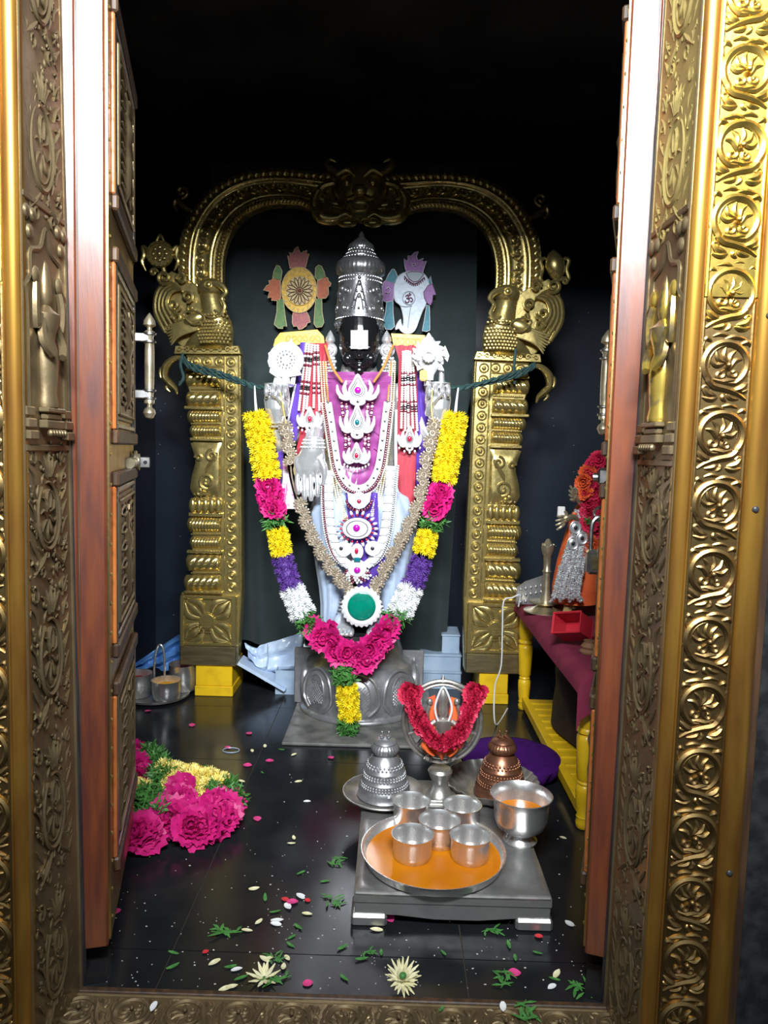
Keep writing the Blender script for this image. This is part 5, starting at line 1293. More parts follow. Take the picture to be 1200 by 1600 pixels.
MB().tube([P(558 + 16.5 * math.cos(q), 826 + 12.5 * math.sin(q), YQ - .011) for q in np.linspace(0, 2 * PI, 29)[:-1]], .9 * ps, 6, closed=True).obj('sunburst_ring', M['silver_dark'], sb_)
MB().ell(P(557, 825, YQ - .013), (5.6 * ps, .008, 5.6 * ps), 14, 8).obj('gem', M['magenta_gem'], sb_)
for i in range(20):
    q = 2 * PI * i / 20
    c = P(558 + 29 * math.cos(q), 826 + 25 * math.sin(q), YQ - .002)
    R = np.array(Matrix.Rotation(math.atan2(25 * math.sin(q), 29 * math.cos(q)), 3, 'Y'))
    MB().ell(c, (4.4 * ps, .006, 2.3 * ps), 8, 6, R).obj('ray_drop', M['silver_white'], sb_)
    MB().ell(P(558 + 25.5 * math.cos(q), 826 + 21.5 * math.sin(q), YQ - .004), (2.6 * ps, .005, 1.7 * ps), 8, 6, R).obj('ray_stone', M['red_gem'], sb_)
for (cx, cy, rx, ry) in ((537, 858, 13, 12), (583, 857, 13, 12), (558, 862, 10, 13), (558, 888, 15, 14)): disc(cx, cy, rx, ry, YQ + .002, .008, 'silver_white', 'lobe', t)
for (cx, cy, r, mk, sq) in ((533, 857, 3, 'dark_gem', (1, 1)), (582, 857, 3, 'dark_gem', (1, 1)), (557, 861, 4, 'red_gem', (.75, 1.2)), (558, 891, 5.2, 'magenta_gem', (1, 1))): gem(cx, cy, r, YQ - .008, mk, t, sq)
c = P(558, 874.5, YQ - .010); MB().box(c[0] - 5 * ps, c[0] + 5 * ps, c[1] - .004, c[1] + .01, c[2] - 3.4 * ps, c[2] + 3.4 * ps, .002).obj('emerald', M['teal_gem'], t, smooth=False)
mb = MB(); mr = MB()
for j in range(3):
    for i in range(11 - j):
        q = math.radians(15 + 150 * (i + .5 * j) / 10); (mr if (i + j) % 3 == 1 else mb).ell(P(558 + (17 + 3.6 * j) * math.cos(q), 888 + (15 + 3.8 * j) * math.sin(q), YQ + .003), 2.2 * ps, 6, 5)
tag(mb.obj('bead_fringe', M['pearl'], t), kind='stuff'); tag(mr.obj('maroon_fringe', M['maroon_bead'], t), kind='stuff')
# lace garland of shell rosettes ending in a green medallion
mb = MB()
for k in range(9):
    a_ = math.radians(200 - 27.5 * k - 20); mb.tube(cr([(0, 0, 0), (5.5 * ps * math.cos(a_), -.006, 5.5 * ps * math.sin(a_)), (10 * ps * math.cos(a_), -.002, 10 * ps * math.sin(a_))], 3), [1.2 * ps, 2.4 * ps, 1.8 * ps], 6)
    mb.ell((10.3 * ps * math.cos(a_), -.003, 10.3 * ps * math.sin(a_)), 1.9 * ps, 6, 4)
mb.tube([(3.6 * ps * math.cos(q), -.008, 3.6 * ps * math.sin(q)) for q in np.linspace(0, 2 * PI, 13)[:-1]], 1.3 * ps, 5, closed=True)
mb.ell((0, -.006, 0), (2 * ps, .006, 2 * ps), 8, 6)
SHELL = mb.mesh('shell_rosette', mat=M['lace_gold'])
t = thing('lace_garland', 'gold and silver lace garland of shell rosettes ending in green medallion', 'garland', P(565, 960, 2.84))
for pts in ([(447, 668), (450, 688), (453, 706), (454, 722)], [(470, 788), (477, 812), (490, 842), (505, 868), (520, 892), (537, 912), (549, 926)],
            [(678, 664), (672, 692), (665, 722), (660, 752), (655, 780), (645, 806), (632, 832), (619, 856), (606, 880), (594, 902), (584, 922)]):
    base = cr([P(a, b, np.interp(b, [660, 760, 930], [2.915, 2.89, 2.855])) for a, b in pts], 10)
    MB().tube(base, 3.2 * ps, 8, sq=(.5, 1)).obj('lace_band', M['lace_gold'], t)
    pr = resample(base, 13.2 * ps)
    for i, p in enumerate(pr):
        d_ = pr[min(i + 1, len(pr) - 1)] - pr[max(i - 1, 0)]; ang = math.atan2(d_[2], d_[0])
        inst('shell_rosette', SHELL, t, p + [0, -.006 - .002 * (i % 2), 0], (0, -(ang + PI / 2) + (.5 if i % 2 else -.5), 0), 1.0)
MB().tube(cr([P(454, 722, 2.90), P(456, 745, 2.90), P(462, 770, 2.89), P(470, 788, 2.885)], 6), 1.3 * ps, 6).obj('lace_cord', M['lace_gold'], t)
for q in ([(447, 662), (443, 640), (438, 612)], [(678, 660), (674, 640), (676, 606)]): MB().tube(cr(IL(q, 2.85), 4), .9 * ps, 6).obj('gold_cord', M['sandal_paste'], t)
YM = 2.83; an = np.linspace(0, 2 * PI, 97)[:-1]
md = MB().loft([[P(565 + r * (1 + (tooth * (.5 + .5 * math.cos(24 * q)))) * math.cos(q), 948 + r * 1.0 * (1 + (tooth * (.5 + .5 * math.cos(24 * q)))) * math.sin(q), YM - d) for q in an] for r, d, tooth in ((30, -.012, .09), (30, .002, .09), (28, .006, 0), (25, .007, 0), (22.5, .005, 0), (20, -.002, 0))]).obj('medallion_bezel', M['silver_white'], t)
MB().loft([[P(565 + r * math.cos(q), 948 + r * math.sin(q), YM - d) for q in an] for r, d in ((22.5, .000), (21.5, .009), (18, .012), (8, .013), (.5, .013))]).obj('green_stone', M['green_gem'], md, angle=60)
# ================================================================== painted cloth emblems pinned to the curtain
mat('emblem_gold', (.52, .33, .035), (.38, .20, .02), rough=.45, metal=.25, scale=90)
mat('emblem_cream', (.62, .52, .26), (.50, .40, .18), rough=.6, scale=60)
mat('emblem_brown', (.16, .03, .015), rough=.6)
mat('emblem_orange', (.52, .14, .055), (.42, .11, .06), rough=.6, scale=90)
mat('emblem_rose', (.46, .16, .12), (.36, .10, .14), rough=.6, scale=80)
mat('emblem_green', (.14, .24, .07), (.09, .19, .07), rough=.6, scale=80)
mat('emblem_edge', (.55, .45, .25), rough=.6)
mat('emblem_white', (.55, .62, .72), (.42, .50, .62), rough=.38, scale=70, bump=.3, bscale=90)
mat('emblem_grey', (.36, .40, .46), rough=.5)
mat('emblem_purple', (.36, .18, .42), (.28, .13, .36), rough=.6, scale=90)
mat('emblem_teal', (.07, .26, .32), (.05, .20, .26), rough=.6, scale=90)
mat('emblem_pale', (.60, .58, .62), rough=.6)
mat('emblem_plum', (.13, .02, .07), rough=.6)
YE = 3.375; ke = S(YE)
def patch(parent, name, poly, org, mk, edge='emblem_edge', d=0.0):
    s_ = 130 / 1156; pts = [P(org[0] + a * s_, org[1] + b * s_, YE - d) for a, b in poly]
    o = MB().prism([(p[0], p[2]) for p in pts], YE - d - .003, YE - d + .003, .0006).obj(name, M[mk], parent, smooth=False)
    if edge: MB().tube(np.array(pts) - [0, .003, 0], .65 * ke, 5, closed=True).obj('stitched_edge', M[edge], o)
    return o
def zl(lst, org, d): s_ = 130 / 1156; return [P(org[0] + a * s_, org[1] + b * s_, YE - d) for a, b in lst]
O7, O8 = (400, 370), (590, 370)
t = thing('wheel_applique', 'orange and gold cloth wheel emblem with flames pinned on the curtain', 'emblem', P(468, 515, YE))
for nm, poly, mk in (('flame', [(470, 440), (440, 260), (480, 285), (465, 220), (510, 232), (550, 155), (585, 135), (600, 200), (630, 240), (660, 205), (710, 190), (700, 240), (740, 240), (715, 330), (690, 440)], 'emblem_rose'),
                     ('ribbon_top', [(290, 395), (330, 410), (365, 480), (350, 610), (230, 575), (250, 480)], 'emblem_green'), ('ribbon_top', [(830, 430), (870, 395), (910, 410), (950, 490), (965, 560), (860, 615), (820, 560)], 'emblem_green'),
                     ('flame', [(230, 570), (340, 610), (345, 860), (290, 890), (215, 885), (220, 840), (165, 855), (190, 765), (105, 742), (150, 682), (190, 662), (180, 610), (225, 605)], 'emblem_orange'),
                     ('flame', [(855, 610), (965, 560), (1000, 575), (1005, 610), (1045, 650), (1030, 690), (1005, 700), (1010, 800), (970, 855), (880, 862), (850, 830)], 'emblem_orange'),
                     ('ribbon', [(295, 885), (380, 862), (400, 1050), (430, 1250), (378, 1240), (375, 1277), (310, 1272), (255, 1220), (290, 1050)], 'emblem_green'),
                     ('ribbon', [(830, 862), (915, 860), (920, 1050), (945, 1190), (915, 1252), (840, 1262), (805, 1210), (820, 1000)], 'emblem_green'),
                     ('flame', [(520, 1040), (700, 1030), (740, 1110), (755, 1190), (715, 1200), (700, 1240), (640, 1282), (595, 1292), (570, 1240), (525, 1250), (505, 1200), (505, 1110)], 'emblem_rose')):
    patch(t, nm, poly, O7, mk)
el = lambda cx, cy, rx, ry, n=36: [(cx + rx * math.cos(q), cy + ry * math.sin(q)) for q in np.linspace(0, 2 * PI, n + 1)[:-1]]
ds = patch(t, 'disc', el(600, 740, 245, 318), O7, 'emblem_gold', 'emblem_edge', .005)
wl = patch(ds, 'wheel', el(607, 750, 190, 205), O7, 'emblem_cream', None, .009) if False else patch(t, 'wheel', el(607, 750, 190, 205), O7, 'emblem_cream', 'emblem_gold', .009)
for k in range(16):
    q = 2 * PI * k / 16; u_ = np.array([math.cos(q), math.sin(q)]); v_ = np.array([-u_[1], u_[0]])
    pts = [np.array([607, 750]) + u_ * r_ * np.array([1, 1.07]) + v_ * w_ for r_, w_ in ((35, 0), (95, 22), (130, 22), (182, 0), (130, -22), (95, -22))]
    MB().tube(cr(zl(pts, O7, .013), 3, True), .75 * ke, 5, closed=True).obj('petal_line', M['emblem_brown'], wl)
MB().ell(zl([(607, 750)], O7, .012)[0], (3.2 * ke, .004, 3.2 * ke), 10, 6).obj('hub', M['emblem_brown'], wl)
mb = MB()
for k in range(20):
    q = 2 * PI * k / 20; mb.tube(zl([(600 + 205 * math.cos(q), 745 + 255 * math.sin(q)), (600 + 238 * math.cos(q + .12), 745 + 300 * math.sin(q + .12))], O7, .009), .7 * ke, 5)
tag(mb.obj('rim_stitch', M['emblem_edge'], ds), kind='stuff')
t = thing('conch_applique', 'white cloth conch emblem with an Om sign pinned on the curtain', 'emblem', P(638, 520, YE))
for nm, poly, mk in (('flame', [(400, 500), (375, 400), (370, 310), (420, 340), (420, 265), (470, 270), (510, 222), (565, 205), (540, 280), (560, 330), (640, 300), (620, 350), (680, 340), (650, 420), (630, 500)], 'emblem_purple'),
                     ('ribbon_top', [(225, 450), (255, 490), (280, 570), (260, 645), (230, 645), (110, 612), (150, 530), (200, 455)], 'emblem_teal'), ('flame', [(110, 610), (235, 645), (215, 892), (120, 912), (70, 882), (70, 790), (60, 720), (80, 640)], 'emblem_purple'),
                     ('ribbon', [(125, 905), (215, 890), (215, 1050), (235, 1250), (190, 1290), (110, 1285), (75, 1200), (110, 1050)], 'emblem_teal'), ('ribbon_top', [(735, 545), (755, 655), (710, 690), (700, 620)], 'emblem_teal'),
                     ('ribbon', [(680, 950), (720, 950), (725, 1150), (725, 1300), (680, 1320), (620, 1310), (650, 1150)], 'emblem_teal')):
    patch(t, nm, poly, O8, mk, 'emblem_pale')
body = cr([np.array(q, float) for q in [(470, 482), (600, 492), (680, 560), (710, 650), (700, 760), (695, 860), (660, 960), (620, 1040), (575, 1160), (530, 1280), (470, 1340), (380, 1345), (320, 1305), (295, 1275), (250, 1290), (260, 1230), (300, 1165), (322, 1150), (330, 1200), (352, 1245), (360, 1150), (340, 1030), (310, 950), (250, 900), (230, 830), (230, 700), (260, 600), (300, 540), (370, 500)]], 3, True)
cb = patch(t, 'shell', body.tolist(), O8, 'emblem_white', 'emblem_pale', .005)
patch(t, 'shell_mouth', [(395, 510), (470, 485), (600, 492), (640, 530), (560, 620), (500, 630), (440, 590)], O8, 'emblem_grey', 'emblem_plum', .009)
patch(t, 'flame', [(700, 680), (760, 655), (790, 740), (812, 805), (770, 812), (762, 900), (735, 955), (690, 925), (650, 850), (640, 770)], O8, 'emblem_purple', 'emblem_plum', .009)
def stitch(pts, mk='emblem_plum', r=.8, nm='stitch', d=.013, closed=False): return MB().tube(cr(zl(pts, O8, d), 5, closed), r * ke, 5, closed=closed).obj(nm, M[mk], cb)
stitch([(370, 545), (430, 610), (500, 650), (570, 630), (650, 560)], 'emblem_plum', .9)
for k in range(12):
    x = 375 + 25 * k; y = 560 + 95 * math.sin(PI * (k + .5) / 12); stitch([(x, y), (x + 4, y + 28)], 'emblem_plum', .9)
stitch([(435 + 85 * math.cos(q), 850 + 92 * math.sin(q)) for q in np.linspace(0, 2 * PI, 15)[:-1]], 'emblem_grey', .7, 'om_ring', closed=True)
for g_ in ([(390, 832), (405, 812), (428, 822), (424, 848), (404, 856), (432, 862), (438, 892), (418, 915), (392, 908), (385, 884)], [(432, 868), (455, 846), (478, 856), (486, 882), (470, 902), (456, 888)], [(418, 800), (440, 816), (468, 796)]):
    stitch(g_, 'emblem_plum', .95, 'om_stroke')
MB().ell(zl([(445, 788)], O8, .013)[0], (1.2 * ke, .002, 1.2 * ke), 8, 6).obj('om_dot', M['emblem_plum'], cb)
stitch([(320, 960), (400, 970), (480, 955)], 'emblem_grey', .6); stitch([(460, 970), (440, 1100), (420, 1260)], 'emblem_grey', .7); stitch([(120, 730), (150, 700), (175, 740), (150, 780), (110, 770)], 'emblem_pale', .6)
stitch([(490, 420), (480, 380), (515, 370), (530, 405)], 'emblem_pale', .6)

# ================================================================== flowers
mat('chrys_yellow', (.90, .76, .015), (.86, .62, .01), rough=.6, scale=60, mix=(.4, .6))
mat('chrys_pale', (.92, .82, .30), (.88, .66, .10), rough=.6, scale=40, mix=(.45, .6))
mat('rose_pink', (.66, .014, .20), (.50, .008, .14), rough=.5, scale=70, mix=(.4, .6))
mat('rose_hot', (.62, .014, .19), (.46, .008, .13), rough=.5, scale=50, mix=(.4, .6))
mat('rose_red', (.55, .018, .06), (.42, .012, .05), rough=.5, scale=60)
mat('aster_purple', (.13, .045, .30), (.08, .03, .22), rough=.6, scale=80)
mat('flower_white', (.90, .91, .90), (.82, .84, .84), rough=.6, scale=60)
mat('leaf_green', (.040, .16, .025), (.09, .26, .06), rough=.45, scale=60, mix=(.35, .65))
mat('leaf_fresh', (.045, .18, .035), (.08, .26, .06), rough=.5, scale=60)
mat('thread_white', (.62, .62, .60), rough=.8)
mat('cord_green', (.030, .075, .070), (.018, .045, .045), rough=.7, scale=60, stretch=(1, 1, 1))
def blade(mb, o, d, l, w, curl, n):
    d = d / np.linalg.norm(d); s_ = np.cross(d, n); s_ /= (np.linalg.norm(s_) + 1e-9); nn = np.cross(s_, d)
    V = []
    for f_, ww in ((0, .35), (.5, 1.0), (1.0, .25)):
        c = o + d * l * f_ + nn * curl * l * f_ * f_
        V += [c - s_ * w * ww, c + s_ * w * ww]
    mb.add(V, [(0, 1, 3, 2), (2, 3, 5, 4)])
def chrys(name, mk, r, rows=((16, 1.0, 12), (14, .88, 34), (11, .72, 55), (7, .5, 74)), w=.13, seed=0):
    g = np.random.RandomState(seed); mb = MB()
    for cnt, l, el_ in rows:
        for k in range(cnt):
            a_ = 2 * PI * (k + g.rand() * .5) / cnt; e = math.radians(el_ + g.uniform(-8, 8))
            d = np.array([math.cos(a_) * math.cos(e), math.sin(a_) * math.cos(e), math.sin(e)])
            blade(mb, d * r * .1, d, r * l * g.uniform(.85, 1.08), r * w, .25, np.array([0, 0, 1.0]) + .01)
    return mb.mesh(name, mat=M[mk], smooth=False)
def rose(name, mk, r, seed=0):
    g = np.random.RandomState(seed); mb = MB()
    for cnt, R, op in ((3, .34, -.15), (4, .55, .05), (5, .78, .28), (6, 1.0, .55)):
        a0 = g.rand() * 6
        for k in range(cnt):
            ac = a0 + 2 * PI * k / cnt; half = PI / cnt * 1.35; rip = g.rand() * 6; hh = r * (1.05 - .35 * R) * g.uniform(.75, 1.15); jr = g.uniform(.85, 1.12); fq = g.uniform(4, 8)
            def f(u, v):
                a_ = ac + (u * 2 - 1) * half * (1 - .25 * v * v)
                rad = r * R * (.25 + .75 * math.sin(min(v, .8) / .8 * PI / 2)) + r * op * max(0, v - .55) * 1.3
                rad *= jr * (1 + .11 * math.sin(fq * u * PI + rip) * v)
                z = hh * (v ** .9) - r * .35 - r * .22 * max(0, v - .75) * (1 if op > .2 else 0) - .12 * r * (2 * u - 1) ** 2 * v
                return np.array([rad * math.cos(a_), rad * math.sin(a_), z])
            mb.grid(f, 7, 6)
    return mb.mesh(name, mat=M[mk], smooth=True, angle=60)
def sprig(name, mk, r, n=46, seed=0, w=.11):
    g = np.random.RandomState(seed); mb = MB()
    for k in range(n):
        d = g.normal(size=3); d[2] = abs(d[2]) * .8; d /= np.linalg.norm(d)
        o = g.normal(size=3) * r * .22
        blade(mb, o, d, r * g.uniform(.6, 1.1), r * w * g.uniform(.7, 1.3), g.uniform(-.3, .3), g.normal(size=3))
    return mb.mesh(name, mat=M[mk], smooth=False)
HY = .026
FL = {
    'yellow': [chrys('yellow_chrysanthemum', 'chrys_yellow', HY, seed=k) for k in range(3)],
    'pale': [chrys('pale_chrysanthemum', 'chrys_pale', HY, seed=10 + k) for k in range(3)],
    'purple': [chrys('purple_aster', 'aster_purple', .024, rows=((13, 1.0, 10), (11, .8, 38), (6, .5, 65)), w=.10, seed=20 + k) for k in range(3)],
    'white': [chrys('white_chrysanthemum', 'flower_white', .026, seed=30 + k) for k in range(3)],
    'rose': [rose('pink_rose', 'rose_pink', .036, k) for k in range(3)],
    'hot': [rose('hot_pink_rose', 'rose_hot', .038, 5 + k) for k in range(3)],
    'green': [sprig('leaf_sprig', 'leaf_green', .032, seed=40 + k) for k in range(3)],
}
FN = {'yellow': 'yellow_chrysanthemum', 'pale': 'pale_chrysanthemum', 'purple': 'purple_aster', 'white': 'white_chrysanthemum', 'rose': 'pink_rose', 'hot': 'hot_pink_rose', 'green': 'leaf_sprig'}
CORE = {'yellow': 'chrys_yellow', 'pale': 'chrys_pale', 'purple': 'aster_purple', 'white': 'flower_white', 'rose': 'rose_pink', 'hot': 'rose_hot', 'green': 'leaf_green'}
HR = {'yellow': .026, 'pale': .026, 'purple': .024, 'white': .026, 'rose': .036, 'hot': .038, 'green': .032}
g5 = np.random.RandomState(77)
def look(d, spin):
    return (Vector(d).to_track_quat('Z', 'Y').to_matrix() @ Matrix.Rotation(spin, 3, 'Z'))
def segment(parent, kind, pts, R, scale=1.0, view=(0, -1, .15), half=120, core=True, dens=1.0):
    """flowers packed around a length of string"""
    hr = HR[kind] * scale; path = resample(cr(pts, 8), hr * 1.25 / dens)
    if core: MB().tube(resample(cr(pts, 8), .012), R * .8, 10).obj('flower_core', M[CORE[kind]], parent)
    vw = np.array(view, float); vw /= np.linalg.norm(vw)
    for i, p in enumerate(path):
        t_ = path[min(i + 1, len(path) - 1)] - path[max(i - 1, 0)]; t_ /= np.linalg.norm(t_) + 1e-9
        a_ = vw - t_ * (vw @ t_); a_ /= np.linalg.norm(a_); b_ = np.cross(t_, a_)
        n = max(3, int(round(2 * PI * R / (hr * 1.35) * dens)))
        for k in range(n):
            q = 2 * PI * (k + (i % 2) * .5) / n; q = (q + PI) % (2 * PI) - PI
            if abs(q) > math.radians(half): continue
            q += g5.uniform(-.15, .15)
            d = a_ * math.cos(q) + b_ * math.sin(q)
            inst(FN[kind], FL[kind][g5.randint(3)], parent, p + d * R * .72 + g5.normal(size=3) * .002, look(d + t_ * g5.uniform(-.25, .25), g5.rand() * 6), scale * g5.uniform(.92, 1.08))
def gp(px, py, Y): return P(px, py, Y)
t = thing('flower_garland', 'long fresh flower garland hanging from the arch around the idol', 'garland', P(545, 1140, 2.76))
for kind, pts, R, sc in [('yellow', [(401, 650, 2.93), (408, 690, 2.93), (418, 742, 2.92)], .050, 1.0), ('rose', [(420, 760, 2.91), (427, 795, 2.90)], .040, .95), ('green', [(428, 808, 2.90)] + [(431, 818, 2.90)], .030, 1.0),
                         ('yellow', [(434, 832, 2.90), (440, 862, 2.89)], .038, .9), ('purple', [(443, 876, 2.89), (455, 915, 2.87)], .040, 1.0), ('white', [(458, 925, 2.87), (473, 957, 2.85)], .044, 1.0), ('green', [(477, 968, 2.84), (488, 976, 2.83)], .034, 1.0)]:
    segment(t, kind, [gp(*q) for q in pts], R, sc)
for kind, pts, R, sc in [('yellow', [(711, 652, 2.93), (704, 690, 2.93), (694, 748, 2.92)], .048, 1.0), ('rose', [(688, 770, 2.91), (680, 796, 2.90)], .040, .95), ('green', [(678, 812, 2.90), (672, 822, 2.90)], .030, 1.0),
                         ('yellow', [(668, 836, 2.90), (662, 860, 2.89)], .038, .9), ('purple', [(658, 878, 2.89), (646, 912, 2.87)], .042, 1.0), ('white', [(640, 922, 2.87), (626, 955, 2.85)], .046, 1.0), ('green', [(622, 962, 2.84), (612, 970, 2.83)], .034, 1.0)]:
    segment(t, kind, [gp(*q) for q in pts], R, sc)
for i, (x, y, Y, s_) in enumerate([(492, 982, 2.80, .95), (504, 996, 2.79, 1.05), (518, 1003, 2.78, 1.0), (526, 1018, 2.77, 1.1), (541, 1020, 2.76, .95), (552, 1032, 2.765, 1.0), (560, 1022, 2.76, .95), (572, 1030, 2.765, 1.05), (578, 1014, 2.77, 1.0), (590, 1004, 2.78, 1.05),
                                   (600, 990, 2.79, 1.1), (608, 978, 2.80, .9), (586, 1018, 2.79, .9), (512, 985, 2.81, .85), (534, 1034, 2.79, .85), (596, 1006, 2.81, .9)]):
    inst('hot_pink_rose', FL['hot'][i % 3], t, gp(x, y, Y), look((.25 * math.sin(i * 2.1), -1, .25 * math.cos(i * 1.7) + .1), i), s_)
MB().tube(cr([gp(*q) for q in [(486, 975, 2.84), (510, 998, 2.82), (550, 1026, 2.80), (585, 1012, 2.81), (614, 970, 2.84)]], 8), .030, 10).obj('flower_core', M['rose_hot'], t)
for kind, pts, R, sc in [('green', [(536, 1046, 2.77), (540, 1062, 2.765)], .036, 1.0), ('yellow', [(543, 1074, 2.76), (546, 1118, 2.755)], .036, .9), ('green', [(545, 1128, 2.755), (543, 1140, 2.76)], .032, .95)]:
    segment(t, kind, [gp(*q) for q in pts], R, sc)
for q in ([(398, 603, 2.96), (399, 625, 2.94), (401, 648, 2.93)], [(716, 606, 2.96), (713, 630, 2.94), (711, 652, 2.93)]):
    for dx in (-1.5, 1.5): MB().tube(cr([gp(a + dx * (b - 600) / 50, b, c) for a, b, c in q], 4), 1.1 * ps, 6).obj('thread', M['thread_white'], t)
# dark green cords from the arch to the garland and the idol's hands
for lab, pths in (('twisted dark green cord tied from the left brass bracket to the garland', ([(284, 556, 3.15), (300, 570, 3.12), (345, 583, 3.05), (398, 603, 2.97), (424, 606, 2.92)], [(284, 560, 3.15), (300, 576, 3.11), (350, 590, 3.05), (400, 606, 2.97)], [(286, 552, 3.14), (282, 570, 3.13), (287, 590, 3.13), (280, 600, 3.13)])),
                  ('twisted dark green cord tied from the right brass bracket to the garland', ([(836, 568, 3.15), (818, 578, 3.12), (775, 592, 3.05), (716, 606, 2.97), (694, 598, 2.92)], [(836, 572, 3.15), (812, 586, 3.11), (765, 598, 3.05), (716, 608, 2.97)], [(806, 545, 3.13), (803, 575, 3.13), (804, 598, 3.13)]))):
    t = thing('tie_cord', lab, 'cord', gp(*pths[0][0]), 'green tie cords')
    for q in pths:
        p = resample(cr([gp(*z) for z in q], 10), .012)
        for ph in (0, PI): MB().tube(p + np.stack([np.zeros(len(p)), .004 * np.cos(np.arange(len(p)) * .9 + ph), .005 * np.sin(np.arange(len(p)) * .9 + ph)], 1), .0055, 6).obj('cord_strand', M['cord_green'], t)

# garland lying in a heap on the floor inside the left leaf
def fp(px, py, z): return Fz(px, py, z)
t = thing('flower_garland', 'heap of pink rose, green leaf and yellow flower garland on the floor', 'garland', Fz(290, 1300, 0))
MB().tube(cr([fp(222, 1195, .05), fp(250, 1215, .045), fp(300, 1228, .045), fp(350, 1245, .045), fp(362, 1268, .045), fp(320, 1283, .045), fp(270, 1270, .045), fp(232, 1270, .045), fp(215, 1295, .04)], 8), .022, 10).obj('flower_core', M['rose_hot'], t)
V_ = (0.05, -.75, .8)
segment(t, 'pale', [fp(258, 1212, .05), fp(300, 1222, .05), fp(344, 1232, .05)], .048, .95, V_, 130)
segment(t, 'pale', [fp(210, 1236, .055), fp(222, 1240, .055)], .034, .95, V_, 130)
segment(t, 'green', [fp(232, 1183, .06), fp(246, 1200, .055), fp(258, 1222, .05)], .040, .95, V_, 140)
segment(t, 'green', [fp(222, 1250, .055), fp(238, 1262, .05), fp(240, 1282, .045)], .044, 1.05, V_, 140)
segment(t, 'green', [fp(335, 1240, .045), fp(352, 1240, .045), fp(366, 1256, .04)], .036, .9, V_, 140)
g9 = np.random.RandomState(8); heap = []
for (cx, cy, rx, ry, n) in ((268, 1272, 22, 20, 8), (304, 1284, 26, 18, 9), (345, 1266, 22, 22, 8), (282, 1248, 14, 10, 3), (216, 1200, 16, 24, 8), (218, 1300, 24, 8, 6)):
    for k in range(n): 
        q = 2.4 * k; rr0 = math.sqrt((k + .3) / n); heap.append((cx + rx * rr0 * math.cos(q), cy + ry * rr0 * math.sin(q), .060 - .022 * rr0 + .006 * math.sin(k), g9.uniform(.85, 1.15)))
for i, (x, y, z, s_) in enumerate(heap):
    inst('hot_pink_rose', FL['hot'][i % 3], t, fp(x, y, z), look((.45 * math.sin(i * 2.3), -.8 + .3 * math.cos(i), .75), i * 1.3), s_)
# ================================================================== things in front of the idol
mat('stool_silver', (.46, .45, .44), (.30, .29, .285), metal=.8, rough=.30, rough2=.45, scale=14, mix=(.35, .7), bump=.5, bscale=22)
mat('steel', (.76, .75, .74), (.66, .65, .64), metal=.88, rough=.26, rough2=.34, scale=40, stretch=(1, 1, .2))
mat('steel_rough', (.55, .53, .51), (.42, .40, .38), metal=.85, rough=.38, scale=40)
mat('turmeric_water', (.58, .185, .004), (.52, .15, .004), rough=.12, scale=8, spec=.35)
mat('turmeric', (.85, .42, .02), (.75, .33, .01), rough=.9, scale=80, bump=.4)
mat('kumkum', (.30, .01, .02), rough=.9)
mat('copper', (.30, .135, .075), (.20, .085, .05), metal=.75, rough=.28, rough2=.4, scale=30, bump=.1)
mat('purple_velvet', (.055, .006, .125), (.040, .005, .095), rough=.85, scale=30, spec=.15)
mat('orange_cloth', (.75, .13, .03), (.62, .09, .03), rough=.6, scale=25)
mat('old_silver', (.46, .44, .405), (.31, .295, .27), metal=.8, rough=.33, scale=30, bump=.1)
ZT = .085
yf = float(Fz(700, 1397, ZT)[1]); xl = float(Fz(553, 1393, ZT)[0]); xr = float(Fz(863, 1402, ZT)[0]); yb = yf + .60
t = thing('low_stool', 'low silver-clad stool holding the tray of cups', 'stool', ((xl + xr) / 2, (yf + yb) / 2, 0))
def top(u, v):
    e = min(u, 1 - u, v, 1 - v); z = ZT - .006 * max(0, 1 - e / .02) ** 2 + .0010 * math.sin(40 * u + 7 * v) * math.sin(23 * v)
    return np.array([xl + (xr - xl) * u, yf + (yb - yf) * v, z])
MB().grid(top, 40, 40, thick=(0, 0, -.02)).obj('stool_top', M['stool_silver'], t)
pts = [(xl, ZT - .018), (xr, ZT - .018), (xr - .003, .028), (xr - .08, .026), ((xl + xr) / 2 + .06, .018), ((xl + xr) / 2 - .04, .018), (xl + .10, .026), (xl + .003, .028)]
MB().prism(pts, yf + .004, yf + .014, .002).obj('apron', M['stool_silver'], t, smooth=False)
MB().prism(pts, yb - .014, yb - .004, .002).obj('apron', M['stool_silver'], t, smooth=False)
for x in (xl + .002, xr - .012): MB().box(x, x + .010, yf + .01, yb - .01, .03, ZT - .018, .002).obj('side_apron', M['stool_silver'], t, smooth=False)
MB().tube([(xl + .004, yf + .003, ZT - .004), ((xl + xr) / 2, yf + .002, ZT - .005), (xr - .004, yf + .003, ZT - .004)], .0055, 8).obj('rolled_edge', M['steel_rough'], t)
for x0, x1 in ((xl - .006, xl + .078), (xr - .082, xr + .004)):
    for y0 in (yf - .004, yb - .09): MB().box(x0, x1, y0, y0 + .085, 0, .030, .006).obj('leg', M['stool_silver'], t, smooth=False)

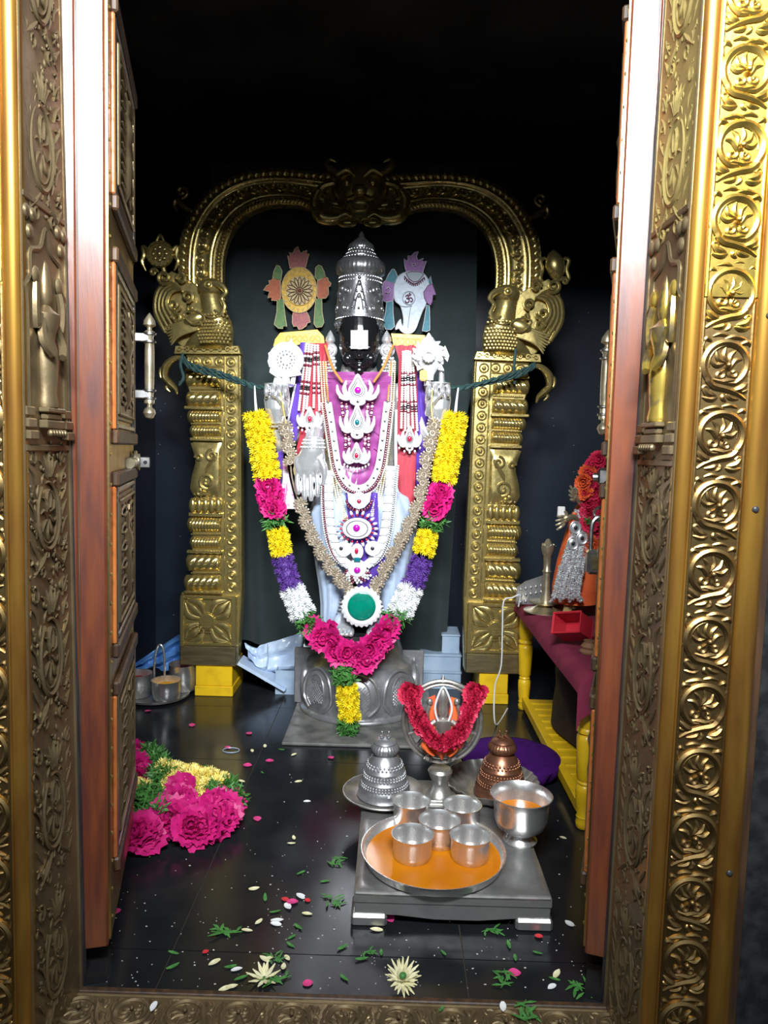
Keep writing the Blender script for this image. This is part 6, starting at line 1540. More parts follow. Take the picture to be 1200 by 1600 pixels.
# round tray with turmeric water
c = Fz(677, 1325, ZT + .028); rT = float(Fz(788, 1325, ZT + .028)[0] - c[0]); c[2] = ZT + .001
t = thing('steel_tray', 'round steel tray filled with orange turmeric water on the low stool', 'tray', c)
MB().lathe([(0, 0), (rT * .86, 0), (rT * .95, .006), (rT * .985, .026), (rT, .030), (rT * 1.01, .030), (rT * 1.0, .026), (rT * .965, .006), (rT * .97, .003), (rT * .955, .026), (rT * .93, .008), (rT * .86, .0035), (0, .0035)][:6] + [(rT * .995, .027), (rT * .93, .008), (rT * .86, .004), (0, .004)], 64, c).obj('tray_pan', M['steel'], t, angle=50)
MB().lathe([(0, .010), (rT * .936, .010), (rT * .938, .0095)], 64, c, caps=False).obj('turmeric_liquid', M['turmeric_water'], t)
zc0 = c[2] + .0045
def cup_mesh(r, h):
    return [(0, 0), (r * .74, 0), (r * .87, .006), (r * .93, h * .35), (r * .93, h * .8), (r, h * .97), (r * 1.02, h), (r * .99, h), (r * .965, h * .96), (r * .90, h * .8), (r * .86, h * .35), (r * .74, .010), (r * .5, .005), (0, .005)]
for px, py, rp, lab in ((643, 1250, 29.5, 'empty steel tumbler at the back left of the orange tray'), (722, 1256, 30, 'steel tumbler with a dark spot at the back right of the orange tray'), (687, 1280, 32.5, 'steel tumbler in the middle of the orange tray'),
                    (645, 1302, 32.5, 'steel tumbler at the front left of the orange tray'), (735, 1304, 32, 'steel tumbler at the front right of the orange tray')):
    hh = .066; cc = Fz(px, py, zc0 + hh); r = rp * S(cc[1]) * 1.05; cc[2] = zc0
    k = thing('steel_tumbler', lab, 'tumbler', cc, 'steel tumblers in the tray')
    MB().lathe(cup_mesh(r, hh), 40, cc).obj('cup', M['steel'], k, angle=50)
    MB().lathe([(0, .022), (r * .875, .022), (r * .876, .0215)], 32, cc, caps=False).obj('water', M['steel_rough'], k)
    if px == 722: MB().ell((cc[0] - r * .45, cc[1] + r * .45, cc[2] + .024), (.007, .006, .003), 10, 6).obj('dark_speck', M['black_metal'], k)
# footed bowl
cb = Fz(812, 1313, ZT); cb[2] = ZT + .001; kb = S(cb[1]) * 1.06; hb = float(P(812, 1241, cb[1])[2] - ZT)
t = thing('footed_bowl', 'large footed steel bowl of orange water beside the tray', 'bowl', cb)
rb = 46 * kb
MB().lathe([(0, 0), (rb * .55, 0), (rb * .57, .004), (rb * .46, .012), (rb * .40, .020), (rb * .52, .028), (rb * .78, .042), (rb * .88, hb * .5), (rb * .90, hb * .8), (rb * .97, hb * .95), (rb * 1.03, hb), (rb * 1.0, hb + .001), (rb * .93, hb * .94), (rb * .865, hb * .8), (rb * .84, hb * .5), (rb * .72, .048), (0, .044)], 48, cb).obj('bowl_body', M['steel'], t, angle=50)
MB().lathe([(0, hb * .62), (rb * .845, hb * .62), (rb * .846, hb * .615)], 40, cb, caps=False).obj('orange_water', M['turmeric_water'], t)

# bell-shaped crowns (silver and copper) on their plates
def bell(name, label, base, sc, mk, seed):
    t = thing(name, label, 'bell crown', base)
    R = 41 * sc
    prof = [(R * .98, 0), (R * 1.03, .004), (R * .98, .010), (R * .95, .018), (R * .97, .024), (R * .90, .030), (R * .86, .045), (R * .88, .050), (R * .82, .055), (R * .76, .075), (R * .78, .080), (R * .72, .085), (R * .62, .104), (R * .50, .118), (R * .42, .124), (R * .44, .128), (R * .52, .132), (R * .54, .142), (R * .50, .150), (R * .42, .156), (R * .44, .160), (R * .36, .168), (R * .20, .173), (0, .174)]
    def rfn(ang, i, z):
        if .010 < z < .026: return 1 + .02 * np.sin(40 * ang)
        if .132 < z < .152: return 1 + .03 * np.sin(26 * ang)
        return 1.0
    b_ = MB().lathe(prof, 96, base, 1, 1, rfn).obj('bell_body', M[mk], t, angle=55)
    zz = [q[1] for q in prof]; rr = [q[0] for q in prof]
    q = MB()
    for z0, n_ in ((.035, 46), (.042, 46), (.062, 40), (.069, 40), (.092, 30), (.099, 28)):
        for k in range(n_):
            a_ = 2 * PI * k / n_; r0 = np.interp(z0, zz, rr) ; q.ell((base[0] + r0 * math.cos(a_), base[1] + r0 * math.sin(a_), base[2] + z0), (.0036, .0036, .0048), 6, 5)
    tag(q.obj('petal_relief', M[mk], b_), kind='stuff')
    for k in range(2):                                      # pair of tiny sandals on top
        x = base[0] + (-.010 + .020 * k)
        q = MB(); q.ell((x, base[1], base[2] + .177), (.007, .014, .004), 10, 6); q.tube([(x, base[1] - .004, base[2] + .178), (x, base[1] - .004, base[2] + .190)], .002, 6); q.ell((x, base[1] - .004, base[2] + .191), .004, 8, 6); q.obj('sandal_knob', M[mk], t)
    return t
c1 = Fz(600, 1238, ZT + .012); c1[2] = ZT + .001; k1 = S(c1[1])
t = thing('steel_plate', 'shallow silver plate under the silver bell crown', 'plate', c1); r = 66 * k1
MB().lathe([(0, 0), (r * .7, 0), (r * .9, .006), (r, .016), (r * 1.01, .017), (r * .98, .018), (r * .88, .009), (r * .68, .004), (0, .004)], 56, c1).obj('plate_dish', M['old_silver'], t, angle=50)
MB().tube([c1 + np.array([r * math.cos(q), r * math.sin(q), .017]) for q in np.linspace(0, 2 * PI, 57)[:-1]], .0028, 6, closed=True).obj('plate_rim', M['old_silver'], t)
bell('bell_crown', 'silver bell-shaped crown with sandals on top, on the left plate', c1 + [0, 0, .0045], k1 * 1.04, 'silver_dark', 1)
c2 = Fz(768, 1224, ZT + .03); c2[2] = ZT + .001; k2 = S(c2[1])
t = thing('fluted_bowl', 'fluted silver bowl under the copper bell crown', 'bowl', c2); r = 74 * k2
MB().lathe([(0, 0), (r * .5, 0), (r * .75, .010), (r * .92, .030), (r, .044), (r * .985, .045), (r * .90, .032), (r * .72, .014), (r * .48, .005), (0, .005)], 120, c2, 1, 1, lambda ang, i, z: 1 + (.035 * np.abs(np.sin(12 * ang)) if z > .008 else 0)).obj('bowl_dish', M['old_silver'], t, angle=60)
c3 = Fz(780, 1240, ZT + .006); c3[2] = ZT + .0065
bell('bell_crown', 'brown copper bell-shaped crown standing in the fluted bowl', np.array([c3[0] + .004, c2[1] - .012, c3[2]]), S(c2[1]) * 1.02, 'copper', 2)

# small ring idol with a red garland
cI = Fz(687, 1252, ZT); Yr = float(cI[1]); cI[2] = ZT + .001; kr = S(Yr)
def R2(px, py, d=0.0): return P(px, py, Yr) - np.array([0, d, 0])
t = thing('ring_idol', 'small silver idol inside a silver ring on a stand with red flowers', 'idol', cI)
zb_ = ZT + .001; xb_ = float(R2(687, 1230)[0])
q = MB(); z1 = float(R2(0, 1220)[2])
q.box(xb_ - 28 * kr, xb_ + 28 * kr, Yr - .045, Yr + .045, zb_, zb_ + .012, .003); q.box(xb_ - 25 * kr, xb_ + 25 * kr, Yr - .04, Yr + .04, zb_ + .012, z1 - .01, .003); q.box(xb_ - 28 * kr, xb_ + 28 * kr, Yr - .045, Yr + .045, z1 - .01, z1, .003)
q.obj('stand_block', M['old_silver'], t, smooth=False)
z2 = float(R2(0, 1180)[2]) - z1
MB().lathe([(24 * kr, 0), (20 * kr, .006), (14 * kr, z2 * .35), (13 * kr, z2 * .5), (17 * kr, z2 * .7), (20 * kr, z2 * .9), (17 * kr, z2)], 24, (xb_, Yr, z1)).obj('stand_neck', M['old_silver'], t)
for s2 in (-1, 1): MB().tube(cr([R2(687 + s2 * 14, 1186, .01), R2(687 + s2 * 18, 1178, .02), R2(687 + s2 * 22, 1182, .028)], 4), [4 * kr, 4.5 * kr, 5 * kr], 8).obj('clamp', M['old_silver'], t)
an = np.linspace(0, 2 * PI, 65)[:-1]
for r_, w_ in ((61, 3.4), (55, 2.6)):
    MB().tube([R2(691 + r_ * math.cos(q), 1127 + (r_ + 2) * math.sin(q)) for q in an], w_ * kr, 8, closed=True).obj('ring', M['old_silver'], t)
q = MB()
q.tube([R2(691 + 58 * math.cos(a_), 1127 + 60 * math.sin(a_), -.004) for a_ in an], 3.4 * kr, 6, closed=True, sq=(.3, 1), up=(0, 1, 0)); q.obj('ring_web', M['steel_rough'], t)
MB().lathe([(0, 14 * kr), (2 * kr, 9 * kr), (3.4 * kr, 5 * kr), (2 * kr, 2 * kr), (4 * kr, 0), (0, -1 * kr)], 10, R2(692, 1066)).obj('ring_finial', M['old_silver'], t)
for a_ in (.35, .75, 2.4, 2.8, -.5, 3.6):
    MB().tube([R2(691 + 30 * math.cos(a_), 1127 + 30 * math.sin(a_)), R2(691 + 56 * math.cos(a_), 1127 + 58 * math.sin(a_))], [5 * kr, 3 * kr], 8).obj('spoke', M['old_silver'], t)
# the figure: one relief body with a pointed crown, arms raised
q = MB()
q.loft([[R2(692 + h * math.cos(x), y, .012 + .8 * h * kr * math.sin(x)) for x in np.linspace(0, 2 * PI, 17)[:-1]] for y, h in ((1072, 2), (1080, 7), (1092, 9), (1098, 7), (1104, 8), (1112, 8), (1118, 5), (1122, 12), (1135, 13), (1150, 11), (1165, 14), (1178, 10))])
for s2 in (-1, 1):
    q.tube(cr([R2(692 + s2 * 12, 1124, .012), R2(692 + s2 * 24, 1130, .016), R2(692 + s2 * 26, 1112, .02), R2(692 + s2 * 22, 1098, .02)], 4), [5 * kr, 4.5 * kr, 4 * kr, 3.4 * kr], 8)
    q.ell(R2(692 + s2 * 21, 1093, .02), (5 * kr, .008, 6 * kr), 8, 6)
fg = q.obj('figure', M['old_silver'], t)
MB().tube(cr([R2(692 + x, y, .022) for x, y in ((0, 1070), (9, 1086), (13, 1104), (8, 1122), (0, 1130), (-8, 1122), (-13, 1104), (-9, 1086))], 4, True), 1.8 * kr, 6, closed=True).obj('halo', M['silver_white'], fg)
q = MB(); q.prism([(p[0], p[2]) for p in [R2(a_, b_) for a_, b_ in ((668, 1090), (680, 1085), (684, 1125), (700, 1125), (704, 1088), (718, 1092), (712, 1140), (690, 1150), (672, 1140))]], Yr - .012, Yr - .002, .002); q.obj('orange_backing', M['orange_cloth'], t, smooth=False)
def skirt(u, v):
    x = 690 + (u - .5) * (30 + 26 * math.sin(PI * v)) * 1.2; y = 1142 + 36 * v - 8 * abs(u - .5) * 2 * v
    return R2(x, y, .034 + .012 * math.sin(u * 17) + .01 * math.sin(PI * v))
MB().grid(skirt, 24, 10, thick=(0, .004, 0)).obj('orange_skirt', M['orange_cloth'], t)
# its red petal garland
tg = thing('rose_petal_garland', 'short red rose petal garland on the small ring idol', 'garland', R2(690, 1150, .06))
RP = [rose('red_rose', 'rose_red', .0165, 60 + k) for k in range(3)]
path = resample(cr([R2(*z) for z in ((641, 1080, .03), (646, 1098, .035), (657, 1122, .045), (674, 1140, .055), (692, 1147, .06), (710, 1139, .055), (725, 1118, .045), (734, 1098, .035), (741, 1080, .03))], 8), .0135)
MB().tube(path, .010, 8).obj('garland_core', M['rose_red'], tg)
for i, p in enumerate(path):
    for k in range(3):
        a_ = (k - 1) * .9 + .3 * (i % 2); inst('red_rose', RP[(i + k) % 3], tg, p + np.array([math.sin(a_) * .012 * (1 if i % 2 else .7), -.010 * math.cos(a_), .006 * math.sin(a_ * 2 + i)]), look((math.sin(a_), -math.cos(a_), .2 * math.sin(i)), i), .95)
for s2, x in ((-1, 641), (1, 741)):
    for k in range(5): inst('red_rose', RP[k % 3], tg, R2(x + 6 * math.cos(k * 1.3), 1078 + 6 * math.sin(k * 1.3), .035), look((.5 * math.cos(k), -1, .5 * math.sin(k)), k), 1.2)

# purple velvet cushion
cc = Fz(797, 1207, 0); kq = S(cc[1]); rq = 79 * kq
hz = float(P(797, 1180, cc[1])[2])
t = thing('velvet_cushion', 'round purple velvet covered stool behind the copper crown', 'cushion', cc)
MB().lathe([(rq * .80, 0), (rq * .92, .02), (rq * .98, hz * .6), (rq * 1.01, hz * .9), (rq * .97, hz * 1.0)], 140, cc, 1, 1, lambda ang, i, z: 1 + .035 * np.sin(17 * ang + 9 * z) * (1 if z < hz * .8 else .0) + .02 * np.sin(31 * ang) * (1 if z < hz * .5 else 0)).obj('gathered_side', M['purple_velvet'], t, angle=70)
MB().lathe([(rq * 1.01, hz * .90), (rq * 1.0, hz * 1.0), (rq * .9, hz * 1.05), (rq * .5, hz * 1.07), (0, hz * 1.06)], 64, cc, caps=False).obj('velvet_top', M['purple_velvet'], t, angle=70)
# ================================================================== side table with its things
mat('maroon_cloth', (.225, .030, .060), (.18, .022, .05), rough=.85, scale=12, spec=.2, bump=.08, bscale=200)
mat('dark_sack', (.022, .013, .010), (.04, .022, .016), rough=.8, scale=18, bump=.3, bscale=30)
mat('grey_tin', (.08, .08, .085), (.05, .05, .05), rough=.5, scale=30)
mat('red_plastic', (.50, .02, .035), (.42, .016, .03), rough=.35, scale=8)
mat('white_edge', (.75, .72, .70), rough=.5)
mat('stick_wood', (.36, .25, .10), (.28, .18, .07), rough=.6, scale=20, stretch=(3, 3, .5))
mat('brown_wood', (.26, .14, .07), (.18, .09, .045), rough=.55, scale=16)
mat('clear_plastic', (.42, .53, .66), (.34, .45, .60), rough=.25, alpha=.72, scale=12)
mat('bag_plastic', (.55, .66, .82), (.42, .54, .74), rough=.28, scale=9, alpha=.92)
mat('blue_plastic', (.12, .30, .66), (.09, .24, .56), rough=.35, scale=10)
ZTb = .475
fL, bL = Fz(911, 1293, 0), Fz(822, 1108, 0)
x0, y0 = float(fL[0]), float(fL[1]); y1 = float(bL[1])
XT0, XT1 = x0 - .035, x0 + .46; YT0, YT1 = y0 - .05, y1 + .07
t = thing('yellow_table', 'yellow painted wooden side table with turned legs and slatted shelf', 'table', ((XT0 + XT1) / 2, (YT0 + YT1) / 2, 0))
MB().box(XT0 + .022, XT1, YT0, YT1, ZTb - .028, ZTb - .006, .003).obj('table_top', M['yellow_paint'], t, smooth=False)
MB().box(XT0 + .022, XT0 + .042, YT0 + .03, YT1 - .03, ZTb - .075, ZTb - .028, .002).obj('side_rail', M['yellow_paint'], t, smooth=False)
MB().box(XT0 + .03, XT1 - .03, YT0 + .02, YT0 + .04, ZTb - .075, ZTb - .028, .002).obj('side_rail', M['wood_dark'], t, smooth=False)
legp = [(.018, 0), (.022, .004), (.024, .020), (.020, .030), (.023, .036), (.020, .042), (.024, .06), (.027, .11), (.026, .128), (.021, .134), (.024, .140), (.021, .146), (.026, .155), (.029, .22), (.031, .27), (.030, .282), (.022, .288), (.031, .294), (.031, .302), (.026, .308), (.030, .325), (.032, .35), (.030, .40), (.032, .447)]
for (x, y) in ((x0, y0), (x0, y1), (XT1 - .04, y0), (XT1 - .04, y1)): MB().lathe(legp, 20, (x, y, 0)).obj('leg', M['yellow_paint'], t, angle=50)
zs_ = .062
for x in (x0 - .012, XT1 - .05): MB().box(x, x + .028, y0 + .02, y1 - .02, zs_ - .035, zs_, .002).obj('shelf_rail', M['yellow_paint'], t, smooth=False)
k = 0; y = y0 + .03
while y < y1 - .06:
    MB().box(x0 + .014, XT1 - .05, y, y + .050, zs_ - .018, zs_ - .002, .002).obj('slat', M['yellow_paint'], t, smooth=False); y += .068
# maroon cloth with a hanging front corner
t = thing('maroon_tablecloth', 'dark maroon cloth draped over the yellow side table', 'tablecloth', ((XT0 + XT1) / 2, (YT0 + YT1) / 2, ZTb))
def cl(u, v):
    x = XT0 - .012 + (XT1 - XT0 + .02) * u; s_ = v * (YT1 - YT0 + .10); L_ = .10 + .012 * math.sin(3 + u * 9)
    if s_ < L_: y = YT0 - .012 - .006 * math.sin(u * 25) * (L_ - s_) / L_; z = ZTb + .002 - (L_ - s_) - .012 * math.sin(u * 4 + 1)*(L_ - s_)/L_
    else: y = YT0 - .012 + (s_ - L_) * (YT1 - YT0 + .02) / (YT1 - YT0 + .10 - L_); z = ZTb + .002 + .0012 * math.sin(9 * s_ + 5 * u)
    if u < .06: z -= (.06 - u) / .06 * .050; x = XT0 - .012 - .004 * (.06 - u) / .06 + .012 * (u / .06)
    return np.array([x, y, z])
MB().grid(cl, 50, 70, thick=(0, .0, .002)).obj('cloth_sheet', M['maroon_cloth'], t)
# under the table
c = Fz(890, 1090, 0)
bx = x0 + .16; by = y0 + (y1 - y0) * .55
q = MB()
q.loft([[np.array([bx + (.02 * math.sin(z * 17)) + r_ * math.cos(a_) * (1 + .10 * math.sin(3 * a_ + z * 12)), by + r_ * 1.6 * math.sin(a_) * (1 + .08 * math.sin(5 * a_)), zs_ + z]) for a_ in np.linspace(0, 2 * PI, 33)[:-1]] for z, r_ in ((.0, .10), (.02, .13), (.08, .145), (.16, .135), (.24, .12), (.30, .09), (.33, .05), (.34, .01))])
tag(q.obj('cloth_sack', M['dark_sack'], loc=(bx, by, zs_)), 'dark brown cloth sack on the slatted shelf under the table', 'sack')
p = Fz(886, 1158, zs_)
t = thing('small_tin', 'small grey tin on the yellow slats under the table', 'tin', (p[0] + .05, p[1] + .06, zs_ - .001))
MB().box(p[0] - .002, p[0] + .10, p[1], p[1] + .10, zs_ - .001, zs_ + .055, .004).obj('tin_body', M['grey_tin'], t, smooth=False)
MB().box(p[0] - .004, p[0] + .102, p[1] - .002, p[1] + .102, zs_ + .055, zs_ + .066, .003).obj('tin_lid', M['black_metal'], t, smooth=False)
# on the table
ztb = ZTb + .0045
cl_ = Fz(852, 955, ztb); Yl = float(cl_[1]); kl = S(Yl); cl_[2] = ztb
t = thing('brass_lamp', 'slender brass oil lamp on the maroon table', 'lamp', cl_)
zl_ = lambda y: float(P(855, y, Yl)[2]) - ztb
MB().lathe([(0, 0), (34 * kl, 0), (34 * kl, .004), (26 * kl, .008), (16 * kl, .018), (12 * kl, .024), (10 * kl, .030)], 28, cl_).obj('lamp_foot', M['brass_handle'], t)
MB().lathe([(8 * kl, .030), (24 * kl, .034), (26 * kl, .042), (22 * kl, .040), (9 * kl, .044), (7 * kl, zl_(925)), (6 * kl, zl_(915)), (5.5 * kl, zl_(895)), (7.5 * kl, zl_(893)), (5.5 * kl, zl_(890)), (6 * kl, zl_(868)), (8 * kl, zl_(865)), (10 * kl, zl_(858)), (10 * kl, zl_(852)), (6 * kl, zl_(849)), (3 * kl, zl_(843)), (0, zl_(841))], 20, cl_).obj('lamp_stem', M['brass_handle'], t)
for a_ in range(5): MB().ell((cl_[0] + 8.5 * kl * math.cos(a_ * 1.257), cl_[1] + 8.5 * kl * math.sin(a_ * 1.257), ztb + zl_(851)), 2.2 * kl, 8, 6).obj('lamp_knob', M['brass_handle'], t)
# embossed silver plate leaning behind the lamp
Yp = min(YT1 - .03, Yl + .12)
pp = [P(a_, b_, Yp) for a_, b_ in ((808, 908), (822, 898), (851, 888), (851, 935), (806, 934))]
zmin = min(p[2] for p in pp); dz_ = ztb - zmin
t = thing('embossed_plate', 'embossed silver plate standing at the back of the table', 'plate', (pp[0][0], Yp, ztb))
MB().prism([(p[0], p[2] + dz_) for p in pp] , Yp, Yp + .006, .001).obj('plate_sheet', M['silver_dark'], t, smooth=False)
q = MB()
for j in range(3):
    for i in range(5): 
        p = P(814 + 8 * i, 903 + 10 * j + (5 - i) * 1.5, Yp); q.ell((p[0], Yp - .001, p[2] + dz_), (2.6 * kl, .004, 3 * kl), 8, 6)
tag(q.obj('embossing', M['silver_dark'], t), kind='stuff')
# processional figure: orange robe, silver strings, open brass hands, red and orange flowers
Yg = Yl - .16; kg = S(Yg)
def G(px, py, d=0.0): return P(px, py, Yg) - np.array([0, d, 0])
gz = ztb
t = thing('dressed_idol', 'small idol in orange robe with silver strings on the table', 'idol', (float(G(905, 940)[0]), Yg, gz))
q = MB()
rows = [(722, 930, 6), (732, 930, 12), (750, 930, 14), (770, 930, 12), (785, 928, 16), (800, 926, 24), (840, 920, 32), (880, 912, 36), (920, 906, 38), (946, 904, 36)]
hb0 = float(G(0, 946)[2])
q.loft([[np.array([G(cx + h * math.cos(a_), y)[0], Yg + .06 + .8 * h * kg * math.sin(a_), max(gz, G(cx, y)[2])]) for a_ in np.linspace(0, 2 * PI, 25)[:-1]] for y, cx, h in rows[::-1]])
q.obj('robe', M['orange_cloth'], t)
g6 = np.random.RandomState(5)
for k in range(11):
    a0 = 888 + 3.0 * k
    pts = cr([G(897 + 2.2 * k, 798, .02), G(a0 - 3, 840, .045 + .003 * (k % 3)), G(a0 - 20 + .6 * k, 890, .054 + .003 * (k % 3)), G(a0 - 28 + k, 925, .054), G(a0 - 32 + 2.0 * k, 936 - 3 * (k % 3), .045)], 10)
    q = MB()
    for p in resample(pts, .0085): q.ell(p + g6.normal(size=3) * .0012, .0060, 7, 5)
    tag(q.obj('silver_string', M['silver'], t), kind='stuff')
for (cx, cy) in ((893, 822), (889, 846), (903, 838)):
    q = MB(); q.ell(G(cx, cy, .055), (8 * kg, .008, 9 * kg), 14, 8); q.tube([G(cx + 8 * math.cos(a_), cy + 9 * math.sin(a_), .060) for a_ in np.linspace(0, 2 * PI, 15)[:-1]], 1.6 * kg, 6, closed=True); o = q.obj('silver_boss', M['silver'], t)
    MB().ell(G(cx, cy, .064), (3 * kg, .005, 3.4 * kg), 8, 6).obj('boss_stone', M['dark_gem'], o)
for (wx, wy, tipx, tipy) in ((902, 782, 882, 768), (892, 806, 862, 815)):
    q = MB(); w_ = G(wx, wy, .04)
    q.tube(cr([G(wx + 12, wy + 12, .02), w_, G((wx + tipx) / 2, (wy + tipy) / 2, .05)], 4), [5 * kg, 4.5 * kg, 5.5 * kg], 8)
    for k in range(4):
        b_ = G((wx + tipx) / 2, (wy + tipy) / 2 + (k - 1.5) * 4, .05); e_ = G(tipx + abs(k - 1.5) * 2, tipy + (k - 1.5) * 7, .055)
        q.tube(cr([b_, (b_ + e_) / 2 - [0, .006, 0], e_], 4), [2.2 * kg, 2.2 * kg, 1.5 * kg], 6)
    b_ = G((wx + tipx) / 2 + 4, (wy + tipy) / 2 - 6, .05); q.tube(cr([b_, b_ + [-.004, -.006, .012], b_ + [-.012, -.008, .020]], 4), [2.4 * kg, 2.2 * kg, 1.6 * kg], 6)
    q.obj('open_hand', M['brass_handle'], t)
MB().tube(cr([G(895, 800, .03), G(885, 845, .04), G(876, 890, .04), G(868, 925, .04)], 6), 4 * kg, 8).obj('orange_sash', M['orange_cloth'], t)
MB().box(G(902, 0)[0], G(914, 0)[0], Yg - .05, Yg - .035, G(0, 786)[2], G(0, 768)[2], .003).obj('white_card', M['white_edge'], t, smooth=False)
tg = thing('red_flower_garland', 'red and orange flower garland on the dressed idol beside the door', 'garland', G(915, 800, .05))
RO = [rose('orange_flower', 'orange_cloth', .024, 80 + k) for k in range(2)]
RR = [rose('red_flower', 'rose_red', .026, 90 + k) for k in range(2)]
for i, (x, y, kind) in enumerate([(930, 718, 0), (922, 728, 0), (912, 738, 1), (906, 752, 1), (914, 752, 0), (926, 745, 0), (908, 768, 1), (920, 765, 0), (930, 768, 0), (914, 782, 0), (926, 786, 0), (916, 798, 0), (928, 806, 0), (916, 815, 0), (926, 826, 0), (912, 842, 1), (920, 850, 1), (908, 858, 1), (936, 735, 0), (936, 790, 0), (938, 760, 0)]):
    inst('red_flower' if not kind else 'orange_flower', (RO if kind else RR)[i % 2], tg, G(x, y, .05), look((-.4 + .3 * math.sin(i), -1, .3 * math.cos(i)), i), 1.0)
inst('leaf_sprig', FL['green'][0], tg, G(914, 812, .06), look((-.5, -1, 0), 0), .6)
# red open box, wooden stick, turned wooden foot
cB = Fz(900, 1012, ztb); xb, yb_ = float(cB[0]), float(cB[1])
t = thing('red_box', 'open red plastic scoop box tipped forward on the maroon table', 'box', (xb, yb_, ztb))
Mx = Matrix.Translation((xb - .005, yb_ + .02, ztb + .062)) @ Matrix.Rotation(math.radians(-48), 4, 'Z') @ Matrix.Rotation(math.radians(-28), 4, 'X') @ Matrix.Rotation(math.radians(-14), 4, 'Y')
for nm, b_ in (('box_base', (-.05, .05, .03, .034, -.035, .035)), ('box_side', (-.05, -.046, -.05, .03, -.035, .035)), ('box_side', (.046, .05, -.05, .03, -.035, .035)), ('box_side', (-.05, .05, -.05, .03, .031, .035)), ('box_side', (-.05, .05, -.05, .03, -.035, -.031))):
    q = MB(); q.M = Mx; q.box(*b_, .0015); q.obj(nm, M['red_plastic'], t, smooth=False)
q = MB(); q.M = Mx; q.tube([(-.05, -.05, .035), (.05, -.05, .035), (.05, -.05, -.035), (-.05, -.05, -.035)], .0028, 6, closed=True); q.obj('box_rim', M['red_plastic'], t)
cS = Fz(884, 968, ztb); Ys = float(cS[1])
b0, b1 = P(884, 968, Ys), P(889, 910, Ys - .0)
t = tag(MB().prism([(b0[0] - .019, ztb), (b0[0] + .014, ztb), (b0[0] + .040, ztb + .128), (b0[0] + .032, ztb + .146), (b0[0] + .014, ztb + .140)], Ys, Ys + .008, .002).obj('wooden_paddle', M['stick_wood'], loc=(b0[0], Ys, ztb), smooth=False), 'flat wooden paddle standing beside the red box', 'paddle')
cF = Fz(921, 1020, ztb); cF[2] = ztb
tag(MB().lathe([(0, 0), (.030, 0), (.032, .006), (.024, .014), (.028, .022), (.018, .034), (.020, .040), (0, .042)], 20, cF).obj('wooden_stand', M['brown_wood'], loc=cF), 'small turned brown wooden stand near the front of the table', 'stand')
cc_ = Fz(915, 975, ztb); cc_ = np.array([XT0 + .13, float(cS[1]) + .10, ztb])
t = thing('coconut_dish', 'small brass dish with wooden rim beside the paddle', 'dish', cc_)
MB().lathe([(0, 0), (.03, 0), (.042, .012), (.046, .024), (.043, .024), (.036, .010), (0, .006)], 28, cc_).obj('dish_bowl', M['brass_handle'], t)
MB().tube([cc_ + np.array([.045 * math.cos(a_), .045 * math.sin(a_), .024]) for a_ in np.linspace(0, 2 * PI, 25)[:-1]], .003, 6, closed=True).obj('dish_rim', M['brown_wood'], t)
# thin cord hanging over the table corner to the floor
Yk = float(P(0, 0, y1)[1]) - .16
tag(MB().tube(cr([P(811, 923, Yk) * [1, 1, 0] + [0, 0, ztb + .004], P(812, 930, Yk - .02), P(800, 934, Yk - .03), P(787, 940, Yk - .03), P(785, 985, Yk - .03), P(783, 1040, Yk - .03), P(773, 1075, Yk - .03), P(776, 1088, Yk - .06) * [1, 1, 0] + [0, 0, .010], Fz(793, 1107, .004)], 8), .0032, 6).obj('hanging_cord', M['thread_white'], loc=P(785, 1000, Yk)), 'thin pale cord hanging from the table corner to the floor', 'cord')

# ================================================================== behind the pedestal
Yx = 3.36
def tubbox(name, label, x0p, x1p, zlo, zhi, lid, Y=Yx, dp=.2):
    a_, b_ = P(x0p, 1030, Y)[0], P(x1p, 1030, Y)[0]
    t = thing(name, label, 'container', ((a_ + b_) / 2, Y + dp / 2, zlo), 'clear plastic containers by the right pillar')
    for nm, bb in (('tub_wall', (a_, b_, Y, Y + .003)), ('tub_wall', (a_, b_, Y + dp - .003, Y + dp)), ('tub_wall', (a_, a_ + .003, Y + .003, Y + dp - .003)), ('tub_wall', (b_ - .003, b_, Y + .003, Y + dp - .003)), ('tub_base', (a_ + .003, b_ - .003, Y + .003, Y + dp - .003))):
        MB().box(*bb, zlo, zhi - lid if nm == 'tub_wall' else zlo + .003).obj(nm, M['clear_plastic'], t, smooth=False)
    MB().box(a_ - .004, b_ + .004, Y - .004, Y + dp + .004, zhi - lid, zhi, .003).obj('tub_lid', M['clear_plastic'], t, smooth=False)
tubbox('plastic_tub', 'lowest clear plastic container of the stack beside the right pillar', 655, 721, .001, .085, .012)
tubbox('plastic_tub', 'middle clear plastic container of the stack beside the right pillar', 658, 720, .086, .165, .012)
tubbox('plastic_tub', 'topmost clear plastic container of the stack beside the right pillar', 690, 717, .166, .255, .010, Yx + .02, .16)
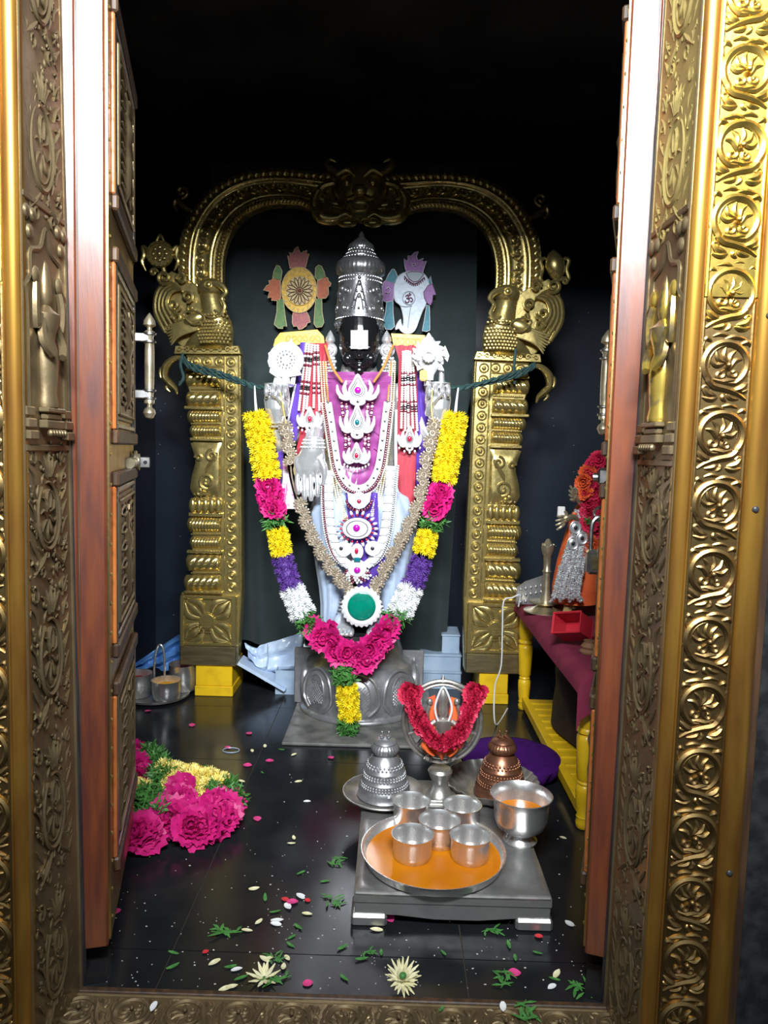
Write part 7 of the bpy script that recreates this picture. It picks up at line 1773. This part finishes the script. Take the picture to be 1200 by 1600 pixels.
# crumpled pale blue plastic bag and tilted sheet left of the pedestal
g7 = np.random.RandomState(3)
ph = g7.rand(8, 4) * 6
def crumple(u, v, amp): return amp * sum(abs(math.sin(a_ * 2.1 + (3 + i) * u + b_)) * math.sin((2 + i * .7) * v * 3 + c_) for i, (a_, b_, c_, d_) in enumerate(ph)) / 4
def bag(u, v):
    xl_ = np.interp(v, [0, .3, .7, 1], [405, 384, 400, 440]); xr_ = np.interp(v, [0, 1], [470, 474]); yt_ = 990 + (1 - u) * 20
    py = yt_ + (1078 - yt_) * v
    return P(xl_ + (xr_ - xl_) * u, py, 3.30) + np.array([0, crumple(u, v, .03), 0])
t = thing('plastic_bag', 'crumpled pale blue plastic bag left of the silver pedestal', 'bag', (float(P(430, 1080, 3.3)[0]), 3.3, .01))
MB().grid(bag, 30, 24, thick=(.004, .012, 0)).obj('bag_sheet', M['bag_plastic'], t, angle=25)
def bag2(u, v):
    px = 381 + 36 * u + 16 * v * (1 - u) ; py = 1006 + 8 * math.sin(u * 3) + (34 + 26 * u) * v
    return P(px, py, 3.26) + np.array([0, crumple(u + .3, v, .022), 0])
MB().grid(bag2, 20, 16, thick=(.003, .010, 0)).obj('bag_neck', M['bag_plastic'], t, angle=25)
q = MB(); a0_, a1_ = P(374, 1034, 3.24), P(444, 1080, 3.20)
q.prism([(a0_[0], a0_[2]), (a1_[0], a1_[2]), (a1_[0] + .008, a1_[2] + .010), (a0_[0] + .006, a0_[2] + .014)], 3.19, 3.30, .001); q.obj('stiff_fold', M['bag_plastic'], t, smooth=False)
a_, b_ = P(430, 1085, 3.22)[0], P(466, 1085, 3.22)[0]
t = thing('clear_box', 'clear plastic box on the floor left of the silver pedestal', 'container', ((a_ + b_) / 2, 3.3, 0))
for nm, bb in (('box_front', (a_, b_, 3.22, 3.223, .001, .11)), ('box_side', (a_, a_ + .003, 3.224, 3.36, .001, .11)), ('box_side', (b_ - .003, b_, 3.224, 3.36, .001, .11)), ('box_floor', (a_ + .003, b_ - .003, 3.224, 3.36, .001, .004))): MB().box(*bb).obj(nm, M['clear_plastic'], t, smooth=False)
# blue sheet behind the left pillar
def bl(u, v):
    px = 205 + 80 * u; yt = 1040 - 52 * u; py = yt + (1046 - yt) * v
    return P(px, py, 3.44) + np.array([0, .02 * math.sin(9 * v * (1 + u) + 3 * u) + .01 * math.sin(17 * u), 0])
t = MB().grid(bl, 30, 14, thick=(0, .006, 0)).obj('blue_sheet', M['blue_plastic'], loc=P(250, 1046, 3.44)); tag(t, 'blue plastic sheet bunched behind the left pillar', 'sheet')

# ================================================================== vessel caddy on the left
cv = Fz(250, 1102, 0); Yv = float(cv[1]); kv = S(Yv)
def vp(px, py, Y=None): return P(px, py, Y or Yv)
t = thing('vessel_caddy', 'steel carrier with loop handle holding small cups at the left', 'carrier', (float(vp(235, 1100)[0]), Yv + .08, 0))
cx_ = float(vp(232, 1100)[0])
MB().lathe([(0, .004), (.13, .004), (.142, .010), (.145, .020), (.141, .020), (.132, .012), (0, .008)], 40, (cx_, Yv + .11, 0)).obj('carrier_tray', M['steel_rough'], t)
q = MB(); hx = float(vp(237, 1060)[0]); 
for dx in (-.016, .016): q.tube(cr([(hx + dx * .2 - .016, Yv + .10, .02), (hx - .018 + dx * .2, Yv + .10, .14), (hx - .010, Yv + .10, .215), (hx + .004, Yv + .10, .235), (hx + .018, Yv + .10, .215), (hx + .024, Yv + .10, .14), (hx + .022, Yv + .10, .02)], 6), .005, 8); break
q.obj('loop_handle', M['steel'], t)
for (px, dy, r_, h_, mk, lab) in ((255, .045, .062, .085, 'turmeric', 'small steel cup of yellow turmeric in the carrier'), (268, .17, .062, .12, 'kumkum', 'small steel cup of red powder at the back of the carrier'), (206, .08, .060, .10, 'kumkum', 'small steel cup at the left end of the carrier')):
    c_ = np.array([float(vp(px, 1090)[0]), Yv + dy, .0125])
    k_ = thing('steel_cup', lab, 'cup', c_, 'small cups in the carrier')
    MB().lathe([(0, 0), (r_ * .82, 0), (r_ * .93, .008), (r_ * .97, h_ * .5), (r_, h_), (r_ * 1.02, h_ + .001), (r_ * .97, h_), (r_ * .93, h_ * .5), (r_ * .86, .010), (0, .006)], 36, c_).obj('cup_body', M['steel'], k_, angle=50)
    MB().lathe([(0, h_ * .82), (r_ * .3, h_ * .84), (r_ * .6, h_ * .72), (r_ * .94, h_ * .66)], 30, c_, caps=False, rf=lambda ang, i, z: 1 + .03 * np.sin(5 * ang + i)).obj('powder', M[mk], k_)
# ================================================================== loose flowers, leaves and petals on the floor
mat('petal_pink', (.70, .06, .24), (.60, .04, .18), rough=.5, scale=60)
mat('petal_red', (.60, .03, .04), rough=.5)
mat('petal_cream', (.80, .76, .50), (.72, .66, .36), rough=.6, scale=60)
mat('petal_white', (.82, .82, .80), rough=.6)
mat('grain', (.62, .60, .55), rough=.7)
def petal_mesh(name, mk, l, w, seed):
    g = np.random.RandomState(seed); c_ = g.uniform(.1, .35)
    def f(u, v):
        ww = w * (math.sin(PI * min(.98, .08 + .9 * v)) ** .7); x = (u - .5) * 2 * ww
        return np.array([x, l * (v - .5), .0012 + c_ * l * (v - .5) ** 2 * 1.2 + .25 * w * (2 * u - 1) ** 2 * math.sin(PI * v)])
    return MB().grid(f, 5, 6, thick=(0, 0, .0006)).mesh(name, mat=M[mk])
PM = {'pink': ('rose_petal', [petal_mesh('rose_petal', 'petal_pink', .026, .011, k) for k in range(3)], 'loose pink rose petal on the black floor', 'petal', 'loose pink petals'),
      'red': ('red_petal', [petal_mesh('red_petal', 'petal_red', .018, .008, 5 + k) for k in range(2)], 'small loose red petal on the black floor', 'petal', 'loose red petals'),
      'cream': ('cream_petal', [petal_mesh('cream_petal', 'petal_cream', .026, .006, 10 + k) for k in range(3)], 'loose cream chrysanthemum petal on the black floor', 'petal', 'loose cream petals'),
      'white': ('white_petal', [petal_mesh('white_petal', 'petal_white', .026, .007, 20 + k) for k in range(2)], 'loose white petal on the black floor', 'petal', 'loose white petals'),
      'leaf': ('fallen_leaf', [petal_mesh('fallen_leaf', 'leaf_fresh', .026, .0042, 30 + k) for k in range(3)], 'single fallen green leaf on the black floor', 'leaf', 'single fallen leaves')}
g8 = np.random.RandomState(21); NEAR = {}
def scatter(kind, lst, z=.0):
    nm, ms, lab, cat, grp = PM[kind]
    for (px, py) in lst:
        p = Fz(px, py, z if py < 1565 else .006); o = inst(nm, ms[g8.randint(len(ms))], None, p + [0, 0, .0004], (g8.uniform(-.12, .12), g8.uniform(-.12, .12), g8.rand() * 6), g8.uniform(.8, 1.15)); tag(o, None, cat, grp)
        near = 'on the brass sill' if py > 1565 else 'close to the sill' if py > 1475 and px < 660 else 'below the right half of the stool' if px > 660 else 'beside the door leaf on the left' if px < 250 else 'in front of the stone slab' if py < 1215 and px > 370 else 'behind the heap of garland' if py < 1215 else 'left of the stool' if px > 500 else 'on the open floor right of the heap' if py < 1345 else 'in the middle of the open floor'
        NEAR.setdefault((kind, near), []).append((px, o))
scatter('pink', [(300, 1134), (356, 1169), (389, 1147), (387, 1197), (402, 1281), (572, 1151), (180, 1427), (457, 1411), (481, 1538), (609, 1437), (231, 1112), (421, 1190), (517, 1185), (804, 1522)])
scatter('red', [(321, 1489), (480, 1408), (842, 1465), (445, 1407)])
scatter('cream', [(394, 1174), (414, 1167), (378, 1222), (459, 1180), (459, 1310), (455, 1319), (397, 1390), (480, 1429), (404, 1442), (413, 1500), (335, 1505), (449, 1498), (443, 1512), (352, 1546), (362, 1543), (386, 1455), (419, 1499), (575, 1440), (466, 1222), (880, 1310), (588, 1454), (870, 1523)])
scatter('white', [(469, 1402), (431, 1445), (433, 1440), (480, 1253), (370, 1516), (450, 1418), (890, 1445), (470, 1400), (862, 1543), (240, 1574), (786, 1575)])
scatter('leaf', [(233, 1338), (430, 1426), (466, 1450), (414, 1404), (271, 1490), (456, 1465), (270, 1512), (565, 1500), (535, 1482), (454, 1478), (596, 1490), (840, 1490), (812, 1395), (360, 1512), (376, 1530), (538, 1530), (795, 1478), (866, 1531), (805, 1498), (693, 1490), (470, 1365), (508, 1378), (320, 1198), (690, 1578), (410, 1208), (440, 1172)])
ORD = ['leftmost', 'second', 'third', 'fourth', 'fifth', 'sixth', 'seventh', 'eighth', 'ninth', 'tenth', 'eleventh', 'twelfth']
NMS = {'pink': 'pink rose petal', 'red': 'small red petal', 'cream': 'narrow cream petal', 'white': 'white petal', 'leaf': 'single green leaf'}
for (kind, near), lst in NEAR.items():
    lst.sort(key=lambda q: q[0])
    for i, (px, o) in enumerate(lst):
        o['label'] = ('lone ' + NMS[kind] + ' lying ' + near) if len(lst) == 1 else (ORD[i] + (' ' if i == 0 else ' from the left, ') + NMS[kind] + ' ' + near)
SP2 = []
for k in range(3):
    g = np.random.RandomState(100 + k); mb = MB()
    mb.tube(cr([(-.035, 0, .002), (0, .004 * g.randn(), .004), (.035, .006 * g.randn(), .002)], 4), .0012, 5)
    for i in range(13):
        x = g.uniform(-.03, .03); a_ = g.uniform(0, 6.28)
        blade(mb, np.array([x, .006 * g.randn(), .003]), np.array([math.cos(a_), math.sin(a_), g.uniform(.0, .3)]), g.uniform(.018, .036), .0042, -.15, np.array([0, 0, 1.0]))
    SP2.append(mb.mesh('green_sprig', mat=M['leaf_fresh'], smooth=False))
for i, (px, py, s_, lab) in enumerate([(354, 1458, 1.0, 'largest fresh green sprig lying on the open floor at left'), (528, 1348, .8, 'green sprig on the floor left of the stool'), (522, 1408, .8, 'green sprig by the front left foot of the stool'), (768, 1456, .7, 'small green sprig below the stool'),
                                       (784, 1530, .85, 'green sprig near the sill below the stool'), (910, 1550, .85, 'green sprig beside the right door socket'), (432, 1532, .9, 'green sprig among cream petals near the sill'), (825, 1583, .9, 'green sprig lying on the brass sill'), (430, 1497, .6, 'thin green sprig near the middle of the floor'), (575, 1490, .5, 'tiny green sprig in front of the stool'), (228, 1163, .6, 'green sprig sticking out of the heap of garland')]):
    z = .0 if py < 1560 else .006
    if i == 10: z = .0
    o = inst('green_sprig', SP2[i % 3], None, Fz(px, py, z) + [0, 0, .0015], (0, 0, i * 1.1), s_); tag(o, lab, 'sprig')
ch = chrys('white_flower', 'petal_cream', .035, rows=((20, 1.0, 8), (16, .85, 20), (10, .6, 40)), w=.10, seed=99)
p = Fz(628, 1540, .0)
t = thing('white_flower', 'whole cream chrysanthemum lying on the floor by the sill', 'flower', p)
inst('flower_head', ch, t, p + [0, 0, .016], (.55, .1, 0)); MB().ell(p + [.001, -.010, .030], (.008, .008, .006), 10, 6).obj('flower_centre', M['leaf_fresh'], t)
p = Fz(413, 1530, 0)
t = thing('torn_flower', 'crushed cream flower among leaves near the sill', 'flower', p)
inst('flower_head', chrys('torn_flower', 'petal_cream', .034, rows=((9, 1.0, 5), (5, .7, 20)), w=.13, seed=98), t, p + [0, 0, .004], (.1, 0, 0))
p = Fz(361, 1173, 0); t = MB().tube([p + np.array([.030 * math.cos(a_), .022 * math.sin(a_), .002]) for a_ in np.linspace(0, 2 * PI, 25)[:-1]], .0016, 6, closed=True).obj('rubber_band', M['clear_plastic'], loc=p); tag(t, 'thin clear loop of string lying on the floor', 'loop')
p = Fz(313, 1200, 0); t = MB().tube([p + np.array([.014 * math.cos(a_) - .004, .008 * math.sin(a_), .002]) for a_ in np.linspace(0, 2 * PI, 17)[:-1]], .0018, 6, closed=True).obj('red_thread_loop', M['petal_red'], loc=p); tag(t, 'small red thread loop lying on the floor', 'loop')
q = MB()
for k in range(420):
    px, py = g8.uniform(150, 930), 1600 - abs(g8.normal()) * 200
    if py < 1180 or py > 1548 or (545 < px < 870 and py < 1440): continue
    p = Fz(px, py); s_ = g8.uniform(.0007, .0020); q.ell(p + [0, 0, s_ * .4], (s_ * g8.uniform(.6, 1.6), s_, s_ * .5), 5, 4)
tag(q.obj('rice_grit', M['grain'], loc=(0, 1.6, 0)), 'scattered white rice grains and grit on the black floor', 'grains', None, 'stuff')
